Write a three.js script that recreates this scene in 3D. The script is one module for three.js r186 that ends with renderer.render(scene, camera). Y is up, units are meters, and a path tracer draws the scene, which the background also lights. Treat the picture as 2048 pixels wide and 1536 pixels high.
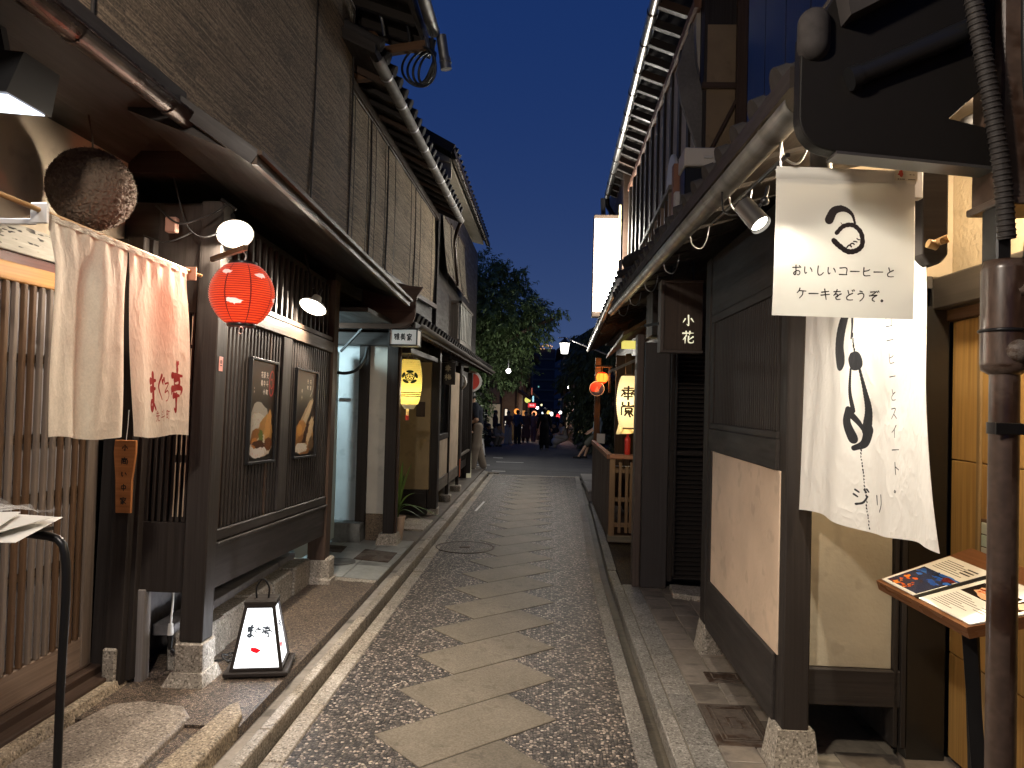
import * as THREE from 'three';
import { mergeGeometries } from 'three/addons/utils/BufferGeometryUtils.js';

// ---------------------------------------------------------------- camera, sky, exposure
const scene = new THREE.Scene();
const camera = new THREE.PerspectiveCamera(2 * Math.atan(768 / 1480) * 180 / Math.PI, 4 / 3, 0.05, 400);
camera.rotation.set(0.022, 0.048, 0.026, 'YXZ');
camera.position.set(0, 1.6, 0);
const renderer = new THREE.WebGLRenderer({ antialias: true });
renderer.toneMapping = THREE.LinearToneMapping;
renderer.toneMappingExposure = 1.0;
renderer.shadowMap.enabled = true;
{ // clear dusk sky: deep blue overhead, paler towards the horizon
  const W = 64, H = 128, d = new Float32Array(W * H * 4);
  for (let j = 0; j < H; j++) {
    const el = ((j + 0.5) / H - 0.5) * Math.PI, s = Math.max(0, Math.sin(el)), k = Math.exp(-s * 6);
    for (let i = 0; i < W; i++) {
      const o = (j * W + i) * 4;
      d[o] = 0.006 + 0.06 * k; d[o + 1] = 0.026 + 0.08 * k; d[o + 2] = 0.122 + 0.1 * k; d[o + 3] = 1;
    }
  }
  const t = new THREE.DataTexture(d, W, H, THREE.RGBAFormat, THREE.FloatType);
  t.mapping = THREE.EquirectangularReflectionMapping; t.magFilter = THREE.LinearFilter; t.needsUpdate = true;
  scene.background = t; scene.environment = t;
}
const sun = new THREE.DirectionalLight(new THREE.Color().setRGB(0.5, 0.7, 1), 0.03); // last skylight of dusk
sun.position.set(-8, 26, -14); sun.shadow.radius = 60; sun.castShadow = true; sun.name = 'dusk_sun';
Object.assign(sun.shadow.camera, { left: -40, right: 40, top: 40, bottom: -40, far: 120 });
scene.add(sun, sun.target);

// ---------------------------------------------------------------- helpers
let seed = 12345;
const rnd = () => { seed = (seed + 0x6d2b79f5) | 0; let t = Math.imul(seed ^ (seed >>> 15), 1 | seed); t = (t + Math.imul(t ^ (t >>> 7), 61 | t)) ^ t; return ((t ^ (t >>> 14)) >>> 0) / 4294967296; };
const rr = (a, b) => a + (b - a) * rnd();
const V = (x, y, z) => new THREE.Vector3(x, y, z);
const lerp = (a, b, t) => a + (b - a) * t, clamp = (x, a = 0, b = 1) => Math.min(b, Math.max(a, x));
const sstep = (a, b, x) => { const t = clamp((x - a) / (b - a)); return t * t * (3 - 2 * t); };
const used = {};
const numbered = (n) => { const k = used[n] = (used[n] ?? -1) + 1; return k ? n + '_' + String(k).padStart(3, '0') : n; };
const base = new WeakMap();
function thing(name, label, category, [x, y, z] = [0, 0, 0], opt = {}) {
  const o = new THREE.Group(); o.name = numbered(name); o.position.set(x, y, z);
  Object.assign(o.userData, { label, category }, opt.group ? { group: opt.group } : {}, opt.kind ? { kind: opt.kind } : {});
  if (opt.kind === 'structure') delete o.userData.category;
  base.set(o, V(x, y, z)); scene.add(o); return o;
}
const flat = (g) => { const k = g.index ? g.toNonIndexed() : g; for (const n of Object.keys(k.attributes)) if (!['position', 'normal', 'uv', 'color'].includes(n)) k.deleteAttribute(n); return k; };
const join = (gs) => Array.isArray(gs) ? (gs.length === 1 ? gs[0] : mergeGeometries(gs.map(flat))) : gs;
// geometry given in world coordinates; it is moved into the thing's own coordinates
function part(parent, name, gs, m, label, kind) {
  const b = base.get(parent), g = join(gs).clone();
  g.translate(-b.x, -b.y, -b.z);
  const o = new THREE.Mesh(g, m); o.name = name; o.castShadow = o.receiveShadow = true;
  if (label) o.userData.label = label;
  if (kind) o.userData.kind = kind;
  base.set(o, b); parent.add(o); return o;
}
// a piece that shares its geometry with its like; position in world coordinates
function piece(parent, name, g, m, [x, y, z], rot) {
  const b = base.get(parent), o = new THREE.Mesh(g, m);
  o.name = name; o.position.set(x - b.x, y - b.y, z - b.z); if (rot) o.rotation.set(...rot);
  o.castShadow = o.receiveShadow = true; base.set(o, b); parent.add(o); return o;
}
function solo(name, gs, m, label, category, opt = {}) { // a thing that is one mesh
  const g = join(gs).clone(); g.computeBoundingBox();
  const c = g.boundingBox.getCenter(V(0, 0, 0)); c.y = g.boundingBox.min.y; g.translate(-c.x, -c.y, -c.z);
  const o = new THREE.Mesh(g, m); o.name = numbered(name); o.position.copy(c); o.castShadow = o.receiveShadow = true;
  Object.assign(o.userData, { label, category }, opt.group ? { group: opt.group } : {}, opt.kind ? { kind: opt.kind } : {});
  if (opt.kind === 'structure') { delete o.userData.category; }
  base.set(o, c); scene.add(o); return o;
}
function polys(faces) { // faces: arrays of Vector3 (fans), uv in metres, grain along u = given axis
  const P = [], N = [], U = [];
  for (const { p, n, uv } of faces) for (let i = 1; i + 1 < p.length; i++) for (const k of [0, i, i + 1]) { P.push(p[k].x, p[k].y, p[k].z); N.push(n.x, n.y, n.z); U.push(...uv(p[k])); }
  const g = new THREE.BufferGeometry();
  g.setAttribute('position', new THREE.Float32BufferAttribute(P, 3)); g.setAttribute('normal', new THREE.Float32BufferAttribute(N, 3)); g.setAttribute('uv', new THREE.Float32BufferAttribute(U, 2));
  return g;
}
// box with chamfered edges, from min to max corner, uv in metres with u along the longest side
function box(x0, x1, y0, y1, z0, z1, c = 0.004) {
  const lo = [Math.min(x0, x1), Math.min(y0, y1), Math.min(z0, z1)], hi = [Math.max(x0, x1), Math.max(y0, y1), Math.max(z0, z1)], sz = hi.map((h, i) => h - lo[i]);
  c = Math.min(c, Math.min(...sz) * 0.3);
  const long = sz.indexOf(Math.max(...sz)), o = [rnd() * 7, rnd() * 7];
  const pt = (s, ax) => V(...[0, 1, 2].map((i) => { const v = s[i] > 0 ? hi[i] : lo[i]; return i === ax ? v : v - s[i] * c; }));
  const uvOf = (ax) => { const r = [0, 1, 2].filter((i) => i !== ax), u = r.includes(long) ? long : r[0], v = r.find((i) => i !== u); return (p) => { const q = [p.x, p.y, p.z]; return [q[u] + o[0], q[v] + o[1]]; }; };
  const F = [], add = (p, ax) => {
    const n = V(0, 0, 0).crossVectors(p[1].clone().sub(p[0]), p[2].clone().sub(p[0])).normalize(), m = p.reduce((a, q) => a.add(q), V(0, 0, 0)).divideScalar(p.length).sub(V(...lo.map((l, i) => (l + hi[i]) / 2)));
    const key = Math.abs(m.x) + Math.abs(m.y) + Math.abs(m.z); if (key >= 0 && n.dot(m) < 0) { p.reverse(); n.negate(); }
    F.push({ p, n, uv: uvOf(ax) });
  };
  for (let ax = 0; ax < 3; ax++) for (const s of [-1, 1]) {
    const [a, b] = [0, 1, 2].filter((i) => i !== ax), q = (sa, sb) => { const v = []; v[ax] = s; v[a] = sa; v[b] = sb; return pt(v, ax); };
    add([q(-1, -1), q(1, -1), q(1, 1), q(-1, 1)], ax);
  }
  if (c > 1e-5) {
    for (let ax = 0; ax < 3; ax++) { const [a, b] = [0, 1, 2].filter((i) => i !== ax); for (const sa of [-1, 1]) for (const sb of [-1, 1]) { const v = (s) => { const w = []; w[ax] = s; w[a] = sa; w[b] = sb; return w; }; add([pt(v(-1), a), pt(v(1), a), pt(v(1), b), pt(v(-1), b)], a); } }
    for (const x of [-1, 1]) for (const y of [-1, 1]) for (const z of [-1, 1]) add([pt([x, y, z], 0), pt([x, y, z], 1), pt([x, y, z], 2)], 0);
  }
  return polys(F);
}
// solid from 8 corners: four of one face in order, then the four opposite
function hexa(c) {
  const p = c.map((q) => V(...q)), mid = p.reduce((a, q) => a.add(q), V(0, 0, 0)).divideScalar(8), F = [], o = [rnd() * 7, rnd() * 7];
  for (const q of [[0, 1, 2, 3], [4, 5, 6, 7], [0, 1, 5, 4], [1, 2, 6, 5], [2, 3, 7, 6], [3, 0, 4, 7]]) {
    let f = q.map((i) => p[i].clone()), n = V(0, 0, 0).crossVectors(f[2].clone().sub(f[0]), f[3].clone().sub(f[1])).normalize();
    if (n.dot(f[0].clone().add(f[2]).multiplyScalar(0.5).sub(mid)) < 0) { f.reverse(); n.negate(); }
    const e1 = f[1].clone().sub(f[0]), e2 = f[3].clone().sub(f[0]), u = (e1.length() > e2.length() ? e1 : e2).clone().normalize(), v = V(0, 0, 0).crossVectors(n, u);
    F.push({ p: f, n, uv: (s) => [s.dot(u) + o[0], s.dot(v) + o[1]] });
  }
  return polys(F);
}
// beam between two points with a rectangular section (w across, h up)
function beam(a, b, w, h, up = V(0, 1, 0)) {
  const A = V(...a), B = V(...b), d = B.clone().sub(A).normalize(), s = V(0, 0, 0).crossVectors(d, up).normalize().multiplyScalar(w / 2), t = V(0, 0, 0).crossVectors(s, d).normalize().multiplyScalar(h / 2);
  const f = (P) => [P.clone().sub(s).sub(t), P.clone().add(s).sub(t), P.clone().add(s).add(t), P.clone().sub(s).add(t)].map((q) => q.toArray());
  return hexa([...f(A), ...f(B)]);
}
function rod(a, b, r0, r1 = r0, seg = 12, open = false) {
  const A = V(...a), B = V(...b), L = A.distanceTo(B), g = new THREE.CylinderGeometry(r1, r0, L, seg, 1, open), uv = g.attributes.uv;
  for (let i = 0; i < uv.count; i++) uv.setXY(i, uv.getY(i) * L, uv.getX(i) * r0 * 6.28);
  g.applyQuaternion(new THREE.Quaternion().setFromUnitVectors(V(0, 1, 0), B.clone().sub(A).normalize())); g.translate((A.x + B.x) / 2, (A.y + B.y) / 2, (A.z + B.z) / 2);
  return g;
}
const wire = (pts, r, seg = 40, closed = false, rs = 6) => new THREE.TubeGeometry(new THREE.CatmullRomCurve3(pts.map((p) => V(...p)), closed), seg, r, rs, closed);
const lathe = (prof, seg = 32) => new THREE.LatheGeometry(prof.map(([r, y]) => new THREE.Vector2(r, y)), seg);
// half-round channel along z, open upward
function halfpipe(x, y0, y1, r, z0, z1, th = 0.003, seg = 14) {
  const F = [];
  for (const [R, s] of [[r, 1], [r - th, -1]]) for (let i = 0; i < seg; i++) {
    const a0 = Math.PI * (1 + i / seg), a1 = Math.PI * (1 + (i + 1) / seg), q = (a, z, y) => V(x + R * Math.cos(a), y + R * Math.sin(a), z);
    const p = [q(a0, z0, y0), q(a1, z0, y0), q(a1, z1, y1), q(a0, z1, y1)], am = (a0 + a1) / 2, n = V(Math.cos(am) * s, Math.sin(am) * s, 0);
    F.push({ p, n, uv: (v) => [v.z, v.x + v.y] });
  }
  const g = polys(F); g.computeVertexNormals(); return g;
}
const at = (g, x, y, z, rx = 0, ry = 0, rz = 0) => g.clone().applyMatrix4(new THREE.Matrix4().compose(V(x, y, z), new THREE.Quaternion().setFromEuler(new THREE.Euler(rx, ry, rz, 'YXZ')), V(1, 1, 1)));
// flat panel: four corners tl, tr, br, bl; uv 0..1
function panel(tl, tr, br, bl, nx = 1, ny = 1, bend) {
  const P = [], U = [], I = [];
  for (let j = 0; j <= ny; j++) for (let i = 0; i <= nx; i++) {
    const u = i / nx, v = j / ny, q = V(...tl).lerp(V(...tr), u).lerp(V(...bl).lerp(V(...br), u), v);
    if (bend) bend(q, u, v);
    P.push(q.x, q.y, q.z); U.push(u, 1 - v);
  }
  for (let j = 0; j < ny; j++) for (let i = 0; i < nx; i++) { const a = j * (nx + 1) + i, b = a + nx + 1; I.push(a, b, a + 1, b, b + 1, a + 1); }
  const g = new THREE.BufferGeometry();
  g.setAttribute('position', new THREE.Float32BufferAttribute(P, 3)); g.setAttribute('uv', new THREE.Float32BufferAttribute(U, 2)); g.setIndex(I); g.computeVertexNormals();
  return g;
}
// cloth: a panel given a real thickness
function cloth(tl, tr, br, bl, nx, ny, bend, th = 0.0016) {
  const f = panel(tl, tr, br, bl, nx, ny, bend), k = f.clone(), p = k.attributes.position, n = f.attributes.normal, ix = [...k.index.array];
  for (let i = 0; i < p.count; i++) p.setXYZ(i, p.getX(i) - n.getX(i) * th, p.getY(i) - n.getY(i) * th, p.getZ(i) - n.getZ(i) * th);
  for (let i = 0; i < ix.length; i += 3) [ix[i + 1], ix[i + 2]] = [ix[i + 2], ix[i + 1]];
  k.setIndex(ix); k.computeVertexNormals();
  return mergeGeometries([flat(f), flat(k)]);
}

// ---------------------------------------------------------------- textures
const hash = (x, y, s = 0) => { let h = Math.imul(x, 374761393) + Math.imul(y, 668265263) + Math.imul(s, 1442695041); h = Math.imul(h ^ (h >>> 13), 1274126177); return ((h ^ (h >>> 16)) >>> 0) / 4294967296; };
function vnoise(x, y, px, py, s) {
  const x0 = Math.floor(x), y0 = Math.floor(y), fx = x - x0, fy = y - y0, u = fx * fx * (3 - 2 * fx), v = fy * fy * (3 - 2 * fy), m = (a, p) => ((a % p) + p) % p;
  const h = (i, j) => hash(m(x0 + i, px), m(y0 + j, py), s);
  return lerp(lerp(h(0, 0), h(1, 0), u), lerp(h(0, 1), h(1, 1), u), v);
}
const fbm = (u, v, px, py, oct, s) => { let a = 0, w = 0.5, t = 0; for (let i = 0; i < oct; i++) { a += w * vnoise(u * px, v * py, px, py, s + i); t += w; px *= 2; py *= 2; w *= 0.55; } return a / t; };
function tex(w, h, fn, size, srgb = true) { // fn(u, v) -> value 0..1 or [r, g, b]; size = metres covered [su, sv]
  const d = new Uint8Array(w * h * 4);
  for (let j = 0; j < h; j++) for (let i = 0; i < w; i++) { const c = fn((i + 0.5) / w, (j + 0.5) / h), o = (j * w + i) * 4, q = Array.isArray(c) ? c : [c, c, c]; for (let k = 0; k < 3; k++) d[o + k] = clamp(q[k]) * 255; d[o + 3] = 255; }
  const t = new THREE.DataTexture(d, w, h); t.wrapS = t.wrapT = THREE.RepeatWrapping; t.magFilter = THREE.LinearFilter; if (srgb) t.colorSpace = THREE.SRGBColorSpace; t.repeat.set(1 / size[0], 1 / size[1]); t.needsUpdate = true;
  return t;
}
const grain = (u, v) => { const w = v + 0.02 * (fbm(u, v, 2, 3, 2, 5) - 0.5); return clamp(0.25 + 0.55 * fbm(u, w, 3, 60, 3, 11) + 0.35 * fbm(u, w, 6, 170, 2, 17) - 0.25 * (fbm(u, v, 5, 7, 3, 23) - 0.3)); };
const T = {};
T.wood = tex(1024, 512, (u, v) => { const g = grain(u, v); return [0.62 + 0.38 * g, 0.6 + 0.4 * g, 0.58 + 0.42 * g]; }, [2, 1]);
T.woodBump = tex(512, 512, (u, v) => grain(u, v), [2, 1], false);
T.woodRough = tex(256, 256, (u, v) => [0, 0.35 + 0.4 * fbm(u, v, 5, 20, 4, 31), 0], [1.5, 1], false);
T.plaster = tex(512, 512, (u, v) => 0.86 + 0.14 * fbm(u, v, 6, 6, 5, 41) - 0.06 * sstep(0.62, 0.8, fbm(u, v, 14, 14, 3, 47)), [1.3, 1.3]);
T.plasterBump = tex(512, 512, (u, v) => 0.5 * fbm(u, v, 60, 60, 3, 51) + 0.5 * fbm(u, v, 9, 9, 3, 53), [0.9, 0.9], false);
function worley(w, n, s, fn) { // n stones across a tile
  return (u, v) => {
    const x = u * n, y = v * n, x0 = Math.floor(x), y0 = Math.floor(y); let d1 = 9, d2 = 9, id = 0;
    for (let j = -1; j <= 1; j++) for (let i = -1; i <= 1; i++) {
      const a = (x0 + i + n) % n, b = (y0 + j + n) % n, k = hash(a, b, s), an = hash(a, b, s + 3) * 3.14, sx = 0.75 + 0.5 * hash(a, b, s + 4);
      const dx = x0 + i + 0.15 + 0.7 * hash(a, b, s + 1) - x, dy = y0 + j + 0.15 + 0.7 * hash(a, b, s + 2) - y, c = Math.cos(an), sn = Math.sin(an);
      const d = Math.hypot((dx * c + dy * sn) * sx, (-dx * sn + dy * c) / sx);
      if (d < d1) { d2 = d1; d1 = d; id = k; } else if (d < d2) d2 = d;
    }
    return fn(d1, d2 - d1, id, u, v);
  };
}
const stoneCol = (pale, dark, share) => (d, e, id, u, v) => {
  const m = sstep(0.04, 0.22, e), t = id > 1 - share ? pale.map((c) => c * (0.72 + 0.5 * hash(Math.floor(id * 9999), 7, 3))) : dark.map((c) => c * (0.6 + 0.9 * hash(Math.floor(id * 9999), 5, 3)));
  const l = 0.9 + 0.2 * fbm(u, v, 5, 5, 3, 61);
  return t.map((c) => (0.2 + (c - 0.2) * m) * l);
};
const stoneBump = (d, e) => sstep(0, 0.3, e) * (1 - 0.5 * d * d);
T.aggr = tex(1024, 1024, worley(1, 60, 71, stoneCol([0.84, 0.8, 0.76], [0.39, 0.37, 0.36], 0.27)), [0.95, 0.95]);
T.aggrBump = tex(1024, 1024, worley(1, 60, 71, stoneBump), [0.95, 0.95], false);
T.pebble = tex(1024, 1024, worley(1, 90, 81, stoneCol([0.66, 0.6, 0.53], [0.47, 0.42, 0.38], 0.4)), [0.9, 0.9]);
T.pebbleBump = tex(1024, 1024, worley(1, 90, 81, stoneBump), [0.9, 0.9], false);
T.paver = tex(512, 512, (u, v) => { const n = hash(Math.floor(u * 512), Math.floor(v * 512), 5), g = 0.5 * fbm(u, v, 110, 110, 2, 91) + 0.28 * n + 0.3 * (fbm(u, v, 4, 4, 4, 95) - 0.2) - 0.15 * sstep(0.66, 0.74, fbm(u, v, 11, 11, 3, 98)); return [0.5 + 0.4 * g, 0.46 + 0.4 * g, 0.39 + 0.4 * g]; }, [0.8, 0.8]);
T.paverBump = tex(512, 512, (u, v) => 0.6 * fbm(u, v, 120, 120, 2, 91) + 0.4 * hash(Math.floor(u * 512), Math.floor(v * 512), 6), [0.8, 0.8], false);
T.granite = tex(512, 512, (u, v) => { const n = fbm(u, v, 90, 90, 2, 101), k = fbm(u, v, 5, 5, 4, 103); const s = sstep(0.66, 0.75, n) * 0.2 - sstep(0.36, 0.28, n) * 0.22; return [0.6 + s + 0.2 * k, 0.58 + s + 0.2 * k, 0.55 + s + 0.2 * k]; }, [0.7, 0.7]);
T.graniteBump = tex(512, 512, (u, v) => 0.5 * fbm(u, v, 70, 70, 3, 101) + 0.5 * fbm(u, v, 8, 8, 3, 109), [0.7, 0.7], false);
T.concrete = tex(512, 512, (u, v) => 0.55 + 0.3 * fbm(u, v, 5, 5, 5, 111) + 0.12 * fbm(u, v, 80, 80, 2, 113) - 0.15 * sstep(0.62, 0.7, fbm(u, v, 9, 3, 4, 119)), [1.5, 1.5]);
T.asphalt = tex(512, 512, (u, v) => 0.42 + 0.3 * fbm(u, v, 120, 120, 2, 121) + 0.2 * fbm(u, v, 4, 4, 4, 123), [1.4, 1.4]);
const reed = (u, v) => { const r = v * 110 + 0.35 * Math.sin(u * 6.283 * 3) + 0.5 * (fbm(u, v, 6, 5, 2, 7) - 0.5), k = Math.floor(r), f = r - k; return [clamp(1 - Math.pow(Math.abs(f - 0.5) * 2, 3)), hash((k + 110) % 110, Math.floor(u * 3), 9), k]; };
T.reed = tex(512, 1024, (u, v) => { const [h, t, k] = reed(u, v), m = 0.42 + 0.34 * h + 0.34 * (t - 0.5) + 0.42 * (fbm(u, v, 60, 110, 2, 131) - 0.5) + 0.12 * (fbm(u, v, 3, 3, 3, 133) - 0.5); return [m, m * 0.96, m * 0.9]; }, [0.6, 0.6]);
T.reedBump = tex(512, 1024, (u, v) => 0.7 * reed(u, v)[0] + 0.3 * fbm(u, v, 70, 110, 2, 131), [0.6, 0.6], false);
T.weave = tex(512, 512, (u, v) => { const a = Math.sin(u * 6.283 * 128), b = Math.sin(v * 6.283 * 128); return 0.84 + 0.05 * a * b + 0.1 * fbm(u, v, 40, 40, 3, 141) + 0.05 * fbm(u, v, 4, 4, 3, 143); }, [0.25, 0.25]);
T.crease = tex(512, 512, (u, v) => { const w = u + 0.05 * (fbm(u, v, 4, 3, 3, 151) - 0.5), r = (n) => 1 - Math.abs(n - 0.5) * 2; return 0.5 * Math.pow(r(fbm(w, v, 9, 5, 4, 153)), 2) + 0.5 * fbm(u, v, 5, 4, 4, 157); }, [0.55, 0.55], false);
T.metalRough = tex(256, 256, (u, v) => [0, 0.3 + 0.45 * fbm(u, v, 6, 9, 5, 161), 0], [0.6, 0.6], false);
T.metal = tex(256, 256, (u, v) => 0.65 + 0.35 * fbm(u, v, 8, 5, 5, 165), [0.7, 0.7]);
T.rust = tex(256, 256, (u, v) => { const k = sstep(0.5, 0.72, fbm(u, v, 7, 5, 5, 171)), g = 0.75 + 0.25 * fbm(u, v, 30, 30, 2, 175); return [lerp(1, 0.72, k) * g, lerp(1, 0.62, k) * g, lerp(1, 0.55, k) * g]; }, [0.5, 0.5]);

const C = (r, g, b) => new THREE.Color().setRGB(r, g, b);
const mat = (color, o = {}) => new THREE.MeshStandardMaterial({ color, roughness: 0.7, ...o });
const phys = (color, o = {}) => new THREE.MeshPhysicalMaterial({ color, roughness: 0.7, ...o });
const woodM = (r, g, b, o = {}) => phys(C(r, g, b), { specularIntensity: 0.35, map: T.wood, bumpMap: T.woodBump, bumpScale: 0.0012, roughnessMap: T.woodRough, roughness: 1, ...o });
const M = {
  dark: woodM(0.04, 0.033, 0.0295), dark2: woodM(0.047, 0.04, 0.0365), darkB: woodM(0.045, 0.038, 0.034), brown: woodM(0.085, 0.055, 0.04), mid: woodM(0.14, 0.08, 0.045),
  oldBrown: woodM(0.11, 0.08, 0.06), grey: woodM(0.2, 0.18, 0.155), doorSlat: woodM(0.22, 0.17, 0.135), doorPanel: woodM(0.3, 0.215, 0.16), orange: woodM(0.62, 0.3, 0.09), plaque: woodM(0.56, 0.22, 0.075),
  honey: woodM(0.42, 0.28, 0.13), bamboo: woodM(0.55, 0.33, 0.14, { roughness: 0.7 }), paleRod: woodM(0.5, 0.4, 0.3),
  cream: mat(C(0.52, 0.42, 0.31), { map: T.plaster, bumpMap: T.plasterBump, bumpScale: 0.0018, roughness: 0.95 }),
  tan: mat(C(0.68, 0.51, 0.37), { map: T.plaster, bumpMap: T.plasterBump, bumpScale: 0.003, roughness: 0.95 }),
  sand: mat(C(0.5, 0.43, 0.31), { map: T.plaster, bumpMap: T.plasterBump, bumpScale: 0.003, roughness: 0.95 }),
  ochre: mat(C(0.38, 0.28, 0.16), { map: T.plaster, bumpMap: T.plasterBump, bumpScale: 0.002, roughness: 0.95 }),
  white: mat(C(0.68, 0.64, 0.56), { map: T.plaster, bumpMap: T.plasterBump, bumpScale: 0.0015, roughness: 0.95 }),
  aggr: mat(C(0.72, 0.66, 0.6), { map: T.aggr, bumpMap: T.aggrBump, bumpScale: 0.009, roughness: 0.5 }),
  pebble: mat(C(0.72, 0.66, 0.6), { map: T.pebble, bumpMap: T.pebbleBump, bumpScale: 0.005, roughness: 0.45 }),
  granite: mat(C(0.72, 0.68, 0.62), { map: T.granite, bumpMap: T.graniteBump, bumpScale: 0.0025, roughness: 0.7 }),
  graniteRough: mat(C(0.7, 0.6, 0.46), { map: T.granite, bumpMap: T.graniteBump, bumpScale: 0.012, roughness: 0.75 }),
  concrete: mat(C(0.55, 0.5, 0.44), { map: T.concrete, bumpMap: T.graniteBump, bumpScale: 0.002, roughness: 0.8 }),
  channel: mat(C(0.2, 0.165, 0.115), { map: T.concrete, bumpMap: T.graniteBump, bumpScale: 0.004, roughness: 0.6 }),
  asphalt: mat(C(0.15, 0.147, 0.147), { map: T.asphalt, bumpMap: T.paverBump, bumpScale: 0.003, roughness: 0.75 }),
  stoneTile: [0, 1, 2, 3].map((i) => mat(C(0.36 + 0.035 * i, 0.305 + 0.03 * i, 0.25 + 0.026 * i), { map: T.concrete, bumpMap: T.graniteBump, bumpScale: 0.0015, roughness: 0.5 })),
  paver: [0, 1, 2].map((i) => mat(C(0.36 + 0.045 * i, 0.345 + 0.043 * i, 0.325 + 0.04 * i), { map: T.paver, bumpMap: T.paverBump, bumpScale: 0.002, roughness: 0.65 })),
  paleTile: mat(C(0.6, 0.62, 0.6), { map: T.concrete, bumpMap: T.paverBump, bumpScale: 0.0006, roughness: 0.4 }),
  reed: mat(C(0.5, 0.4, 0.3), { map: T.reed, bumpMap: T.reedBump, bumpScale: 0.004, roughness: 0.85 }),
  reedPale: mat(C(0.66, 0.55, 0.41), { map: T.reed, bumpMap: T.reedBump, bumpScale: 0.004, roughness: 0.85 }),
  copper: mat(C(0.11, 0.075, 0.062), { metalness: 0.85, roughness: 0.55, roughnessMap: T.metalRough, map: T.metal }),
  zinc: mat(C(0.42, 0.41, 0.39), { metalness: 0.9, roughness: 0.85, roughnessMap: T.metalRough, map: T.metal }),
  steel: mat(C(0.55, 0.55, 0.57), { metalness: 1, roughness: 0.4 }),
  blackMetal: mat(C(0.012, 0.012, 0.013), { roughness: 0.35, metalness: 0.3 }),
  fasciaMetal: phys(C(0.009, 0.0078, 0.007), { specularIntensity: 0.3, roughness: 0.5, bumpMap: T.plasterBump, bumpScale: 0.001 }),
  kawara: phys(C(0.05, 0.044, 0.042), { roughness: 0.8, specularIntensity: 0.4, map: T.metal }),
  cable: mat(C(0.012, 0.012, 0.012), { roughness: 0.45 }), whiteCable: mat(C(0.7, 0.66, 0.6), { roughness: 0.5 }),
  iron: mat(C(0.16, 0.125, 0.1), { metalness: 0.5, roughness: 0.75, map: T.rust, bumpMap: T.graniteBump, bumpScale: 0.002 }),
  brownPaint: phys(C(0.1, 0.066, 0.05), { roughness: 0.32, map: T.rust, clearcoat: 0.3, clearcoatRoughness: 0.25 }),
  whitePaint: mat(C(0.7, 0.69, 0.66), { roughness: 0.45 }), greyPlastic: mat(C(0.42, 0.4, 0.38), { roughness: 0.5 }),
  noren: mat(C(0.74, 0.66, 0.53), { map: T.weave, bumpMap: T.crease, bumpScale: 0.005, roughness: 0.95 }),
  red: mat(C(0.55, 0.04, 0.025), { roughness: 0.6 }),
};
const glow = (r, g, b, k, o = {}) => mat(C(Math.min(r, 0.8), Math.min(g, 0.8), Math.min(b, 0.8)), { emissive: C(r, g, b), emissiveIntensity: k, roughness: 0.6, ...o });
function lamp(parent, [x, y, z], r, g, b, cd, radius = 1) { const l = new THREE.PointLight(C(r, g, b), cd); const p = base.get(parent); l.position.set(x - p.x, y - p.y, z - p.z); l.shadow.radius = radius; l.castShadow = true; l.name = 'lamp'; parent.add(l); return l; }
function spot(parent, [x, y, z], [tx, ty, tz], r, g, b, cd, angle, pen = 0.6, radius = 1) {
  const l = new THREE.SpotLight(C(r, g, b), cd, 0, angle, pen), p = base.get(parent); l.position.set(x - p.x, y - p.y, z - p.z); l.target.position.set(tx - p.x, ty - p.y, tz - p.z); l.shadow.radius = radius; l.castShadow = true; l.name = 'spot'; parent.add(l, l.target); return l;
}

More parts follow.
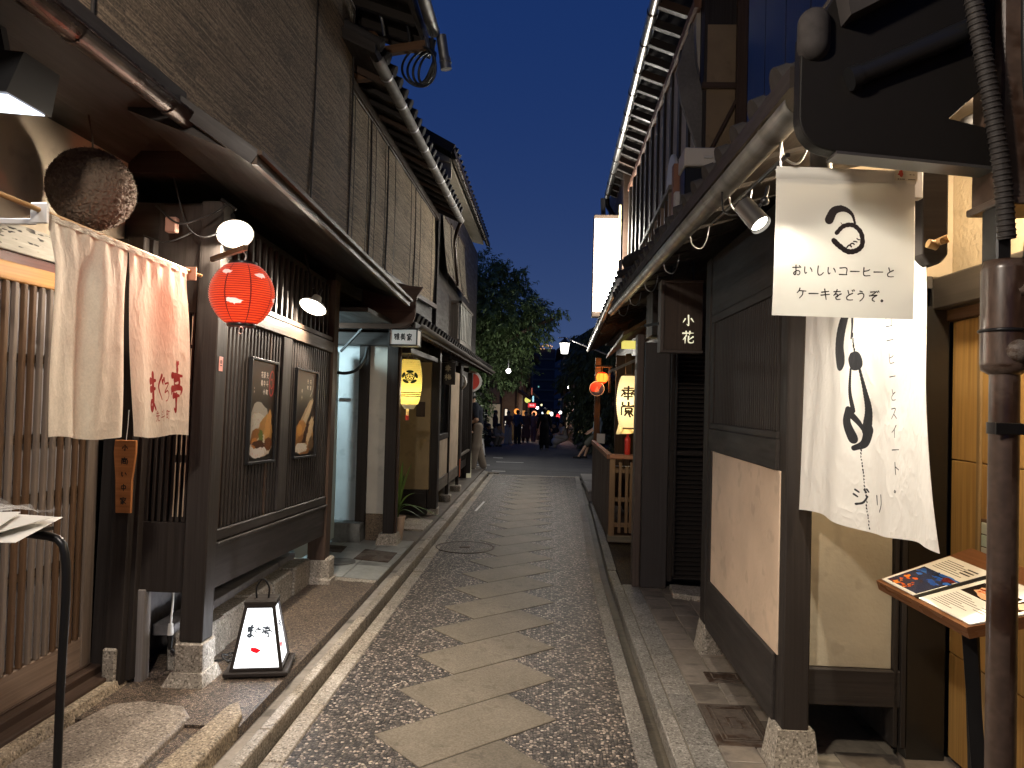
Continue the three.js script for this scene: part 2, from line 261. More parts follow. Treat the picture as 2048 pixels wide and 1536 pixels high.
// ---------------------------------------------------------------- lettering: each sign as brush strokes on a 100 x 100 field
const GLYPH = {
  お: '20,30 78,28|45,12 44,80 38,86 28,76 34,66 55,54 74,58 78,72 68,86 58,84|72,16 84,28', い: '22,25 22,60 30,74 38,66|66,30 76,44 80,58', し: '35,15 33,65 42,84 60,82 78,64', コ: '22,26 76,26 75,76|20,76 80,76',
  ー: '15,50 85,48', ヒ: '28,18 28,72 36,80 78,78|30,46 60,40 74,32', と: '38,15 46,42|74,34 46,48 30,64 34,80 54,84 76,82', ケ: '36,14 30,32 16,48|30,32 82,34|60,34 56,62 36,86', キ: '20,36 74,28|16,58 80,50|42,12 56,88',
  を: '22,28 72,24|46,12 38,34 22,56|26,50 44,44 52,56 52,66|78,42 56,54 38,70 46,84 72,82', ど: '38,15 46,42|74,34 46,48 30,64 34,80 54,84 76,82|70,12 76,20|82,8 88,16', う: '38,14 58,20|24,38 50,30 66,36 68,54 54,76 40,88',
  ぞ: '28,18 66,16 32,44|20,46 76,40 48,58 42,76 60,86|74,12 80,20|86,8 92,16', '。': '22,72 30,78 24,86 16,80 22,72', ス: '24,22 70,22 50,54 20,84|50,56 80,84', イ: '70,12 48,36 20,54|50,36 50,88', ト: '40,12 40,88|42,40 72,58',
  ジ: '26,18 40,26|18,40 32,48|22,84 52,72 78,40|66,12 74,22|78,8 86,18', リ: '28,20 28,58|70,14 70,54 46,88', 小: '50,14 50,82 40,74|28,38 14,62|70,36 86,58',
  花: '14,22 86,20|36,10 38,34|62,10 60,34|38,38 16,66|30,54 30,90|54,44 54,80 62,86 86,84 86,72|84,46 56,66',
  雅: '10,20 44,18|18,20 14,44 46,42|34,20 34,86 26,80|34,44 10,72|62,10 52,34|58,28 58,88|74,10 78,20|58,28 90,26|60,46 88,44|60,64 88,62|58,84 92,82|74,28 74,82',
  美: '34,8 40,18|66,8 58,18|20,22 80,22|26,36 74,36|14,50 86,50|50,20 50,52|18,66 84,66|50,54 46,70 20,90|52,66 82,90',
  家: '50,6 50,16|16,18 14,32|16,18 86,18 80,30|28,34 74,34|54,34 22,58|44,46 54,68 50,90 40,86|50,56 22,74|52,68 20,90|78,42 58,56|56,56 86,86',
  奉: '50,4 50,30|26,16 74,16|12,30 88,30|50,30 50,94|20,34 34,48 50,54 66,48 80,34|12,70 26,52 34,62|88,70 74,52 66,62|30,74 70,74',
  納: '20,6 20,22 34,26|50,4 50,24|80,6 80,22 66,26|14,34 30,30 70,30 86,34|14,34 10,84|86,34 90,84|36,42 64,42 64,56 36,56 36,42|34,64 66,64|50,56 50,72|40,72 30,88|60,72 70,88|50,72 58,96',
  商: '50,6 50,16|14,18 86,18|36,22 40,30|64,22 60,30|16,34 16,90|16,34 84,34 84,88 76,84|38,38 34,50|60,38 66,50|34,58 66,58 66,78 34,78 34,58', 中: '24,28 76,28 74,60 26,60 24,28|50,10 50,92',
  ま: '24,24 76,22|28,42 72,40|50,10 50,78 38,86 26,78 34,68 56,72 76,86', ぐ: '60,14 30,46 62,84|66,30 72,40|80,24 86,34', ろ: '30,18 66,16 30,52 60,46 74,62 60,82 42,86',
  亭: '50,4 50,14|16,16 84,16|34,24 66,24 66,36 34,36 34,24|18,44 16,54|18,44 84,44 80,54|30,58 70,58|50,58 50,90 40,86', 先: '34,10 24,30|26,26 74,24|50,8 50,44|14,46 86,44|40,46 36,70 16,88|60,46 60,78 68,86 88,82',
  斗: '28,16 38,26|22,36 32,46|12,64 88,54|64,8 64,92', 町: '12,20 44,20 44,70 12,70 12,20|28,20 28,70|12,45 44,45|52,24 92,24|72,24 72,84 62,80', 幸: '50,6 50,40|26,18 74,18|12,34 88,34|34,40 40,50|66,40 60,50|20,56 80,56|14,70 86,70|50,56 50,94',
  梅: '26,8 26,92|8,30 44,28|26,34 8,64|28,38 44,54|58,8 50,24|56,18 90,16|58,32 54,70 88,68 84,32 58,32|48,52 94,50|70,34 68,66', 稲: '36,10 14,20|8,32 44,30|26,18 26,92|26,36 8,62|28,42 42,54|84,10 56,18|54,26 60,34|70,22 72,32|88,22 82,34|58,44 58,88 88,88 88,44|58,66 88,66',
  衣: '50,10 54,22|14,34 86,30|50,34 30,60|40,56 22,80|56,46 84,78|46,58 44,92 58,84',
};
function brush(ctx, s, x, y, size, w, thick = 0.5, sx = 1) { // s: stroke text; w: width in field units
  for (const st of s.split('|')) {
    const p = st.split(' ').map((q) => q.split(',').map(Number)), pts = p.map(([a, b]) => V(a, b, 0));
    const curve = pts.length > 2 ? new THREE.CatmullRomCurve3(pts, false, 'centripetal') : new THREE.LineCurve3(pts[0], pts[1]), n = Math.ceil(curve.getLength() / 1.2) + 2;
    for (let i = 0; i <= n; i++) {
      const t = i / n, q = curve.getPoint(t), r = w * 0.5 * (1 - thick * 0.55 * sstep(0.35, 1, t) + thick * 0.35 * (1 - sstep(0, 0.25, t)));
      ctx.beginPath(); ctx.arc(x + q.x / 100 * size * sx, y + q.y / 100 * size, Math.max(0.4, r / 100 * size), 0, 6.3); ctx.fill();
    }
  }
}
const write = (ctx, text, x, y, size, w, dx, dy, thick, sx) => [...text].forEach((c, i) => GLYPH[c] && brush(ctx, GLYPH[c], x + i * dx, y + i * dy, size, w, thick, sx));
function canvas(w, h, draw) {
  const c = document.createElement('canvas'); c.width = w; c.height = h; const x = c.getContext('2d'); draw(x, w, h);
  const t = new THREE.CanvasTexture(c); t.colorSpace = THREE.SRGBColorSpace; return t;
}
const ell = (x, cx, cy, rx, ry, rot = 0, fill = true) => { x.beginPath(); for (let i = 0; i < 40; i++) { const a = i * 0.15708, p = Math.cos(a) * rx, q = Math.sin(a) * ry; x.lineTo(cx + p * Math.cos(rot) - q * Math.sin(rot), cy + p * Math.sin(rot) + q * Math.cos(rot)); } x.closePath(); fill ? x.fill() : x.stroke(); };
const brushArc = (x, pts, w0, w1) => { const c = new THREE.CatmullRomCurve3(pts.map(([a, b]) => V(a, b, 0))); for (let i = 0; i <= 200; i++) { const t = i / 200, q = c.getPoint(t), r = lerp(w0, w1, sstep(0, 1, t)) * (1 + 0.1 * Math.sin(i * 0.6)); ell(x, q.x, q.y, r, r); } };
const poly = (x, pts) => { x.beginPath(); pts.forEach(([a, b], i) => i ? x.lineTo(a, b) : x.moveTo(a, b)); x.closePath(); x.fill(); };
// ---------------------------------------------------------------- the ground
{
  const g = new THREE.PlaneGeometry(500, 500); g.rotateX(-Math.PI / 2); const uv = g.attributes.uv; for (let i = 0; i < 4; i++) uv.setXY(i, uv.getX(i) * 500, uv.getY(i) * 500);
  g.translate(0, -1.9, 0); solo('ground', g, M.asphalt, 'dark level ground under the whole quarter', '', { kind: 'structure' });
}
const sheet = (x0, x1, y, z0, z1, th = 0.05) => box(x0, x1, y - th, y, z0, z1, 0.001);
function slab(pts, y0, y1, bev = 0.012) { // pts in (x, z)
  const s = new THREE.Shape(pts.map(([x, z]) => new THREE.Vector2(x, -z)));
  const g = new THREE.ExtrudeGeometry(s, { depth: y1 - y0 - bev, bevelEnabled: true, bevelThickness: bev, bevelSize: bev, bevelOffset: -bev, bevelSegments: 3, curveSegments: 8 });
  g.rotateX(-Math.PI / 2); g.translate(0, y0, 0);
  const p = g.attributes.position, n = g.attributes.normal, uv = g.attributes.uv;
  for (let i = 0; i < p.count; i++) Math.abs(n.getY(i)) > 0.5 ? uv.setXY(i, p.getX(i), p.getZ(i)) : uv.setXY(i, p.getX(i) + p.getZ(i), p.getY(i));
  return g;
}
const road = thing('road', 'alley paved with dark pebble aggregate and a zigzag of pale slabs', '', [0, 0, 0], { kind: 'structure' });
part(road, 'aggregate_surface', sheet(-1.1, 0.44, 0, 3, -15.72, 0.2), M.aggr);
part(road, 'aggregate_surface', hexa([[0.44, -0.2, -15.72], [0.44, -0.2, -7], [0.445, -0.2, -7], [0.66, -0.2, -15.72], [0.44, -0.001, -15.72], [0.44, -0.001, -7], [0.445, -0.001, -7], [0.66, -0.001, -15.72]]), M.aggr);
const jointM = mat(C(0.06, 0.052, 0.042), { roughness: 0.95 });
for (let i = 0; i < 26; i++) { // rectangular slabs laid at 45 degrees, each shifted against the last
  const cz = -2.0 - i * 0.545, t = i / 25, L = 0.83 * lerp(1, 0.84, t), a = 42.4 * Math.PI / 180, cx = -0.358 + 0.1 * t, W = 0.392;
  const e = [Math.cos(a), -Math.sin(a)], f = [Math.sin(a), Math.cos(a)], q = (s, r) => [cx + e[0] * s * L / 2 + f[0] * r * W / 2, cz + e[1] * s * L / 2 + f[1] * r * W / 2];
  part(road, 'paving_slab', slab([q(-1, -1), q(-1, 1), q(1, 1), q(1, -1)], -0.03, 0.004, 0.004), M.paver[Math.floor(rnd() * 3)]);
  const W2 = W + 0.012, q2 = (s, r) => [cx + e[0] * s * L / 2 + f[0] * r * W2 / 2, cz + e[1] * s * L / 2 + f[1] * r * W2 / 2];
  part(road, 'joint_filler', slab([q2(-0.98, -1), q2(-0.98, 1), q2(0.98, 1), q2(0.98, -1)], -0.03, 0.0014, 0.001), jointM);
}
{ // man-hole: round cover filled with the same aggregate, iron ring and lifting plate
  const ring = new THREE.TorusGeometry(0.31, 0.012, 6, 48); ring.rotateX(Math.PI / 2); ring.scale(1, 0.4, 1);
  const m = part(road, 'manhole_cover', at(new THREE.CylinderGeometry(0.305, 0.305, 0.01, 48), -0.845, -0.001, -7.99), M.aggr);
  part(m, 'ring', at(ring, -0.845, 0.003, -7.99), M.iron); part(m, 'lifting_plate', box(-0.9, -0.79, 0, 0.008, -8.03, -7.95), M.iron);
  for (const [x0, z0, x1, z1] of [[-1.0, -10.6, -0.96, -11.6], [-0.86, -14.2, -0.78, -14.22]]) part(road, 'painted_line', hexa([[x0, 0, z0], [x0 + 0.03, 0, z0], [x1 + 0.03, 0, z1], [x1, 0, z1], [x0, 0.004, z0], [x0 + 0.03, 0.004, z0], [x1 + 0.03, 0.004, z1], [x1, 0.004, z1]]), M.whitePaint);
}
const street = thing('street', 'dark asphalt street running on past the paved alley', '', [0, 0, 0], { kind: 'structure' });
const streetY = (z) => z > -17 ? 0 : -0.03 * (-17 - z);
part(street, 'asphalt_surface', [hexa([[-3.6, -0.3, -15.72], [3.2, -0.3, -15.72], [3.2, -0.3, -17], [-3.6, -0.3, -17], [-3.6, -0.002, -15.72], [3.2, -0.002, -15.72], [3.2, -0.002, -17], [-3.6, -0.002, -17]]), hexa([[-9, -0.3, -17], [6, -0.3, -17], [6, -2.0, -70], [-9, -2.0, -70], [-9, 0, -17], [6, 0, -17], [6, streetY(-70), -70], [-9, streetY(-70), -70]])], M.asphalt);
part(street, 'border_stone', box(-1.15, 0.7, -0.1, 0.005, -15.72, -15.86), M.granite);
for (const [x, z, w] of [[-1.9, -18.6, 0.5], [-1.35, -20.2, 0.75], [-1.6, -22.5, 0.3], [-1.2, -16.6, 0.3]]) part(street, 'painted_line', box(x, x + w, streetY(z) - 0.02, streetY(z) + 0.006, z, z - 0.06), M.whitePaint);

// kerbs: rows of long stones with real joints
function stones(parent, name, x0, x1, y0, y1, z0, z1, len, ms, c = 0.006) { for (let z = z0; z > z1; z -= len) part(parent, name, box(x0, x1, y0 + rr(-0.002, 0.001), y1 + rr(-0.002, 0.002), z - 0.003, Math.max(z - len + 0.003, z1), c), Array.isArray(ms) ? ms[Math.floor(rnd() * ms.length)] : ms); }
const gran = [M.granite, mat(C(0.62, 0.58, 0.53), { map: T.granite, bumpMap: T.graniteBump, bumpScale: 0.0025, roughness: 0.65 }), mat(C(0.78, 0.72, 0.64), { map: T.granite, bumpMap: T.graniteBump, bumpScale: 0.0025, roughness: 0.7 })];
const gut = thing('roadside_gutter', 'stone gutter with kerbstones beside the shop front with the red lantern', '', [-1.2, 0, -6], { kind: 'structure' });
stones(gut, 'border_stone', -1.2, -1.103, -0.1, 0.004, 0.4, -16, 0.6, gran);
part(gut, 'channel', sheet(-1.24, -1.198, -0.06, 1, -16), M.channel);
stones(gut, 'kerbstone', -1.295, -1.235, -0.1, 0.052, 0.2, -16, 0.6, gran);
part(gut, 'mortar_strip', sheet(-1.35, -1.295, 0.045, 1, -16.2, 0.2), M.concrete);
part(gut, 'channel_end', [box(-1.34, -1.0, -0.1, 0.03, -16.0, -16.12), box(-1.22, -1.16, -0.06, 0.035, -15.97, -16.0)], M.granite);
const gran2 = [[0.46, 0.46, 0.45], [0.4, 0.395, 0.385], [0.52, 0.51, 0.49]].map((c) => mat(C(...c), { map: T.granite, bumpMap: T.graniteBump, bumpScale: 0.0025, roughness: 0.7 }));
const gut2 = thing('roadside_gutter', 'open stone gutter along the tiled pavement of the coffee house', '', [0.57, 0, -6], { kind: 'structure' });
stones(gut2, 'border_stone', 0.44, 0.53, -0.1, 0.004, 0.1, -7, 0.75, gran2);
for (let z = -7; z > -15.7; z -= 0.75) { const s = (q) => 0.44 + 0.022 * Math.max(0, -7 - q); const a = s(z), b = s(z - 0.75); part(gut2, 'border_stone', hexa([[a, -0.1, z - 0.004], [a + 0.09, -0.1, z - 0.004], [b + 0.09, -0.1, z - 0.746], [b, -0.1, z - 0.746], [a, 0.004, z - 0.004], [a + 0.09, 0.004, z - 0.004], [b + 0.09, 0.004, z - 0.746], [b, 0.004, z - 0.746]]), gran2[Math.floor(rnd() * 3)]); }
part(gut2, 'channel', [sheet(0.525, 0.61, -0.055, 1, -7.2), hexa([[0.5, -0.1, -7.2], [0.61, -0.1, -7.2], [0.82, -0.1, -16], [0.7, -0.1, -16], [0.5, -0.055, -7.2], [0.61, -0.055, -7.2], [0.82, -0.055, -16], [0.7, -0.055, -16]])], M.channel);
stones(gut2, 'kerbstone', 0.605, 0.685, -0.1, 0.03, 0.1, -7, 0.8, gran2);
part(gut2, 'far_kerb', hexa([[0.605, -0.1, -7], [0.685, -0.1, -7], [0.88, -0.1, -15.8], [0.8, -0.1, -15.8], [0.605, 0.04, -7], [0.685, 0.04, -7], [0.88, 0.04, -15.8], [0.8, 0.04, -15.8]]), gran2[1]);

// pavement in front of the lantern shop
const pave = thing('pavement', 'pebble-dashed pavement in front of the lantern shop, with two worn step stones', '', [-1.8, 0.1, -4], { kind: 'structure' });
part(pave, 'pebble_surface', [sheet(-2.7, -1.348, 0.1, -3.3, -6.02, 0.2), sheet(-2.7, -1.42, 0.085, 2, -3.3, 0.2)], M.pebble);
part(pave, 'step_stone', slab([[-2.1, -0.8], [-1.53, -0.8], [-1.555, -2.4], [-1.6, -3.36], [-1.68, -3.46], [-1.9, -3.5], [-2.03, -3.44], [-2.09, -3.1]], 0, 0.118, 0.02), mat(C(0.6, 0.53, 0.46), { map: T.granite, bumpMap: T.graniteBump, bumpScale: 0.008, roughness: 0.65 }));
part(pave, 'step_stone', slab([[-1.5, -0.8], [-1.352, -0.8], [-1.349, -2.4], [-1.352, -3.3], [-1.37, -3.39], [-1.44, -3.52], [-1.475, -3.46], [-1.5, -2.9]], -0.02, 0.13, 0.018), M.graniteRough);
part(pave, 'border_stone', hexa([[-2.4, 0, -6.1], [-1.349, 0, -5.92], [-1.349, 0, -6.0], [-2.4, 0, -6.2], [-2.4, 0.106, -6.1], [-1.349, 0.106, -5.92], [-1.349, 0.106, -6.0], [-2.4, 0.106, -6.2]]), M.granite);
const entry = thing('entrance_paving', 'pale square tiles of the doorway recess lit by cold white light', '', [-1.8, 0.1, -6.8], { kind: 'structure' });
part(entry, 'bedding', sheet(-3.2, -1.349, 0.092, -6.02, -7.75, 0.2), M.channel);
{ const xs = [-1.352, -1.66, -2.02, -2.4, -2.8, -3.2], zs = [-6.03, -6.5, -7.02, -7.7];
  for (let i = 0; i < 5; i++) for (let j = 0; j < 3; j++) { const sk = (x) => (x + 1.352) * 0.17; const a = xs[i], b = xs[i + 1] + 0.008, c = zs[j] - 0.004, d = zs[j + 1] + 0.004;
    const y = 0.104; part(entry, 'tile', hexa([[a, 0.06, c + sk(a)], [b, 0.06, c + sk(b)], [b, 0.06, d + sk(b)], [a, 0.06, d + sk(a)], [a, y, c + sk(a)], [b, y, c + sk(b)], [b, y, d + sk(b)], [a, y, d + sk(a)]]), M.paleTile); }
  part(entry, 'drain_cover', hexa([[-1.74, 0.09, -6.75], [-1.4, 0.09, -6.66], [-1.4, 0.09, -7.08], [-1.74, 0.09, -7.2], [-1.74, 0.11, -6.75], [-1.4, 0.11, -6.66], [-1.4, 0.11, -7.08], [-1.74, 0.11, -7.2]]), M.iron);
  part(entry, 'drain_cover', hexa([[-2.25, 0.09, -7.1], [-1.93, 0.09, -7.02], [-1.95, 0.09, -7.3], [-2.27, 0.09, -7.36], [-2.25, 0.11, -7.1], [-1.93, 0.11, -7.02], [-1.95, 0.11, -7.3], [-2.27, 0.11, -7.36]]), M.iron);
  part(entry, 'round_cover', at(new THREE.CylinderGeometry(0.14, 0.14, 0.012, 32), -1.83, 0.106, -6.62), mat(C(0.2, 0.2, 0.19), { roughness: 0.6, map: T.concrete })); }
const pave2 = thing('pavement', 'dark concrete pavement under the tiled lean-to', '', [-1.8, 0.08, -11], { kind: 'structure' });
part(pave2, 'concrete_surface', [sheet(-3, -1.35, 0.08, -7.75, -16.2, 0.2), sheet(-6, -1.6, 0.05, -16.2, -17.0, 0.2)], mat(C(0.26, 0.22, 0.18), { map: T.concrete, bumpMap: T.graniteBump, bumpScale: 0.003, roughness: 0.7 }));
part(pave2, 'granite_slab', slab([[-1.72, -8.42], [-1.38, -8.42], [-1.37, -9.12], [-1.7, -9.2]], 0.05, 0.1, 0.006), gran[2]);

// tiled pavement of the coffee house
const tp = thing('tiled_pavement', 'brown stone tiles in front of the coffee house', '', [1, 0, -4.5], { kind: 'structure' });
part(tp, 'bedding', [sheet(0.68, 1.6, 0.022, 1, -6.5, 0.15), sheet(1.5, 3.2, 0.02, 1, -6.5, 0.15)], mat(C(0.5, 0.43, 0.33), { roughness: 0.9, map: T.concrete }));
{ const cols = [[0.69, 0.825], [0.832, 0.998], [1.004, 1.17], [1.176, 1.345], [1.35, 1.62]];
  cols.forEach(([a, b], i) => { const L = i ? 0.3 : 0.6; for (let z = -0.5 - 0.15 * (i % 2); z > -6.45; z -= L) { if (i >= 3 && z < -3.3 && z > -4.7) continue; part(tp, 'tile', box(a, b, -0.02, 0.03 + rr(-0.001, 0.001), z - 0.003, z - L + 0.003, 0.003), i ? M.stoneTile[Math.floor(rnd() * 3)] : gran2[Math.floor(rnd() * 3)]); } });
  const cover = (x0, x1, z0, z1, rings) => { const p = part(tp, 'drain_cover', box(x0, x1, 0.01, 0.036, z0, z1, 0.004), M.iron); for (let k = 1; k <= rings; k++) { const d = 0.014 + 0.02 * k; part(p, 'raised_rim', [box(x0 + d, x1 - d, 0.034, 0.042, z0 - d, z0 - d - 0.007, 0.002), box(x0 + d, x1 - d, 0.034, 0.042, z1 + d, z1 + d + 0.007, 0.002), box(x0 + d, x0 + d + 0.007, 0.034, 0.042, z0 - d - 0.008, z1 + d + 0.008, 0.002), box(x1 - d - 0.007, x1 - d, 0.034, 0.042, z0 - d - 0.008, z1 + d + 0.008, 0.002)], M.iron); } return p; };
  const p = cover(0.828, 1.1, -3.5, -3.97, 2); part(p, 'maker_mark', [box(0.93, 0.99, 0.034, 0.04, -3.68, -3.8, 0.002), box(0.945, 0.975, 0.038, 0.043, -3.7, -3.78, 0.002)], M.iron);
  cover(0.955, 1.17, -4.28, -4.44, 1);
  part(tp, 'threshold_stone', [slab([[1.5, -3.0], [2.2, -2.6], [2.3, -3.3], [1.62, -3.46]], 0, 0.07, 0.008)], M.stoneTile[0]);
}
const soil = thing('earth_strip', 'bare mossy earth and gravel under the wooden fence', '', [1, 0, -10], { kind: 'structure' });
part(soil, 'earth_surface', [hexa([[0.686, -0.2, -6.5], [4, -0.2, -6.5], [4, -0.2, -16], [0.88, -0.2, -16], [0.686, 0.03, -6.5], [4, 0.03, -6.5], [4, 0.03, -16], [0.88, 0.03, -16]])], mat(C(0.22, 0.17, 0.1), { map: T.pebble, bumpMap: T.pebbleBump, bumpScale: 0.006, roughness: 0.9 }));
// ---------------------------------------------------------------- old townhouse with the lattice bay (it leans a little down the street)
const lean = (g) => { const k = join(g).clone(); k.translate(0, -0.31, 3.75); k.rotateX(-0.036); k.translate(0, 0.31, -3.75); return k; };
const leanP = (x, y, z) => V(x, y - 0.31, z + 3.75).applyEuler(new THREE.Euler(-0.036, 0, 0)).add(V(0, 0.31, -3.75)).toArray();
const th = thing('lantern_shop', 'dark timber shop with a lattice bay and reed blinds, red lantern at its corner', 'building', [-2, 0, -3]);
part(th, 'wall', [box(-6, -2.42, 0, 6, 4, -6.05), box(-6, -1.78, 2.9, 5.2, 4, -6.0)], M.darkB);
part(th, 'plaster_wall', box(-2.42, -2.3, 2.3, 2.84, 3, -3.9, 0.003), M.cream, 'cream plaster wall above the lattice door');
part(th, 'soffit', hexa([[-2.32, 2.83, 3], [-1.6, 2.83, 3], [-1.6, 2.83, -3.12], [-2.32, 2.83, -3.9], [-2.32, 2.9, 3], [-1.6, 2.9, 3], [-1.6, 2.9, -3.12], [-2.32, 2.9, -3.9]]), M.dark);
{ // copper eaves gutter with joint bands
  const g = part(th, 'eaves_gutter', [halfpipe(-1.6, 2.8, 2.8, 0.05, 3, -3.13), box(-1.652, -1.648, 2.795, 2.805, 3, -3.13, 0.001), box(-1.552, -1.546, 2.795, 2.806, 3, -3.13, 0.001)], M.copper);
  for (const z of [-1.1, -2.35, -2.95]) part(g, 'joint_band', halfpipe(-1.6, 2.8, 2.8, 0.054, z, z - 0.02), M.copper);
}
// pent roof over the bay
part(th, 'bay_roof', [hexa([[-1.85, 2.815, -3.1], [-1.31, 2.63, -3.17], [-1.31, 2.485, -6.75], [-1.85, 2.62, -6.75], [-1.85, 2.98, -3.1], [-1.31, 2.66, -3.17], [-1.31, 2.51, -6.75], [-1.85, 2.86, -6.75]]), hexa([[-2.4, 2.78, -3.88], [-1.84, 2.78, -3.88], [-1.84, 2.64, -6.75], [-2.4, 2.64, -6.75], [-2.4, 2.9, -3.88], [-1.84, 2.9, -3.88], [-1.84, 2.8, -6.75], [-2.4, 2.8, -6.75]]), beam([-1.62, 2.84, -3.08], [-1.3, 2.63, -3.16], 0.03, 0.07)], M.dark);
{ const b = part(th, 'eaves_board', [hexa([[-1.315, 2.6, -3.15], [-1.29, 2.6, -3.15], [-1.29, 2.445, -6.78], [-1.315, 2.445, -6.78], [-1.315, 2.655, -3.15], [-1.29, 2.655, -3.15], [-1.29, 2.5, -6.78], [-1.315, 2.5, -6.78]])], M.oldBrown);
  part(b, 'drip_edge', hexa([[-1.287, 2.64, -3.14], [-1.265, 2.64, -3.14], [-1.265, 2.487, -6.79], [-1.287, 2.487, -6.79], [-1.287, 2.662, -3.14], [-1.265, 2.662, -3.14], [-1.265, 2.508, -6.79], [-1.287, 2.508, -6.79]]), M.oldBrown); }
for (let i = 0; i < 0; i++) { const z = -3.4 - i * 0.4, d = -0.0425 * (-3.17 - z) * -1; part(th, 'rafter', hexa([[-1.8, 2.65 - (-3.17 - z) * 0.036, z], [-1.32, 2.585 - (-3.17 - z) * 0.0405, z], [-1.32, 2.585 - (-3.17 - z) * 0.0405, z - 0.045], [-1.8, 2.65 - (-3.17 - z) * 0.036, z - 0.045], [-1.8, 2.72 - (-3.17 - z) * 0.036, z], [-1.32, 2.63 - (-3.17 - z) * 0.0405, z], [-1.32, 2.63 - (-3.17 - z) * 0.0405, z - 0.045], [-1.8, 2.72 - (-3.17 - z) * 0.036, z - 0.045]]), M.dark2); }
// the bay itself
const bay = part(th, 'lattice_bay', lean([box(-2.3, -1.815, 0.57, 2.62, -3.79, -5.9), box(-1.82, -1.79, 0.6, 2.5, -3.86, -5.9)]), M.darkB);
part(bay, 'corner_post', lean(box(-1.86, -1.738, 0.315, 2.62, -3.745, -3.868, 0.006)), M.dark2);
part(bay, 'corner_post', lean(box(-1.88, -1.735, 0.36, 2.62, -5.84, -5.97, 0.006)), M.brown);
part(bay, 'jamb', lean(box(-2.3, -2.085, 0.12, 2.4, -3.71, -3.8, 0.005)), M.dark);
part(bay, 'jamb', lean(box(-2.2, -2.11, 0.11, 2.4, -3.66, -3.712, 0.005)), M.dark);
part(bay, 'head_beam', lean(box(-1.83, -1.737, 2.02, 2.11, -3.87, -5.84, 0.006)), M.oldBrown);
part(bay, 'head_beam', lean(box(-1.81, -1.745, 2.115, 2.15, -3.87, -5.84, 0.004)), M.brown);
part(bay, 'stile', lean(box(-1.8, -1.742, 0.875, 2.02, -4.74, -4.9, 0.004)), M.dark2);
part(bay, 'sill', lean(box(-1.82, -1.745, 0.81, 0.872, -3.87, -5.84, 0.006)), M.dark2);
part(bay, 'skirting_board', lean([box(-1.82, -1.752, 0.56, 0.79, -3.87, -5.84, 0.004), box(-1.82, -1.735, 0.785, 0.805, -3.87, -5.84, 0.004)]), M.dark2);
{ const s = box(-0.012, 0.012, 0.875, 2.018, -0.014, 0.014, 0.003), s2 = box(-0.012, 0.012, 2.155, 2.56, -0.014, 0.014, 0.003);
  for (let z = -3.895; z > -5.83; z -= 0.0505) { if (z < -4.72 && z > -4.92) continue; const m = [M.dark2, M.dark, M.brown][Math.floor(rnd() * 2.3)]; part(bay, 'lattice_bar', lean(at(s, -1.765, 0, z)), m); }
  for (let z = -3.92; z > -5.83; z -= 0.101) part(bay, 'lattice_bar', lean(at(s2, -1.775, 0, z)), M.dark); }
// side wall of the bay facing down the alley: boards, pale rods standing for lit slits, open foot
part(bay, 'side_board', lean(box(-2.09, -1.86, 0.56, 0.92, -3.755, -3.79, 0.003)), M.dark); part(bay, 'side_board', lean(box(-2.09, -1.86, 2.02, 2.6, -3.755, -3.79, 0.003)), M.dark);
for (let i = 0; i < 7; i++) part(bay, 'lattice_bar', lean(box(-2.085 + i * 0.033, -2.067 + i * 0.033, 0.92, 2.02, -3.757, -3.785, 0.003)), M.dark);
for (let i = 0; i < 3; i++) for (const [a, b] of [[0.95, 1.23], [1.27, 1.39], [1.41, 1.64], [1.67, 1.83], [1.85, 2.0]]) part(bay, 'pale_slit_rod', lean(rod([-1.93 + i * 0.026, a, -3.752], [-1.93 + i * 0.026, b, -3.752], 0.0035, 0.0035, 6)), M.paleRod);  // pale colour stands for light showing through the slits
// stone feet and plinth
part(th, 'post_stone', [box(-1.875, -1.728, 0.15, 0.312, -3.73, -3.885, 0.008), hexa([[-1.925, 0.09, -3.69], [-1.7, 0.09, -3.69], [-1.7, 0.09, -3.93], [-1.925, 0.09, -3.93], [-1.885, 0.165, -3.72], [-1.72, 0.165, -3.72], [-1.72, 0.165, -3.895], [-1.885, 0.165, -3.895]])], M.granite);
part(th, 'post_stone', [box(-1.9, -1.7, 0.12, 0.3, -5.84, -6.0, 0.015), box(-1.92, -1.69, 0.08, 0.15, -5.82, -6.02, 0.02)], M.granite);
for (let i = 0; i < 5; i++) part(th, 'plinth_stone', box(-2.02 + rr(0, 0.012), -1.86 + rr(-0.01, 0.01), 0.02, 0.3 + rr(-0.01, 0.012), -3.93 - i * 0.385, -4.308 - i * 0.385, 0.014), gran[i % 3]);
part(th, 'plinth_wall', [box(-2.3, -2.19, 0.05, 0.62, -3.8, -5.9), box(-2.1, -1.98, 0.28, 0.34, -3.93, -5.85)], mat(C(0.3, 0.28, 0.28), { map: T.concrete, roughness: 0.9 }));
part(th, 'foot_post', box(-2.09, -2.05, 0.09, 0.57, -3.75, -3.82, 0.003), woodM(0.3, 0.28, 0.27));
part(th, 'foot_stone', box(-2.2, -2.13, 0.08, 0.3, -3.64, -3.7, 0.008), M.granite);
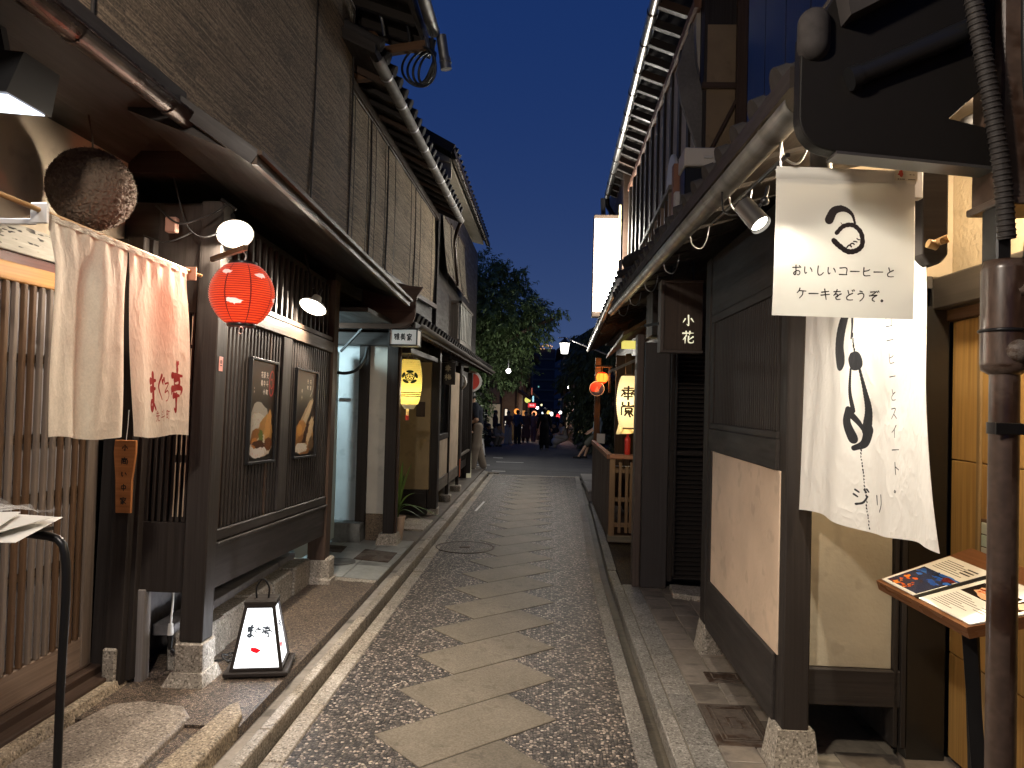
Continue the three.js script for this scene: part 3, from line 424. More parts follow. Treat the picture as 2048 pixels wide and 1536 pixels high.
// sliding lattice door
const door = part(th, 'sliding_door', [box(-2.34, -2.33, 0.2, 2.06, 2, -3.66)], mat(C(0.3, 0.28, 0.29), { roughness: 0.35 }));
part(door, 'head_rail', box(-2.335, -2.29, 2.055, 2.135, 2, -3.68, 0.004), M.orange);
part(door, 'stile', box(-2.335, -2.292, 0.2, 2.05, -3.62, -3.7, 0.004), M.doorSlat);
part(door, 'bottom_panel', box(-2.335, -2.296, 0.2, 0.36, 2, -3.62, 0.004), M.doorPanel);
for (const y of [1.73, 1.37, 1.1, 0.755]) part(door, 'rail', box(-2.322, -2.312, y - 0.02, y + 0.02, 2, -3.62, 0.002), M.doorSlat);
{ const s = box(-0.01, 0.01, 0.36, 2.055, -0.0125, 0.0125, 0.003); for (let z = -1.9; z > -3.61; z -= 0.056) piece(door, 'lattice_bar', at(s, 0, 0, 0), [M.doorSlat, M.doorSlat, M.mid][Math.floor(rnd() * 3)], [-2.302, 0, z]); }
part(th, 'lintel', [box(-2.36, -2.285, 2.18, 2.3, 3, -3.72, 0.004)], mat(C(0.42, 0.38, 0.32), { map: tex(512, 128, (u, v) => { const k = sstep(0.63, 0.7, fbm(u, v, 14, 16, 3, 201)) * sstep(0.5, 0.62, fbm(u, v, 4, 3, 2, 205)); const g = 0.8 + 0.2 * fbm(u, v, 8, 20, 3, 207); return [g * (1 - 0.82 * k), g * (1 - 0.84 * k), g * (1 - 0.85 * k)]; }, [0.9, 0.22]), bumpMap: T.woodBump, bumpScale: 0.001, roughness: 0.8 }), 'weathered pale lintel with dark flecks');
part(th, 'transom', box(-2.36, -2.3, 2.13, 2.185, 3, -3.72, 0.003), woodM(0.12, 0.035, 0.025));
part(th, 'threshold', [box(-2.42, -2.24, 0.05, 0.2, 2, -3.72, 0.006), box(-2.42, -2.17, 0.02, 0.16, 2, -3.74, 0.006), box(-2.3, -2.285, 0.2, 0.21, 2, -3.7, 0.002)], M.brown);
part(th, 'step_beam', [hexa([[-2.2, 0, 2], [-2.08, 0, 2], [-2.08, 0, -3.72], [-2.2, 0, -3.72], [-2.2, 0.145, 2], [-2.12, 0.145, 2], [-2.12, 0.14, -3.72], [-2.2, 0.14, -3.72]])], M.graniteRough);
// upper roof above the blinds
part(th, 'upper_roof', [hexa([[-1.15, 4.8, 3], [-2.2, 5.15, 3], [-2.2, 5.15, -6.62], [-1.15, 4.8, -6.62], [-1.15, 4.86, 3], [-2.2, 5.4, 3], [-2.2, 5.4, -6.62], [-1.15, 4.86, -6.62]]), beam([-1.12, 4.78, -6.64], [-2.2, 5.16, -6.64], 0.04, 0.17), beam([-1.16, 4.77, 3], [-1.16, 4.77, -6.62], 0.04, 0.1)], M.darkB);
part(th, 'upper_wall', box(-6, -1.75, 4.8, 8, 4, -6.02), M.darkB);
for (let i = 0; i < 8; i++) part(th, 'rafter', beam([-1.17, 4.76, -3.9 - i * 0.37], [-1.8, 4.97, -3.9 - i * 0.37], 0.05, 0.07), M.dark);
part(th, 'upper_gutter', [halfpipe(-1.07, 4.83, 4.8, 0.055, 3, -6.35), halfpipe(-1.07, 4.8, 4.8, 0.058, -6.1, -6.14)], M.zinc);
part(th, 'gutter_end', [rod([-1.02, 4.82, -6.45], [-0.99, 4.62, -6.5], 0.045), rod([-0.988, 4.64, -6.5], [-0.975, 4.54, -6.51], 0.05), at(new THREE.TorusGeometry(0.05, 0.006, 6, 20), -0.982, 4.6, -6.505, Math.PI / 2)], M.zinc);
part(th, 'bracket_arm', [beam([-1.78, 4.5, -6.2], [-1.12, 4.63, -6.25], 0.06, 0.07), beam([-1.78, 4.38, -6.3], [-1.45, 4.42, -6.32], 0.07, 0.1), box(-1.75, -1.52, 4.56, 4.72, -6.15, -6.3, 0.03)], woodM(0.16, 0.085, 0.045));
part(th, 'conduit', [wire([[-1.6, 5.05, -6.1], [-1.5, 4.85, -6.2], [-1.47, 4.7, -6.22]], 0.014), wire([[-1.72, 5.3, -6.1], [-1.55, 4.9, -6.16], [-1.2, 4.82, -6.3], [-1.1, 4.6, -6.3]], 0.012)], M.zinc);

{ // spare lead coiled under the bracket arm
  const t = thing('cable_coil', 'loose coil of black cable hanging from the bracket arm under the upper eaves', 'cable', [-1.17, 4.25, -6.26]);
  for (let k = 0; k < 4; k++) { const P = []; for (let i = 0; i < 20; i++) { const a = i / 20 * 6.283; P.push([-1.17 + 0.02 * k + (0.145 - 0.012 * k) * Math.cos(a) * (1 - 0.12 * k), 4.44 + 0.012 * k + (0.17 - 0.012 * k) * Math.sin(a + 0.25 * k), -6.24 - 0.02 * k + 0.03 * Math.sin(a * 2 + k)]); } part(t, 'cable_loop', wire(P, 0.011, 60, true), M.cable); }
  part(t, 'cable_tail', wire([[-1.24, 4.6, -6.24], [-1.3, 4.85, -6.2], [-1.45, 5.0, -6.15], [-1.7, 5.05, -6.1]], 0.014, 30), M.cable); part(t, 'cable_tail', wire([[-1.05, 4.5, -6.26], [-1.06, 4.68, -6.26], [-1.12, 4.85, -6.2]], 0.012, 20), M.cable);
}
// reed blinds hanging over the upper floor
function blind(x, y0, y1, z0, z1, m, label, group, o = {}) { // slightly bowed sheet of reeds with end battens
  const t = thing('reed_blind', label, 'reed blind', [x, y0, (z0 + z1) / 2], { group });
  const b = (q, u, v) => { q.x += 0.012 * Math.sin(v * 3.1) + 0.006 * Math.sin(u * 9 + v * 4 + z0) + (o.flare || 0) * v * v; };
  const g = cloth([x, o.y1b ?? y1, z0], [x, y1, z1], [x, y0, z1], [x, o.y0b ?? y0, z0], 16, 12, b, 0.006), p = g.attributes.position, uv = g.attributes.uv;
  for (let i = 0; i < p.count; i++) uv.setXY(i, p.getZ(i), p.getY(i) + z0 * 0.37);
  part(t, 'reeds', g, m);
  part(t, 'end_batten', rod([x + 0.006 + (o.flare || 0), y0, z1], [x + 0.006 + (o.flare || 0), o.y0b ?? y0, z0], 0.012), M.brown); part(t, 'end_batten', rod([x + 0.006, y1, z1], [x + 0.006, o.y1b ?? y1, z0], 0.012), M.brown);
  if (!o.plain) for (const s of [0.2, 0.8]) { const z = lerp(z0, z1, s); part(t, 'cord', wire([[x + 0.012, y1, z], [x + 0.02, (y0 + y1) / 2, z], [x + 0.013 + (o.flare || 0), y0, z]], 0.003, 12), M.cable); }
  part(t, 'edge_binding', [wire([[x + 0.01, y1, z1 + 0.012], [x + 0.018, (y0 + y1) / 2, z1 + 0.012], [x + 0.01 + (o.flare || 0), y0, z1 + 0.012]], 0.008, 12)], M.dark);
  return t;
}
blind(-1.7, 2.9, 4.85, -5.12, -6.06, M.reed, 'narrow dark reed blind at the far end, above the second eaves lamp', undefined, { plain: true });
blind(-1.704, 2.88, 4.86, -2.62, -5.1, M.reed, 'wide dark reed blind over the shop bay, above the red lantern', undefined, { plain: true });
blind(-1.7, 2.87, 4.86, 0.6, -2.6, M.reed, 'nearest dark reed blind, cut off by the top left corner', undefined, { plain: true });

// posters on the lattice
function poster(label, z0, z1, paint) {
  const P = (x, y, z) => leanP(x, y, z), c = P(-1.745, 1.2, (z0 + z1) / 2), t = thing('framed_poster', label, 'poster', c);
  const f = [box(-1.753, -1.73, 1.2, 1.215, z0, z1, 0.002), box(-1.753, -1.73, 1.822, 1.837, z0, z1, 0.002), box(-1.753, -1.73, 1.215, 1.822, z0, z0 - 0.015, 0.002), box(-1.753, -1.73, 1.215, 1.822, z1 + 0.015, z1, 0.002)];
  part(t, 'frame', lean(f), M.blackMetal);
  part(t, 'print', lean(panel([-1.742, 1.822, z0 - 0.015], [-1.742, 1.822, z1 + 0.015], [-1.742, 1.215, z1 + 0.015], [-1.742, 1.215, z0 - 0.015])), mat(C(0.8, 0.8, 0.8), { map: canvas(512, 720, paint), roughness: 0.3 }));
  part(t, 'backing', lean(box(-1.752, -1.744, 1.212, 1.825, z0 - 0.01, z1 + 0.01, 0.001)), M.blackMetal);
}
const blot = (x, cx, cy, rx, ry, col, n = 24, k = 0.15, rot = 0) => { x.fillStyle = col; x.beginPath(); for (let i = 0; i <= n; i++) { const a = i / n * 6.283, r = 1 + k * (rnd() - 0.5) * 2, px = Math.cos(a) * rx * r, py = Math.sin(a) * ry * r; x.lineTo(cx + px * Math.cos(rot) - py * Math.sin(rot), cy + px * Math.sin(rot) + py * Math.cos(rot)); } x.fill(); };
const food = (x, w, list) => { for (const [cx, cy, rx, ry, col, k, rot] of list) blot(x, cx, cy, rx, ry, col, 30, k ?? 0.1, rot ?? 0); for (let i = 0; i < 260; i++) { const a = rr(0, w), b = rr(330, 700); blot(x, a, b, rr(3, 14), rr(2, 7), `rgba(${rr(90, 235) | 0},${rr(60, 170) | 0},${rr(30, 100) | 0},${rr(0.08, 0.35)})`, 8, 0.4, rr(0, 3)); } };
poster('framed food poster with a red oval crest, beside the red lantern', -4.21, -4.64, (x, w, h) => {
  x.fillStyle = '#15110f'; x.fillRect(0, 0, w, h); for (let i = 0; i < 300; i++) blot(x, rr(0, w), rr(0, 320), rr(2, 26), rr(1, 8), `rgba(90,80,70,${rr(0.02, 0.12)})`, 8, 0.5, rr(0, 3));
  food(x, w, [[200, 470, 210, 170, '#a39c90'], [180, 500, 170, 130, '#bdb6aa'], [330, 520, 150, 130, '#a3763f'], [150, 560, 110, 80, '#8a5a2d'], [300, 610, 170, 80, '#c9b9a4'], [180, 640, 190, 60, '#d8cec4'], [380, 470, 60, 120, '#c08b4c', 0.1, 0.3], [240, 540, 50, 40, '#5a6b2c', 0.3], [120, 590, 60, 40, '#b8763a'], [400, 600, 80, 50, '#6b3d20'], [210, 600, 120, 26, '#4a2a18', 0.3]]);
  x.fillStyle = '#eee6da'; for (const [c, dx] of [['先斗町', 300], ['家中小', 240], ['花美', 190]]) write(x, c, dx, 70, 52, 10, 0, 62); write(x, '小中', 60, 190, 22, 10, 0, 26);
  x.strokeStyle = '#b9302c'; x.lineWidth = 13; ell(x, 420, 150, 50, 92, 0.08, false); x.lineWidth = 9; x.beginPath(); x.moveTo(400, 130); x.quadraticCurveTo(440, 90, 445, 170); x.quadraticCurveTo(410, 210, 395, 160); x.stroke();
});
poster('framed food poster of grilled fish, farther along the lattice', -5.0, -5.48, (x, w, h) => {
  x.fillStyle = '#181310'; x.fillRect(0, 0, w, h); for (let i = 0; i < 240; i++) blot(x, rr(0, w), rr(0, 300), rr(2, 26), rr(1, 8), `rgba(110,95,80,${rr(0.02, 0.12)})`, 8, 0.5, rr(0, 3));
  food(x, w, [[220, 420, 270, 60, '#a58b6b', 0.1, -0.75], [260, 400, 240, 34, '#c3ab88', 0.15, -0.75], [160, 540, 150, 120, '#a8733e'], [340, 560, 130, 130, '#b98c55'], [230, 620, 200, 90, '#8b5c30'], [380, 500, 60, 140, '#d3b48a', 0.2, 0.5], [280, 520, 40, 120, '#3c2415', 0.3, 0.6], [160, 650, 160, 40, '#d9cbb8', 0.2], [420, 620, 70, 60, '#6a5238', 0.2], [120, 500, 60, 50, '#c48a44']]);
  x.fillStyle = '#d9d0c2'; for (const [c, dx, y] of [['花家', 330, 60], ['先町', 260, 60], ['中小', 120, 150]]) write(x, c, dx, y, 44, 9, 0, 54); x.strokeStyle = '#d9d0c2'; x.lineWidth = 6; x.beginPath(); x.moveTo(400, 30); x.quadraticCurveTo(470, 120, 350, 210); x.stroke();
});
solo('notice_sticker', lean(box(-1.738, -1.736, 1.717, 1.794, -3.78, -3.825, 0.0006)), mat(C(0.75, 0.35, 0.3), { roughness: 0.5 }), 'small pink notice stuck on the corner post below the red lantern', 'sticker');
{ const t = scene.children[scene.children.length - 1]; const b = [[box(-1.7365, -1.7352, 1.757, 1.776, -3.793, -3.8, 0.0002), box(-1.7365, -1.7352, 1.757, 1.776, -3.806, -3.812, 0.0002), box(-1.7365, -1.7352, 1.745, 1.75, -3.79, -3.815, 0.0002)]]; for (const g of b) part(t, 'print', lean(g), M.blackMetal); }
{ // wooden tag hanging from the jamb, brush writing on it
  const t = thing('wooden_tag', 'orange wooden tag with brushed writing, hanging under the white shop curtain', 'sign', [-2.12, 0.985, -3.66]);
  const s = new THREE.Shape([[-0.052, 0.36], [0.052, 0.36], [0.052, 0.3], [0.036, 0.16], [0.036, 0], [-0.036, 0], [-0.042, 0.16], [-0.056, 0.3]].map((q) => new THREE.Vector2(...q)));
  const g = new THREE.ExtrudeGeometry(s, { depth: 0.012, bevelEnabled: true, bevelSize: 0.003, bevelThickness: 0.003, bevelSegments: 2 });
  part(t, 'board', at(g, -2.12, 0.985, -3.658), M.plaque);
  part(t, 'lettering', panel([-2.155, 1.34, -3.6415], [-2.085, 1.34, -3.6415], [-2.085, 0.99, -3.6415], [-2.155, 0.99, -3.6415]), mat(C(0.02, 0.014, 0.01), { transparent: true, roughness: 0.8, alphaMap: canvas(128, 640, (x) => { x.fillStyle = '#000'; x.fillRect(0, 0, 128, 640); x.fillStyle = '#fff'; write(x, '小商い中家', 28, 20, 72, 13, 0, 122); }) }));
  part(t, 'cord', wire([[-2.12, 1.345, -3.65], [-2.12, 1.42, -3.66], [-2.12, 1.5, -3.665]], 0.002, 8), M.whiteCable);
}
part(th, 'cable', [wire([[-2.05, 2.56, -3.72], [-1.9, 2.46, -3.68], [-1.8, 2.5, -3.72], [-1.7, 2.58, -3.78]], 0.005, 24), wire([[-1.95, 2.7, -3.7], [-1.86, 2.44, -3.7], [-1.8, 2.4, -3.72], [-1.68, 2.47, -3.8]], 0.004, 24), wire([[-2.1, 2.4, -3.7], [-1.95, 2.36, -3.66], [-1.84, 2.42, -3.7]], 0.004, 24)], M.cable);
part(th, 'junction_box', box(-1.99, -1.93, 2.42, 2.5, -3.7, -3.74, 0.006), mat(C(0.3, 0.17, 0.13), { roughness: 0.6 }));
// split curtain on its rod
{
  const t = thing('shop_curtain', 'long off-white split curtain with red lettering on a rod in front of the lattice door', 'curtain', [-1.76, 1.4, -3]);
  part(t, 'rod', [rod([-1.77, 2.222, -2.15], [-1.77, 2.19, -3.66], 0.009)], M.bamboo);
  part(t, 'bracket', [box(-1.8, -1.74, 2.17, 2.24, -2.46, -2.475, 0.002), box(-2.3, -1.78, 2.165, 2.185, -2.462, -2.473, 0.002)], mat(C(0.6, 0.58, 0.55), { metalness: 0.6, roughness: 0.5 }));
  part(t, 'bracket', [box(-1.8, -1.74, 2.15, 2.215, -3.545, -3.56, 0.002), box(-1.98, -1.78, 2.15, 2.17, -3.547, -3.558, 0.002)], mat(C(0.5, 0.3, 0.2), { roughness: 0.6 }));
  const fold = (ph, amp, k) => (q, u, v) => { const e = sstep(0, 0.25, v); q.x += e * amp * (Math.sin(u * k + ph + 0.8 * Math.sin(v * 2.2 + ph)) + 0.45 * Math.sin(u * k * 2.3 + ph * 2 + v * 1.5)) + 0.004 * Math.sin(u * 31) * (1 - e) + 0.03 * v; q.z += 0.012 * e * Math.sin(v * 5 + ph) * (u - 0.5) * 2; q.y += 0.006 * Math.sin(u * 7 + ph) * v; };
  const L = (q, u, v) => { fold(0.6, 0.014, 8.5)(q, u, v); }, R = (q, u, v) => { fold(2.2, 0.009, 6)(q, u, v); };
  const scaleUV = (g, a, b) => { const uv = g.attributes.uv; for (let i = 0; i < uv.count; i++) uv.setXY(i, uv.getX(i) * a, uv.getY(i) * b); return g; };
  part(t, 'cloth_panel', scaleUV(cloth([-1.762, 2.205, -2.5], [-1.762, 2.195, -2.996], [-1.77, 1.402, -2.955], [-1.74, 1.43, -2.46], 60, 60, L), 0.5, 0.8), M.noren);
  const pr = canvas(1024, 1024, (x, w, h) => { // the same weave, with the printed lettering
    const W = T.weave.image.data; const im = x.createImageData(w, h); for (let j = 0; j < h; j++) for (let i = 0; i < w; i++) { const o = (j * w + i) * 4, s = ((j % 512) * 512 + (i % 512)) * 4; im.data[o] = im.data[o + 1] = im.data[o + 2] = W[s]; im.data[o + 3] = 255; } x.putImageData(im, 0, 0);
    x.fillStyle = 'rgb(150,22,14)'; brush(x, GLYPH.ま, 330, 640, 260, 13, 0.9, 0.7); brush(x, GLYPH.ぐ, 470, 640, 200, 9, 0.9, 0.75); brush(x, GLYPH.ろ, 560, 690, 150, 6, 0.8); brush(x, GLYPH.亭, 680, 620, 290, 11, 0.9, 0.9);
    blot(x, 812, 600, 24, 30, 'rgb(150,22,14)', 9, 0.4); x.fillStyle = 'rgba(150,40,28,0.75)'; write(x, '先斗町', 460, 868, 74, 7, 84, -2, 0.3);
  });
  part(t, 'cloth_panel', cloth([-1.762, 2.195, -3.002], [-1.762, 2.185, -3.5], [-1.75, 1.392, -3.475], [-1.775, 1.402, -3.04], 60, 60, R), mat(C(0.74, 0.66, 0.53), { map: pr, bumpMap: T.crease.clone(), bumpScale: 0.004, roughness: 0.95 }), 'right half of the curtain, with red brush lettering');
  t.children[t.children.length - 1].material.bumpMap.repeat.set(0.9, 1.4);
  part(t, 'hem', [cloth([-1.76, 2.212, -2.5], [-1.76, 2.192, -3.5], [-1.757, 2.17, -3.5], [-1.757, 2.19, -2.5], 30, 2, (q, u) => { q.x += 0.004 * Math.sin(u * 60); }, 0.012)], M.noren);
}
{ // ball of cedar sprigs
  const t = thing('cedar_ball', 'big round ball of brown cedar sprigs hanging under the eaves', 'cedar ball', [-2.07, 2.31, -3.2]);
  const c = [-2.06, 2.495, -3.2], g = new THREE.IcosahedronGeometry(0.178, 24), p = g.attributes.position;
  for (let i = 0; i < p.count; i++) { const q = V(p.getX(i), p.getY(i), p.getZ(i)), k = 1 + 0.05 * (hash(Math.round(q.x * 3000), Math.round(q.y * 3000), Math.round(q.z * 3000)) - 0.5); p.setXYZ(i, q.x * k, q.y * k, q.z * k); }
  g.computeVertexNormals(); part(t, 'core', at(g, ...c), mat(C(0.105, 0.075, 0.053), { roughness: 0.95 }));
  const F = []; for (let i = 0; i < 5200; i++) { const y = rr(-1, 1), a = rr(0, 6.283), r = Math.sqrt(1 - y * y), n = V(r * Math.cos(a), y, r * Math.sin(a)), tan = V(rr(-1, 1), rr(-1, 1), rr(-1, 1)).cross(n).normalize(), bi = n.clone().cross(tan), o = n.clone().multiplyScalar(0.172).add(V(...c)), w = 0.0022, tip = o.clone().addScaledVector(n, rr(0.006, 0.017)).addScaledVector(tan, rr(-0.004, 0.004));
    for (const s of [tan, bi]) F.push({ p: [o.clone().addScaledVector(s, -w), o.clone().addScaledVector(s, w), tip], n, uv: () => [0, 0] }); }
  part(t, 'sprigs', polys(F), mat(C(0.105, 0.075, 0.053), { roughness: 0.95, side: THREE.DoubleSide }), undefined, 'stuff');
  part(t, 'cord', wire([[c[0], 2.66, c[2]], [c[0] - 0.01, 2.75, c[2]], [c[0] - 0.03, 2.84, c[2]]], 0.004, 10), M.brown);
}
// ---------------------------------------------------------------- lamps and small things of the lantern shop
function paint3(w, h, fn) { return canvas(w, h, fn); }
function eavesLamp(label, [x, y, z], tilt, cd, r = 0.09) {
  const t = thing('eaves_lamp', label, 'lamp', [x, y, z], { });
  const g = new THREE.Group();
  const R = (k) => at(at(k, 0, 0, 0, tilt[0], 0, tilt[1]), x, y, z);
  part(t, 'shade', R(lathe([[0.02, 0.09], [0.03, 0.09], [0.04, 0.05], [r * 0.85, 0.022], [r, 0], [r - 0.003, 0], [r * 0.85 - 0.003, 0.018], [0.036, 0.046]], 36)), mat(C(0.5, 0.48, 0.44), { roughness: 0.4, side: THREE.DoubleSide }));
  part(t, 'bulb', R(new THREE.CylinderGeometry(r - 0.006, r - 0.012, 0.014, 36)), glow(1, 0.9, 0.72, 6));
  part(t, 'stem', [R(rod([0, 0.1, 0], [0, 0.16, 0], 0.012)), rod([x, y + 0.13, z], [x - 0.08, 2.62, z], 0.008)], M.blackMetal);
  spot(t, [x, y, z], [x - 0.25, y - 0.8, z + 0.55], 1, 0.87, 0.7, cd, 1.5, 0.25, 3.5);
  return t;
}
eavesLamp('bright round lamp under the eaves above the red lantern', [-1.66, 2.435, -3.8], [-0.62, 0.35], 10, 0.095);
eavesLamp('second round eaves lamp, farther along above the posters', [-1.64, 2.21, -5.05], [-0.5, -0.2], 9, 0.098);

// paper lanterns
function lanternBody(h, prof, ribs, seg = 48) { // prof(t) radius for t 0..1 from bottom to top, with fine ribs
  const pts = [], n = ribs * 4; for (let i = 0; i <= n; i++) { const t = i / n; pts.push([prof(t) * (1 + 0.012 * (Math.cos(t * ribs * 6.283) * -1)), t * h]); }
  return lathe(pts, seg);
}
const paper = (map, em, k, tr = 0.5) => phys(C(0.85, 0.85, 0.85), { map, roughness: 1, transmission: tr, thickness: 0, emissive: C(...em), emissiveMap: map, emissiveIntensity: k, side: THREE.DoubleSide });
const plover = (x, cx, cy, s, flip = 1) => { for (let i = 0; i < 5; i++) ell(x, cx + (i - 2) * s * 0.42, cy + s * 0.28 * Math.sin(i * 2.1), s * 0.34, s * 0.34); ell(x, cx, cy, s, s * 0.62, 0.25 * flip); ell(x, cx - flip * s * 0.75, cy - s * 0.35, s * 0.4, s * 0.36); poly(x, [[cx + flip * s * 0.5, cy - s * 0.3], [cx + flip * s * 1.5, cy - s * 0.1], [cx + flip * s * 0.7, cy + s * 0.45]]); poly(x, [[cx - s * 0.2, cy + s * 0.4], [cx + s * 0.1, cy + s * 1.0], [cx + s * 0.35, cy + s * 0.4]]); };
{
  const c = [-1.4, 1.915, -3.3], t = thing('red_lantern', 'glowing round red paper lantern with white bird marks at the corner of the shop', 'lantern', c);
  const map = paint3(1024, 512, (x, w, h) => { x.fillStyle = '#e0561f'; x.fillRect(0, 0, w, h); for (let j = 0; j < 27; j++) { x.fillStyle = '#a31204'; x.fillRect(0, j * 19 + 6, w, 9); } x.fillStyle = '#650402'; for (let i = 0; i < 8; i++) x.fillRect(i * 128 + 38, 0, 7, h); x.fillStyle = '#ffffff'; for (const [a, b, s, f] of [[410, 92, 28, 1], [620, 110, 30, -1], [470, 340, 34, 1], [745, 300, 32, -1], [765, 370, 30, 1], [180, 300, 38, 1], [60, 90, 34, 1], [900, 110, 34, -1], [940, 340, 38, 1]]) plover(x, a, b, s, f); });
  const g = lanternBody(0.272, (s) => 0.056 + 0.086 * Math.pow(Math.sin(Math.PI * clamp(s)), 0.62), 26), ry = Math.atan2(1.4, 3.3) - Math.PI;
  part(t, 'paper_lantern_shade', at(g, c[0], c[1], c[2], 0, ry), phys(C(0.2, 0.2, 0.2), { map, roughness: 1, transmission: 0.5, thickness: 0, emissive: C(1, 1, 1), emissiveMap: map, emissiveIntensity: 0.7, side: THREE.DoubleSide }));
  part(t, 'rim', [at(lathe([[0.056, 0], [0.062, 0], [0.062, 0.016], [0.056, 0.016], [0.056, 0]], 32), c[0], c[1] - 0.012, c[2])], M.blackMetal);
  part(t, 'rim', [at(lathe([[0.056, 0], [0.062, 0], [0.062, 0.016], [0.056, 0.016], [0.056, 0]], 32), c[0], c[1] + 0.266, c[2])], M.blackMetal);
  part(t, 'hook', [wire([[c[0], c[1] + 0.28, c[2]], [c[0] + 0.012, c[1] + 0.31, c[2]], [c[0], c[1] + 0.33, c[2]]], 0.003, 12), wire([[c[0], c[1] - 0.012, c[2]], [c[0] + 0.012, c[1] - 0.03, c[2]], [c[0], c[1] - 0.045, c[2]], [c[0] - 0.012, c[1] - 0.03, c[2]]], 0.002, 16, true)], M.steel);
  part(t, 'hanging_bar', beam([-1.37, 2.255, -3.25], [-1.78, 2.3, -3.8], 0.02, 0.024), M.mid);
  lamp(t, [c[0], c[1] + 0.13, c[2]], 1, 0.22, 0.1, 0.42, 1.5);
}
{ // floor lantern
  const c = [-1.525, 0.1, -4.0], ry = 0.2, t = thing('floor_lantern', 'white glowing floor lantern with dark frame and a red bird mark, standing by the kerb', 'lantern', c);
  const R = (g) => at(g, c[0], c[1], c[2], 0, ry), y0 = 0.035, y1 = 0.365, a = 0.128, b = 0.07;
  part(t, 'base', [R(box(-0.165, 0.165, 0.012, 0.034, -0.155, 0.155, 0.004)), R(box(-0.14, 0.14, 0, 0.014, -0.13, 0.13, 0.003))], M.dark2);
  const P = (s, q, y, k = 1) => { const r = lerp(a, b, (y - y0) / (y1 - y0)) * k; return [s * r, y, q * r]; };
  const cs = [[-1, 1], [1, 1], [1, -1], [-1, -1]], bars = [];
  cs.forEach(([s, q], i) => { bars.push(beam(P(s, q, y0), P(s, q, y1), 0.016, 0.016, V(0, 0, 1))); const [s2, q2] = cs[(i + 1) % 4]; bars.push(beam(P(s, q, y0 + 0.008), P(s2, q2, y0 + 0.008), 0.014, 0.016), beam(P(s, q, y1 - 0.006), P(s2, q2, y1 - 0.006), 0.014, 0.014)); });
  part(t, 'frame', bars.map(R), M.dark2);
  part(t, 'top', R(box(-0.082, 0.082, y1, y1 + 0.022, -0.078, 0.078, 0.003)), M.dark2);
  part(t, 'handle', R(wire([[-0.03, y1 + 0.01, 0], [-0.032, y1 + 0.08, 0], [0, y1 + 0.125, 0], [0.032, y1 + 0.08, 0], [0.03, y1 + 0.01, 0]], 0.0055, 30)), M.blackMetal);
  const map = paint3(1024, 384, (x, w, h) => { x.fillStyle = '#fff'; x.fillRect(0, 0, w, h); for (let i = 0; i < 4; i++) { const o = i * 256; x.fillStyle = '#23262a'; brush(x, GLYPH.ま, o + 36, 114, 84, 17, 0.9); brush(x, GLYPH.ぐ, o + 96, 126, 62, 14, 0.9); brush(x, GLYPH.ろ, o + 140, 138, 50, 10, 0.8); brush(x, GLYPH.亭, o + 160, 122, 74, 12, 0.9); x.fillStyle = '#c00a14'; plover(x, o + 120, 265, 24, 1); x.fillStyle = '#fff'; ell(x, o + 146, 280, 9, 9); } });
  const sh = cs.map(([s, q], i) => { const [s2, q2] = cs[(i + 1) % 4], k = 0.97, g = panel(P(s, q, y1, k), P(s2, q2, y1, k), P(s2, q2, y0, k), P(s, q, y0, k), 1, 4), uv = g.attributes.uv; for (let n = 0; n < uv.count; n++) uv.setX(n, (uv.getX(n) + i) / 4); return g; });
  part(t, 'paper_shade', R(mergeGeometries(sh)), phys(C(0.9, 0.9, 0.9), { map, roughness: 1, transmission: 0.05, thickness: 0, emissive: C(0.92, 0.97, 1), emissiveMap: map, emissiveIntensity: 1.7, side: THREE.DoubleSide }));
  lamp(t, [c[0], c[1] + 0.17, c[2]], 0.9, 0.93, 1, 0.75, 2);
}
{ // coiled lead on the pavement
  const pts = []; for (let i = 0; i < 34; i++) { const a = i * 0.62, r = 0.085 + 0.035 * Math.sin(i * 1.7); pts.push([-1.66 + r * Math.cos(a) * 0.9, 0.107 + 0.012 * (i % 3) + 0.02 * Math.abs(Math.sin(a * 0.5)), -4.06 + r * Math.sin(a) * 0.75]); }
  const t = thing('power_cable', 'black power cable coiled on the pavement between corner post and floor lantern', 'cable', [-1.66, 0.1, -4.06]);
  part(t, 'coil', wire(pts, 0.0045, 340), M.cable);
  part(t, 'lead', [wire([[-1.7, 0.107, -4.0], [-1.62, 0.106, -3.9], [-1.56, 0.108, -3.93], [-1.53, 0.112, -3.96]], 0.0045, 24), wire([[-1.74, 0.11, -4.1], [-1.84, 0.115, -4.05], [-1.93, 0.17, -3.95], [-1.96, 0.24, -3.86]], 0.0045, 24)], M.cable);
  const w = thing('power_plug', 'white lead with a black plug hanging in the gap beside the stone-footed post', 'plug', [-1.96, 0.24, -3.86]);
  part(w, 'lead', wire([[-1.95, 0.58, -3.85], [-1.955, 0.48, -3.86], [-1.96, 0.4, -3.86], [-1.962, 0.36, -3.86]], 0.006, 20), M.whiteCable);
  part(w, 'plug', [rod([-1.962, 0.37, -3.86], [-1.962, 0.31, -3.86], 0.013, 0.017), ], M.whiteCable); part(w, 'socket', rod([-1.962, 0.312, -3.86], [-1.962, 0.235, -3.86], 0.018, 0.009), M.cable);
}
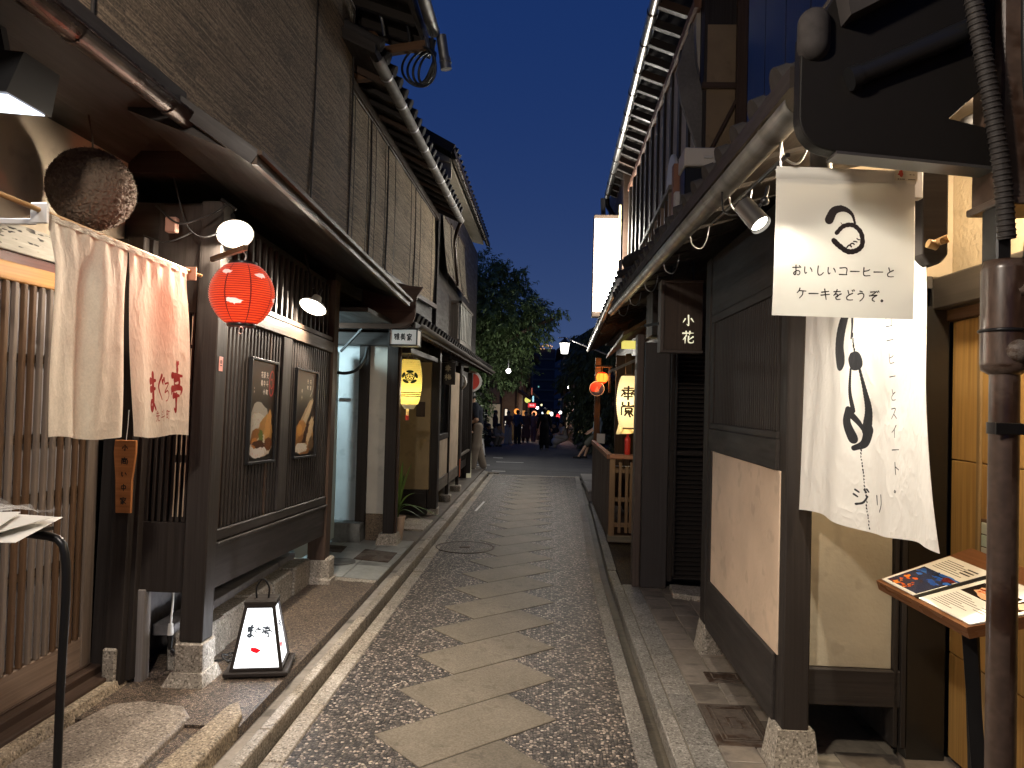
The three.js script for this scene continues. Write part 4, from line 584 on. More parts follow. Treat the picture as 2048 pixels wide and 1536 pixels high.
{ // flood lamp at the picture's edge
  const t = thing('flood_lamp', 'dark flood lamp under the eaves with a cold white strip, at the left edge', 'lamp', [-1.85, 2.55, -2.42]);
  part(t, 'housing', [hexa([[-2.05, 2.58, -2.3], [-1.78, 2.56, -2.3], [-1.78, 2.56, -2.52], [-2.05, 2.58, -2.52], [-1.98, 2.72, -2.32], [-1.74, 2.7, -2.32], [-1.74, 2.7, -2.5], [-1.98, 2.72, -2.5]])], M.blackMetal);
  part(t, 'lamp_glass', hexa([[-2.03, 2.577, -2.32], [-1.79, 2.559, -2.32], [-1.79, 2.559, -2.5], [-2.03, 2.577, -2.5], [-2.03, 2.574, -2.32], [-1.79, 2.556, -2.32], [-1.79, 2.556, -2.5], [-2.03, 2.574, -2.5]]), glow(0.8, 0.86, 1, 2.5));
  part(t, 'bracket', [beam([-1.86, 2.68, -2.41], [-1.9, 2.85, -2.41], 0.03, 0.02)], M.blackMetal);
  spot(t, [-1.9, 2.54, -2.41], [-2.0, 0, -2.5], 0.85, 0.9, 1, 1.3, 1.1, 0.8, 3);
}
{ // tall menu rack, cut off by the corner
  const t = thing('menu_rack', 'black tubular stand with menu sheets in clear sleeves, in the lower left corner', 'menu stand', [-1.75, 0.1, -2.1]);
  part(t, 'tube_frame', [wire([[-1.52, 0.1, -2.3], [-1.52, 0.6, -2.3], [-1.52, 1.06, -2.3], [-1.54, 1.115, -2.3], [-1.6, 1.13, -2.3], [-2.1, 1.13, -2.3]], 0.0135, 60, false, 10), wire([[-1.5, 0.1, -1.75], [-1.5, 1.1, -1.75], [-1.55, 1.16, -1.75], [-2.1, 1.17, -1.75]], 0.0135, 60, false, 10)], M.blackMetal);
  part(t, 'tray', hexa([[-2.2, 1.14, -2.34], [-1.59, 1.14, -2.34], [-1.59, 1.19, -1.72], [-2.2, 1.19, -1.72], [-2.2, 1.152, -2.34], [-1.59, 1.152, -2.34], [-1.59, 1.202, -1.72], [-2.2, 1.202, -1.72]]), M.dark2);
  const sheetM = mat(C(0.68, 0.66, 0.6), { roughness: 0.5 });
  for (const [x, z, a, y] of [[-1.63, -2.16, 0.2, 1.172], [-1.66, -2.12, -0.15, 1.186], [-1.68, -2.06, 0.35, 1.2]]) part(t, 'menu_sheet', at(box(-0.11, 0.11, 0, 0.002, -0.15, 0.15, 0.0005), x, y, z, 0.08, a), sheetM);
  part(t, 'clear_sleeve', at(panel([-0.15, 0, -0.2], [0.15, 0, -0.2], [0.15, 0.02, 0.2], [-0.15, 0.02, 0.2], 40, 40, (q, u, v) => { q.y += 0.03 * fbm(u, v, 5, 5, 3, 301) + 0.1 * v * v; }), -1.66, 1.205, -2.06, 0, 0.15), phys(C(0.95, 0.95, 0.95), { transmission: 0.9, thickness: 0, roughness: 0.08, side: THREE.DoubleSide }));
}
{ // unseen lamp out of view above the picture, placed to light road and blinds
  const t = thing('unseen_lane_lamp', 'unseen round white lamp out of view above the viewer, lighting road and nearest blinds', 'lamp', [-0.9, 3.0, -0.5]);
  part(t, 'arm', beam([-1.75, 3.28, -0.5], [-0.88, 3.24, -0.5], 0.03, 0.03), M.blackMetal);
  part(t, 'stem', rod([-0.9, 3.24, -0.5], [-0.9, 3.16, -0.5], 0.015), M.blackMetal);
  part(t, 'lamp_glass', at(new THREE.SphereGeometry(0.11, 24, 16), -0.9, 3.1, -0.5), glow(1, 0.88, 0.74, 3));
  lamp(t, [-0.9, 3.1, -0.5], 1, 0.89, 0.77, 20, 5);
}
// ---------------------------------------------------------------- house with the pale blinds and the tiled lean-to
const bh = thing('blind_house', 'long timber house with pale blinds upstairs and a tiled lean-to over its doors', 'building', [-1.8, 0, -9]);
part(bh, 'wall', [box(-6, -1.79, 2.5, 4.7, -6.1, -11.2), box(-6, -2.25, 0, 2.6, -7.8, -14.1), box(-6, -2.4, 0, 2.6, -14.1, -17), box(-6, -2.9, 0, 2.8, -6.02, -7.8)], M.darkB);
part(bh, 'wall_plate', [beam([-1.74, 4.27, -6.1], [-1.74, 4.36, -11.2], 0.06, 0.08), beam([-1.72, 2.83, -6.9], [-1.72, 2.98, -11.1], 0.05, 0.06)], M.oldBrown);
part(bh, 'roof', [hexa([[-1.42, 4.3, -5.7], [-2.6, 4.85, -5.7], [-2.6, 4.95, -11.6], [-1.42, 4.4, -11.6], [-1.42, 4.38, -5.7], [-2.6, 5.0, -5.7], [-2.6, 5.1, -11.6], [-1.42, 4.48, -11.6]])], M.dark2);
for (let i = 0; i < 14; i++) { const z = -6.25 - i * 0.4, s = (-5.76 - z) * 0.018; part(bh, 'rafter', beam([-1.44, 4.285 + s, z], [-1.85, 4.475 + s, z], 0.05, 0.06), i % 3 ? M.dark2 : M.brown); }
{ const g = part(bh, 'roof_gutter', [halfpipe(-1.42, 4.3, 4.4, 0.052, -5.75, -11.5)], mat(C(0.3, 0.28, 0.26), { metalness: 0.7, roughness: 0.7, map: T.metal })); for (let i = 0; i < 9; i++) { const z = -6.1 - i * 0.62; part(g, 'gutter_clip', halfpipe(-1.42, 4.3 + (-5.75 - z) * 0.0174, 4.3 + (-5.75 - z) * 0.0174, 0.057, z, z - 0.025), M.steel); } }
for (let i = 0; i < 23; i++) { const z = -5.8 - i * 0.25, s = (-5.76 - z) * 0.0174; part(bh, 'roof_tile', [rod([-1.4, 4.42 + s, z], [-1.75, 4.6 + s, z], 0.045, 0.045, 10), rod([-1.41, 4.42 + s, z], [-1.385, 4.41 + s, z], 0.052, 0.052, 12)], M.kawara); }
part(bh, 'downpipe', wire([[-1.42, 4.36, -11.45], [-1.5, 4.2, -11.55], [-1.6, 3.9, -12.4], [-1.62, 3.6, -12.9]], 0.03, 20), M.copper);
blind(-1.745, 2.9, 4.24, -6.16, -6.94, M.reedPale, 'first pale reed blind upstairs, next to the dark blinds', undefined, { y0b: 2.88, y1b: 4.22 });
blind(-1.745, 2.92, 4.25, -6.97, -7.68, M.reedPale, 'narrow pale reed blind, second from the lantern shop');
blind(-1.745, 2.95, 4.28, -7.72, -9.3, M.reedPale, 'wide pale reed blind in the middle of the upper floor', undefined, { y0b: 2.93, y1b: 4.26 });
blind(-1.745, 2.99, 4.31, -9.33, -10.95, M.reedPale, 'wide pale reed blind at the far end of the upper floor', undefined, { y0b: 2.96, y1b: 4.28 });
// lean-to roof with round tile rows
part(bh, 'lean_to_roof', [hexa([[-1.31, 2.28, -7.1], [-1.31, 2.21, -17.2], [-2.3, 2.7, -17.2], [-2.3, 2.78, -7.1], [-1.31, 2.34, -7.1], [-1.31, 2.27, -17.2], [-2.3, 2.85, -17.2], [-2.3, 2.92, -7.1]])], M.dark);
for (let i = 0; i < 42; i++) { const z = -7.25 - i * 0.236, s = -(-7.1 - z) * 0.007; part(bh, 'lean_to_tile', [rod([-1.31, 2.375 + s, z], [-1.85, 2.685 + s, z], 0.052, 0.052, 10), rod([-1.33, 2.385 + s, z], [-1.29, 2.37 + s, z], 0.062, 0.062, 14)], M.kawara); }
for (let i = 0; i < 24; i++) { const z = -7.3 - i * 0.41, s = -(-7.1 - z) * 0.007; part(bh, 'rafter', beam([-1.33, 2.255 + s, z], [-2.0, 2.58 + s, z], 0.045, 0.055), M.brown); }
{ const g = part(bh, 'lean_to_gutter', [halfpipe(-1.275, 2.32, 2.25, 0.05, -7.08, -17.3), beam([-1.3, 2.29, -7.1], [-1.3, 2.22, -17.2], 0.02, 0.09)], mat(C(0.1, 0.085, 0.072), { roughness: 0.7, map: T.metal })); }
{ // copper-clad end board, S-shaped towards the lane
  const s = new THREE.Shape(); s.moveTo(-2.4, 2.25); s.lineTo(-1.6, 2.262); s.bezierCurveTo(-1.36, 2.25, -1.29, 2.3, -1.285, 2.42); s.bezierCurveTo(-1.29, 2.5, -1.29, 2.56, -1.222, 2.655); s.lineTo(-1.34, 2.665); s.lineTo(-2.4, 2.9); s.closePath();
  const g = new THREE.ExtrudeGeometry(s, { depth: 0.04, bevelEnabled: true, bevelSize: 0.006, bevelThickness: 0.004, bevelSegments: 2, curveSegments: 20 });
  part(bh, 'end_board', at(g, 0, 0, -7.04), woodM(0.09, 0.052, 0.036));
  part(bh, 'end_trim', wire([[-1.215, 2.66, -7.0], [-1.27, 2.56, -7.0], [-1.28, 2.42, -7.0], [-1.3, 2.33, -7.0], [-1.36, 2.262, -7.0], [-1.5, 2.25, -7.0]], 0.007, 40), M.copper);
}
// doorway recess
part(bh, 'recess_wall', box(-1.87, -1.6, 0.38, 2.14, -7.68, -7.8, 0.003), M.white, 'white plaster wall at the back of the doorway recess');
part(bh, 'recess_wall', box(-2.9, -1.955, 0.27, 2.14, -7.7, -7.8, 0.003), mat(C(0.6, 0.62, 0.62), { map: T.plaster, roughness: 0.9 }));
part(bh, 'granite_base', box(-1.86, -1.6, 0.08, 0.38, -7.66, -7.82, 0.004), mat(C(0.32, 0.25, 0.18), { map: T.granite, bumpMap: T.graniteBump, bumpScale: 0.004, roughness: 0.8 }));
part(bh, 'concrete_base', box(-2.6, -1.88, 0.08, 0.3, -7.52, -7.8, 0.006), mat(C(0.4, 0.41, 0.4), { map: T.concrete, roughness: 0.8 }));
part(bh, 'post', box(-1.965, -1.862, 0.3, 2.16, -7.62, -7.74, 0.005), M.dark);
part(bh, 'post', box(-1.645, -1.53, 0.2, 2.16, -7.5, -7.62, 0.005), M.dark);
part(bh, 'post', box(-1.528, -1.512, 0.2, 2.16, -7.53, -7.6, 0.003), M.brown);
part(bh, 'post_stone', hexa([[-1.71, 0.07, -7.42], [-1.47, 0.07, -7.42], [-1.47, 0.07, -7.68], [-1.71, 0.07, -7.68], [-1.67, 0.21, -7.46], [-1.5, 0.21, -7.46], [-1.5, 0.21, -7.65], [-1.67, 0.21, -7.65]]), M.granite);
part(bh, 'lintel', [box(-2.9, -1.5, 2.13, 2.26, -7.5, -7.7, 0.005), box(-1.66, -1.42, 2.06, 2.12, -7.6, -9.5, 0.004)], M.dark2);
part(bh, 'ceiling', box(-2.9, -1.5, 2.3, 2.34, -6.05, -7.7), M.dark);
part(bh, 'unseen_ceiling_lamp', box(-2.75, -2.45, 2.27, 2.3, -6.6, -6.9, 0.004), glow(0.75, 0.95, 1, 4));  // lamp out of view, placed to light the recess cold white
lamp(bh, [-2.6, 2.2, -6.75], 0.66, 0.92, 1, 8, 6);
{ const d = part(bh, 'side_door', [box(-2.18, -2.14, 0.15, 2.05, -6.3, -7.5, 0.004)], mat(C(0.5, 0.6, 0.62), { roughness: 0.4 }));
  part(d, 'handle', [box(-2.11, -2.13, 1.55, 1.85, -7.3, -7.33, 0.003)], M.blackMetal); part(d, 'lever', rod([-2.1, 1.56, -7.4], [-1.99, 1.56, -7.42], 0.02), M.steel); }
part(bh, 'hose', [wire([[-1.84, 2.1, -7.45], [-1.86, 1.98, -7.42], [-1.93, 1.87, -7.4], [-2.05, 1.83, -7.4], [-2.2, 1.85, -7.42]], 0.017, 30), beam([-2.1, 2.05, -7.4], [-1.72, 2.4, -7.2], 0.02, 0.02)], M.cable);
// ochre recess with lantern, then the street wall of windows and panels
part(bh, 'ochre_wall', [box(-2.4, -1.5, 0.42, 2.1, -9.5, -9.6, 0.003), box(-2.35, -2.25, 0.1, 2.1, -7.8, -9.5, 0.003)], M.ochre);
part(bh, 'skirting_board', box(-2.3, -1.52, 0.1, 0.42, -9.47, -9.6, 0.004), M.dark);
part(bh, 'ceiling', box(-2.3, -1.5, 2.12, 2.15, -7.8, -9.5), M.dark2);
part(bh, 'door_bell', [box(-1.68, -1.57, 1.36, 1.55, -9.46, -9.5, 0.004)], M.brown);
part(bh, 'post', box(-1.55, -1.4, 0.17, 2.25, -9.55, -9.72, 0.006), M.dark);
for (const z of [-9.68, -10.95, -12.2]) { part(bh, 'post_stone', box(-1.56, -1.39, 0.06, 0.18, z + 0.08, z - 0.1, 0.015), M.granite); if (z < -10) part(bh, 'post', box(-1.485, -1.435, 0.17, 2.2, z, z - 0.06, 0.004), M.dark); }
part(bh, 'sill_board', box(-1.5, -1.445, 0.33, 0.5, -9.72, -12.3, 0.004), M.grey);
part(bh, 'lower_panel', box(-1.5, -1.46, 0.5, 1.02, -9.74, -10.93, 0.003), M.cream, 'low cream panel below the dark window');
part(bh, 'panel', box(-1.5, -1.455, 0.5, 2.02, -11.02, -12.2, 0.003), M.cream);
part(bh, 'panel', box(-1.5, -1.455, 1.9, 2.1, -9.74, -11.0, 0.003), M.cream);
{ const w = part(bh, 'window', [box(-1.5, -1.45, 1.02, 1.1, -9.74, -10.95, 0.004), box(-1.5, -1.45, 1.86, 1.92, -9.74, -10.95, 0.004), box(-1.5, -1.45, 1.1, 1.86, -9.74, -9.8, 0.004), box(-1.5, -1.45, 1.1, 1.86, -10.88, -10.95, 0.004)], M.darkB); part(w, 'pane', box(-1.49, -1.485, 1.1, 1.86, -9.8, -10.88, 0.001), mat(C(0.01, 0.01, 0.012), { roughness: 0.08 })); }
part(bh, 'wall_board', [box(-1.55, -1.43, 0.3, 2.15, -12.3, -12.5, 0.005), box(-1.56, -1.5, 0.35, 2.1, -12.5, -14.0, 0.004), box(-1.55, -1.42, 0.2, 2.1, -13.95, -14.07, 0.005), box(-2.3, -1.5, 0.1, 2.2, -13.98, -14.06)], M.dark2);
for (let i = 0; i < 8; i++) part(bh, 'lattice_bar', box(-1.5, -1.475, 0.5, 1.9, -12.55 - i * 0.18, -12.6 - i * 0.18, 0.003), M.dark);
part(bh, 'sill_rail', box(-1.49, -1.44, 0.62, 0.66, -12.5, -13.95, 0.003), M.grey);
part(bh, 'warning_stripe', box(-1.44, -1.425, 0.3, 0.6, -12.3, -12.36, 0.003), mat(C(0.6, 0.16, 0.06)));
part(bh, 'corner_pipe', wire([[-1.44, 2.0, -12.4], [-1.38, 1.95, -12.3], [-1.36, 1.85, -12.25], [-1.42, 1.78, -12.3]], 0.02, 16), M.whitePaint);
// signs and lantern of this house
{
  const t = thing('box_sign', 'white box sign with three black characters under the end of the lean-to roof', 'sign', [-1.4, 2.1, -7.1]);
  const e = M.dark;
  part(t, 'frame', [box(-1.545, -1.265, 2.1, 2.114, -7.08, -7.3, 0.003), box(-1.545, -1.265, 2.256, 2.27, -7.08, -7.3, 0.003), box(-1.545, -1.531, 2.114, 2.256, -7.08, -7.3, 0.003), box(-1.279, -1.265, 2.114, 2.256, -7.08, -7.094, 0.003), box(-1.279, -1.265, 2.114, 2.256, -7.286, -7.3, 0.003)], e);
  part(t, 'sign_face', panel([-1.531, 2.256, -7.086], [-1.279, 2.256, -7.086], [-1.279, 2.114, -7.086], [-1.531, 2.114, -7.086]), mat(C(0.62, 0.55, 0.5), { map: paint3(512, 288, (x, w, h) => { x.fillStyle = '#fff'; x.fillRect(0, 0, w, h); x.fillStyle = '#14100e'; write(x, '雅美家', 70, 66, 150, 13, 122, 4, 0.4, 0.82); }), roughness: 0.5 }));
  part(t, 'side_face', [box(-1.274, -1.27, 2.114, 2.256, -7.094, -7.286, 0.001), box(-1.53, -1.28, 2.116, 2.12, -7.09, -7.29, 0.001)], mat(C(0.75, 0.72, 0.68), { roughness: 0.5, emissive: C(1, 0.9, 0.75), emissiveIntensity: 0.06 }));  // faint glow put into the side and bottom faces
}
{
  const t = thing('crest_lantern', 'long yellow paper lantern with a black flower crest beside the doorway recess', 'lantern', [-1.475, 1.5, -7.8]);
  const c = [-1.46, 1.53, -7.78], f = (a) => Math.atan2(-c[0], -c[2]) - Math.PI + a;
  const map = paint3(1024, 768, (x, w, h) => { x.fillStyle = '#efdc80'; x.fillRect(0, 0, w, h); for (let j = 0; j < 40; j++) { x.fillStyle = 'rgba(150,110,20,0.28)'; x.fillRect(0, j * 19.2, w, 3); }
    for (let i = 0; i < 60; i++) blot(x, rr(0, w), rr(0, 90), rr(3, 20), rr(2, 8), 'rgba(120,90,10,0.3)', 8, 0.5);
    x.fillStyle = '#141c08'; for (const o of [512, 0, 1024]) { for (let k = 0; k < 5; k++) { const a = k * 1.2566 - 1.57; x.save(); x.translate(o + 92 * Math.cos(a), 300 + 92 * Math.sin(a)); x.rotate(a + 1.57); ell(x, 0, 0, 50, 24); x.restore(); } ell(x, o, 300, 66, 66); x.fillStyle = '#efdc80'; for (let k = 0; k < 5; k++) { const a = k * 1.2566 - 1.57; ell(x, o + 34 * Math.cos(a), 300 + 34 * Math.sin(a), 21, 21); } x.fillStyle = '#141c08'; for (let k = 0; k < 5; k++) { const a = k * 1.2566 - 1.57; ell(x, o + 34 * Math.cos(a), 300 + 34 * Math.sin(a), 11, 11); } ell(x, o, 300, 10, 10); }
    for (const y of [560, 592, 622]) x.fillRect(0, y, w, 14); });
  const g = lanternBody(0.47, (s) => 0.07 + 0.062 * Math.pow(Math.sin(Math.PI * clamp(0.06 + s * 0.86)), 0.55), 24);
  part(t, 'paper_lantern_shade', at(g, c[0], c[1], c[2], 0, f(0)), phys(C(0.85, 0.85, 0.85), { map, roughness: 1, transmission: 0.26, thickness: 0, emissive: C(1, 1, 0.85), emissiveMap: map, emissiveIntensity: 0.26, side: THREE.DoubleSide }));
  part(t, 'end_ring', [at(lathe([[0.07, 0], [0.078, 0], [0.078, 0.02], [0.07, 0.02], [0.07, 0]], 32), c[0], c[1] + 0.465, c[2]), wire([[c[0] - 0.03, c[1] + 0.48, c[2]], [c[0], c[1] + 0.56, c[2]], [c[0] + 0.03, c[1] + 0.48, c[2]]], 0.006, 14)], M.brown);
  part(t, 'foot', at(lathe([[0.05, -0.05], [0.082, 0.0], [0.078, 0.0], [0.046, -0.05]], 32), c[0], c[1], c[2]), mat(C(0.75, 0.7, 0.55), { roughness: 0.9, side: THREE.DoubleSide }));
  part(t, 'tassel', [box(c[0] - 0.03, c[0], c[1] - 0.12, c[1] - 0.05, c[2], c[2] + 0.004, 0.001)], mat(C(0.7, 0.55, 0.3))); part(t, 'tassel', box(c[0] - 0.033, c[0] + 0.003, c[1] - 0.17, c[1] - 0.12, c[2], c[2] + 0.006, 0.001), M.red);
  lamp(t, [c[0], c[1] + 0.13, c[2]], 1, 0.86, 0.55, 0.45, 2);
}
{
  const t = thing('hanging_board', 'small dark hanging signboard with two pale characters before the dark window', 'sign', [-1.35, 1.78, -10]);
  part(t, 'board', box(-1.455, -1.255, 1.79, 2.09, -10.0, -10.03, 0.004), M.darkB);
  part(t, 'lettering', panel([-1.44, 2.08, -9.998], [-1.27, 2.08, -9.998], [-1.27, 1.8, -9.998], [-1.44, 1.8, -9.998]), mat(C(0.42, 0.34, 0.22), { transparent: true, alphaMap: canvas(192, 320, (x) => { x.fillStyle = '#000'; x.fillRect(0, 0, 192, 320); x.fillStyle = '#fff'; write(x, '幸梅', 42, 24, 110, 11, 0, 140); }), roughness: 0.7 }));
  part(t, 'hanger', [box(-1.46, -1.24, 2.095, 2.115, -10.0, -10.03, 0.003), rod([-1.33, 2.11, -10.015], [-1.33, 2.25, -10.015], 0.006)], M.blackMetal);
}
{ // potted plant with arching blades
  const c = [-1.55, 0.08, -7.82], t = thing('potted_plant', 'pale pot with long arching green blades by the recess post', 'plant', c);
  part(t, 'pot', at(lathe([[0, 0], [0.05, 0], [0.074, 0.235], [0.08, 0.24], [0.08, 0.262], [0.07, 0.262], [0.066, 0.22], [0, 0.22]], 28), ...c), mat(C(0.55, 0.4, 0.3), { roughness: 0.7, map: T.plaster }));
  const blade = (L, a, lift, w, droop) => { const P = []; for (let i = 0; i <= 12; i++) { const s = i / 12; P.push(V(c[0] + Math.cos(a) * L * s * s * lift, c[1] + 0.23 + L * (s - droop * s * s), c[2] + Math.sin(a) * L * s * s * lift)); } const F = []; for (let i = 0; i < 12; i++) { const d = V(-Math.sin(a), 0, Math.cos(a)), w0 = w * Math.sin(Math.PI * (0.12 + 0.88 * (1 - i / 12)) * 0.9) , w1 = i === 11 ? 0.001 : w * Math.sin(Math.PI * (0.12 + 0.88 * (1 - (i + 1) / 12)) * 0.9), up = P[i + 1].clone().sub(P[i]).cross(d).normalize(); for (const s of [-1, 1]) F.push({ p: [P[i], P[i + 1], P[i + 1].clone().addScaledVector(d, s * w1).addScaledVector(up, 0.3 * w1), P[i].clone().addScaledVector(d, s * w0).addScaledVector(up, 0.3 * w0)], n: up, uv: () => [0, 0] }); } const g = polys(F); g.computeVertexNormals(); return g; };
  const gm = [0, 1, 2].map((i) => mat(C(0.06 + 0.02 * i, 0.12 + 0.03 * i, 0.03), { roughness: 0.55, side: THREE.DoubleSide }));
  for (const [L, a, l, w, d] of [[0.62, 0.4, 0.25, 0.018, 0.02], [0.55, 2.4, 0.2, 0.016, 0.05], [0.5, -1.2, 0.2, 0.018, 0.04], [0.66, 1.2, 0.3, 0.018, 0.05], [0.48, -2.4, 0.25, 0.015, 0.1], [0.62, 0.15, 0.9, 0.014, 1.0], [0.58, 0.5, 0.62, 0.013, 0.85], [0.5, -0.3, 0.8, 0.012, 1.25], [0.42, 0.9, 0.5, 0.012, 0.6], [0.52, -0.8, 0.4, 0.014, 0.5], [0.5, 0.0, 0.12, 0.016, 0.1]]) part(t, 'blade', blade(L, a, l, w, d), gm[Math.floor(rnd() * 3)]);
}
// ---------------------------------------------------------------- gabled house behind it
{
  const t = thing('gabled_house', 'plastered house with a gable, grey blinds and a small balcony beyond the pale blinds', 'building', [-2, 0, -15]);
  const pl = mat(C(0.34, 0.3, 0.24), { map: T.plaster, bumpMap: T.plasterBump, bumpScale: 0.002, roughness: 0.95 });
  part(t, 'wall', [box(-6, -1.95, 2.2, 5.75, -12.0, -18.2)], pl);
  part(t, 'gable', hexa([[-1.66, 5.2, -11.95], [-6, 5.2, -11.95], [-6, 5.2, -12.05], [-1.66, 5.2, -12.05], [-1.66, 5.52, -11.95], [-6, 8, -11.95], [-6, 8, -12.05], [-1.66, 5.52, -12.05]]), pl);
  part(t, 'batten', [0, 1, 2, 3, 4].map((i) => box(-2.0 - i * 0.16, -1.985 - i * 0.16, 4.3, 5.7, -11.97, -12.02, 0.003)), M.oldBrown);
  part(t, 'eaves_plaster', hexa([[-1.68, 5.45, -11.9], [-2.3, 5.6, -11.9], [-2.3, 5.6, -18.3], [-1.68, 5.45, -18.3], [-1.68, 5.52, -11.9], [-2.3, 5.7, -11.9], [-2.3, 5.7, -18.3], [-1.68, 5.52, -18.3]]), mat(C(0.5, 0.45, 0.36), { map: T.plaster, roughness: 0.95 }));
  part(t, 'roof', [hexa([[-1.58, 5.53, -11.7], [-6, 7.9, -11.7], [-6, 7.9, -18.5], [-1.58, 5.53, -18.5], [-1.58, 5.62, -11.7], [-6, 8.05, -11.7], [-6, 8.05, -18.5], [-1.58, 5.62, -18.5]]), beam([-1.6, 5.6, -11.72], [-6, 7.98, -11.72], 0.08, 0.14)], M.dark);
  for (let i = 0; i < 22; i++) part(t, 'roof_tile', rod([-1.56, 5.62, -11.9 - i * 0.3], [-1.9, 5.8, -11.9 - i * 0.3], 0.055, 0.055, 8), M.kawara);
  part(t, 'roof_gutter', halfpipe(-1.58, 5.5, 5.5, 0.06, -11.75, -18.4), M.copper);
  part(t, 'upper_wall', box(-1.95, -1.8, 2.4, 5.2, -11.7, -18.2), M.darkB);
  const b = part(t, 'balcony', [box(-1.95, -1.62, 2.62, 2.7, -13.45, -15.5, 0.004), box(-1.95, -1.66, 2.7, 3.36, -13.45, -13.49, 0.004)], M.grey);
  part(b, 'rail', [box(-1.95, -1.6, 3.35, 3.4, -13.43, -13.5, 0.004), box(-1.66, -1.6, 3.35, 3.4, -13.43, -15.5, 0.004)], M.grey);
  for (let i = 0; i < 8; i++) part(b, 'baluster', box(-1.625, -1.616, 2.7, 3.35, -13.5 - i * 0.25, -13.6 - i * 0.25, 0.002), mat(C(0.5, 0.5, 0.46), { roughness: 0.8, map: T.wood }));
}
const greyReed = mat(C(0.3, 0.27, 0.22), { map: T.reed, bumpMap: T.reedBump, bumpScale: 0.004, roughness: 0.85 });
blind(-1.77, 3.62, 4.62, -11.9, -12.9, greyReed, 'grey weathered blind on the gabled house, nearest the pale blinds', undefined, { flare: 0.12 });
blind(-1.77, 3.6, 4.68, -12.93, -13.95, greyReed, 'grey weathered blind on the gabled house, above the near end of the balcony', undefined, { flare: 0.12 });
blind(-1.77, 3.58, 4.72, -13.98, -15.0, greyReed, 'grey weathered blind on the gabled house, above the far end of the balcony', undefined, { flare: 0.12 });
// ---------------------------------------------------------------- coffee house on the near corner
const ch = thing('coffee_house', 'dark timber coffee house with plaster panels, a metal gutter and a honey-coloured door', 'building', [1.4, 0, -3.5]);
const wA = 1.04;
part(ch, 'wall_core', [box(1.1, 1.6, 0.5, 2.55, -3.6, -4.9), box(1.62, 3.5, 0.05, 2.8, -3.5, -5.0)], M.darkB);
part(ch, 'corner_post', box(1.05, 1.165, 0.2, 2.55, -3.29, -3.4, 0.007), M.dark);
part(ch, 'corner_post', box(1.03, 1.2, 0.2, 2.55, -4.78, -4.92, 0.007), M.dark);
const foot = (x0, x1, z0, z1, h) => hexa([[x0 - 0.04, 0.025, z0 + 0.03], [x1 + 0.03, 0.025, z0 + 0.03], [x1 + 0.03, 0.025, z1 - 0.03], [x0 - 0.04, 0.025, z1 - 0.03], [x0 - 0.012, h, z0 + 0.01], [x1 + 0.012, h, z0 + 0.01], [x1 + 0.012, h, z1 - 0.01], [x0 - 0.012, h, z1 - 0.01]]);
part(ch, 'post_stone', foot(1.045, 1.175, -3.29, -3.41, 0.205), M.granite);
part(ch, 'post_stone', foot(1.04, 1.19, -4.78, -4.92, 0.21), M.granite);
part(ch, 'plaster_panel', box(wA + 0.004, wA + 0.05, 0.5, 1.315, -3.36, -4.7, 0.003), M.tan, 'pinkish tan plaster panel facing the lane');
part(ch, 'top_rail', box(wA - 0.006, wA + 0.06, 1.315, 1.455, -3.39, -4.8, 0.005), M.dark);
part(ch, 'stile', box(wA - 0.004, wA + 0.06, 0.3, 1.32, -4.7, -4.8, 0.005), M.dark);
part(ch, 'skirting_board', box(wA - 0.006, wA + 0.04, 0.19, 0.5, -3.39, -4.9, 0.006), M.dark2);
part(ch, 'lattice_backing', box(wA + 0.03, wA + 0.06, 1.45, 2.55, -3.4, -4.8), M.darkB);
part(ch, 'lattice_frame', [box(wA - 0.002, wA + 0.05, 1.455, 1.49, -3.4, -4.8, 0.004), box(wA - 0.002, wA + 0.05, 2.12, 2.17, -3.4, -4.8, 0.004), box(wA - 0.002, wA + 0.05, 1.49, 2.12, -4.7, -4.78, 0.004)], M.dark);
{ const s = box(-0.008, 0.008, 1.49, 2.12, -0.01, 0.01, 0.003); for (let z = -3.43; z > -4.69; z -= 0.0365) piece(ch, 'lattice_bar', s, [M.dark, M.dark2][Math.floor(rnd() * 2)], [wA + 0.014, 0, z]); }
part(ch, 'upper_board', box(wA, wA + 0.05, 2.17, 2.55, -3.4, -4.8, 0.004), M.dark);
// front in the porch
part(ch, 'plaster_panel', box(1.17, 1.552, 0.452, 2.05, -3.385, -3.43, 0.003), M.sand, 'rough sand-coloured plaster panel behind the coffee curtain');
part(ch, 'bottom_rail', box(1.165, 1.6, 0.29, 0.452, -3.36, -3.44, 0.006), M.darkB);
part(ch, 'slender_post', [box(1.552, 1.572, 0.12, 2.4, -3.36, -3.44, 0.003), box(1.58, 1.602, 0.12, 2.4, -3.35, -3.44, 0.003)], M.darkB);
part(ch, 'black_board', box(1.606, 1.775, 0.07, 2.15, -3.36, -3.44, 0.004), phys(C(0.014, 0.012, 0.01), { roughness: 0.25, clearcoat: 0.5, clearcoatRoughness: 0.3, bumpMap: T.plasterBump, bumpScale: 0.001 }), 'glossy black lacquered board');
part(ch, 'head_beam', [box(1.7, 1.83, 2.05, 2.19, -0.5, -3.44, 0.006), box(1.17, 1.7, 2.06, 2.2, -3.36, -3.44, 0.005)], mat(C(0.06, 0.05, 0.042), { roughness: 0.5, map: T.wood }));
part(ch, 'door_frame', [box(1.76, 1.83, 2.0, 2.052, -0.5, -3.4, 0.004)], M.mid);
const cdoor = part(ch, 'door', [box(1.81, 1.84, 0.1, 2.0, -0.5, -3.36)], M.honey);
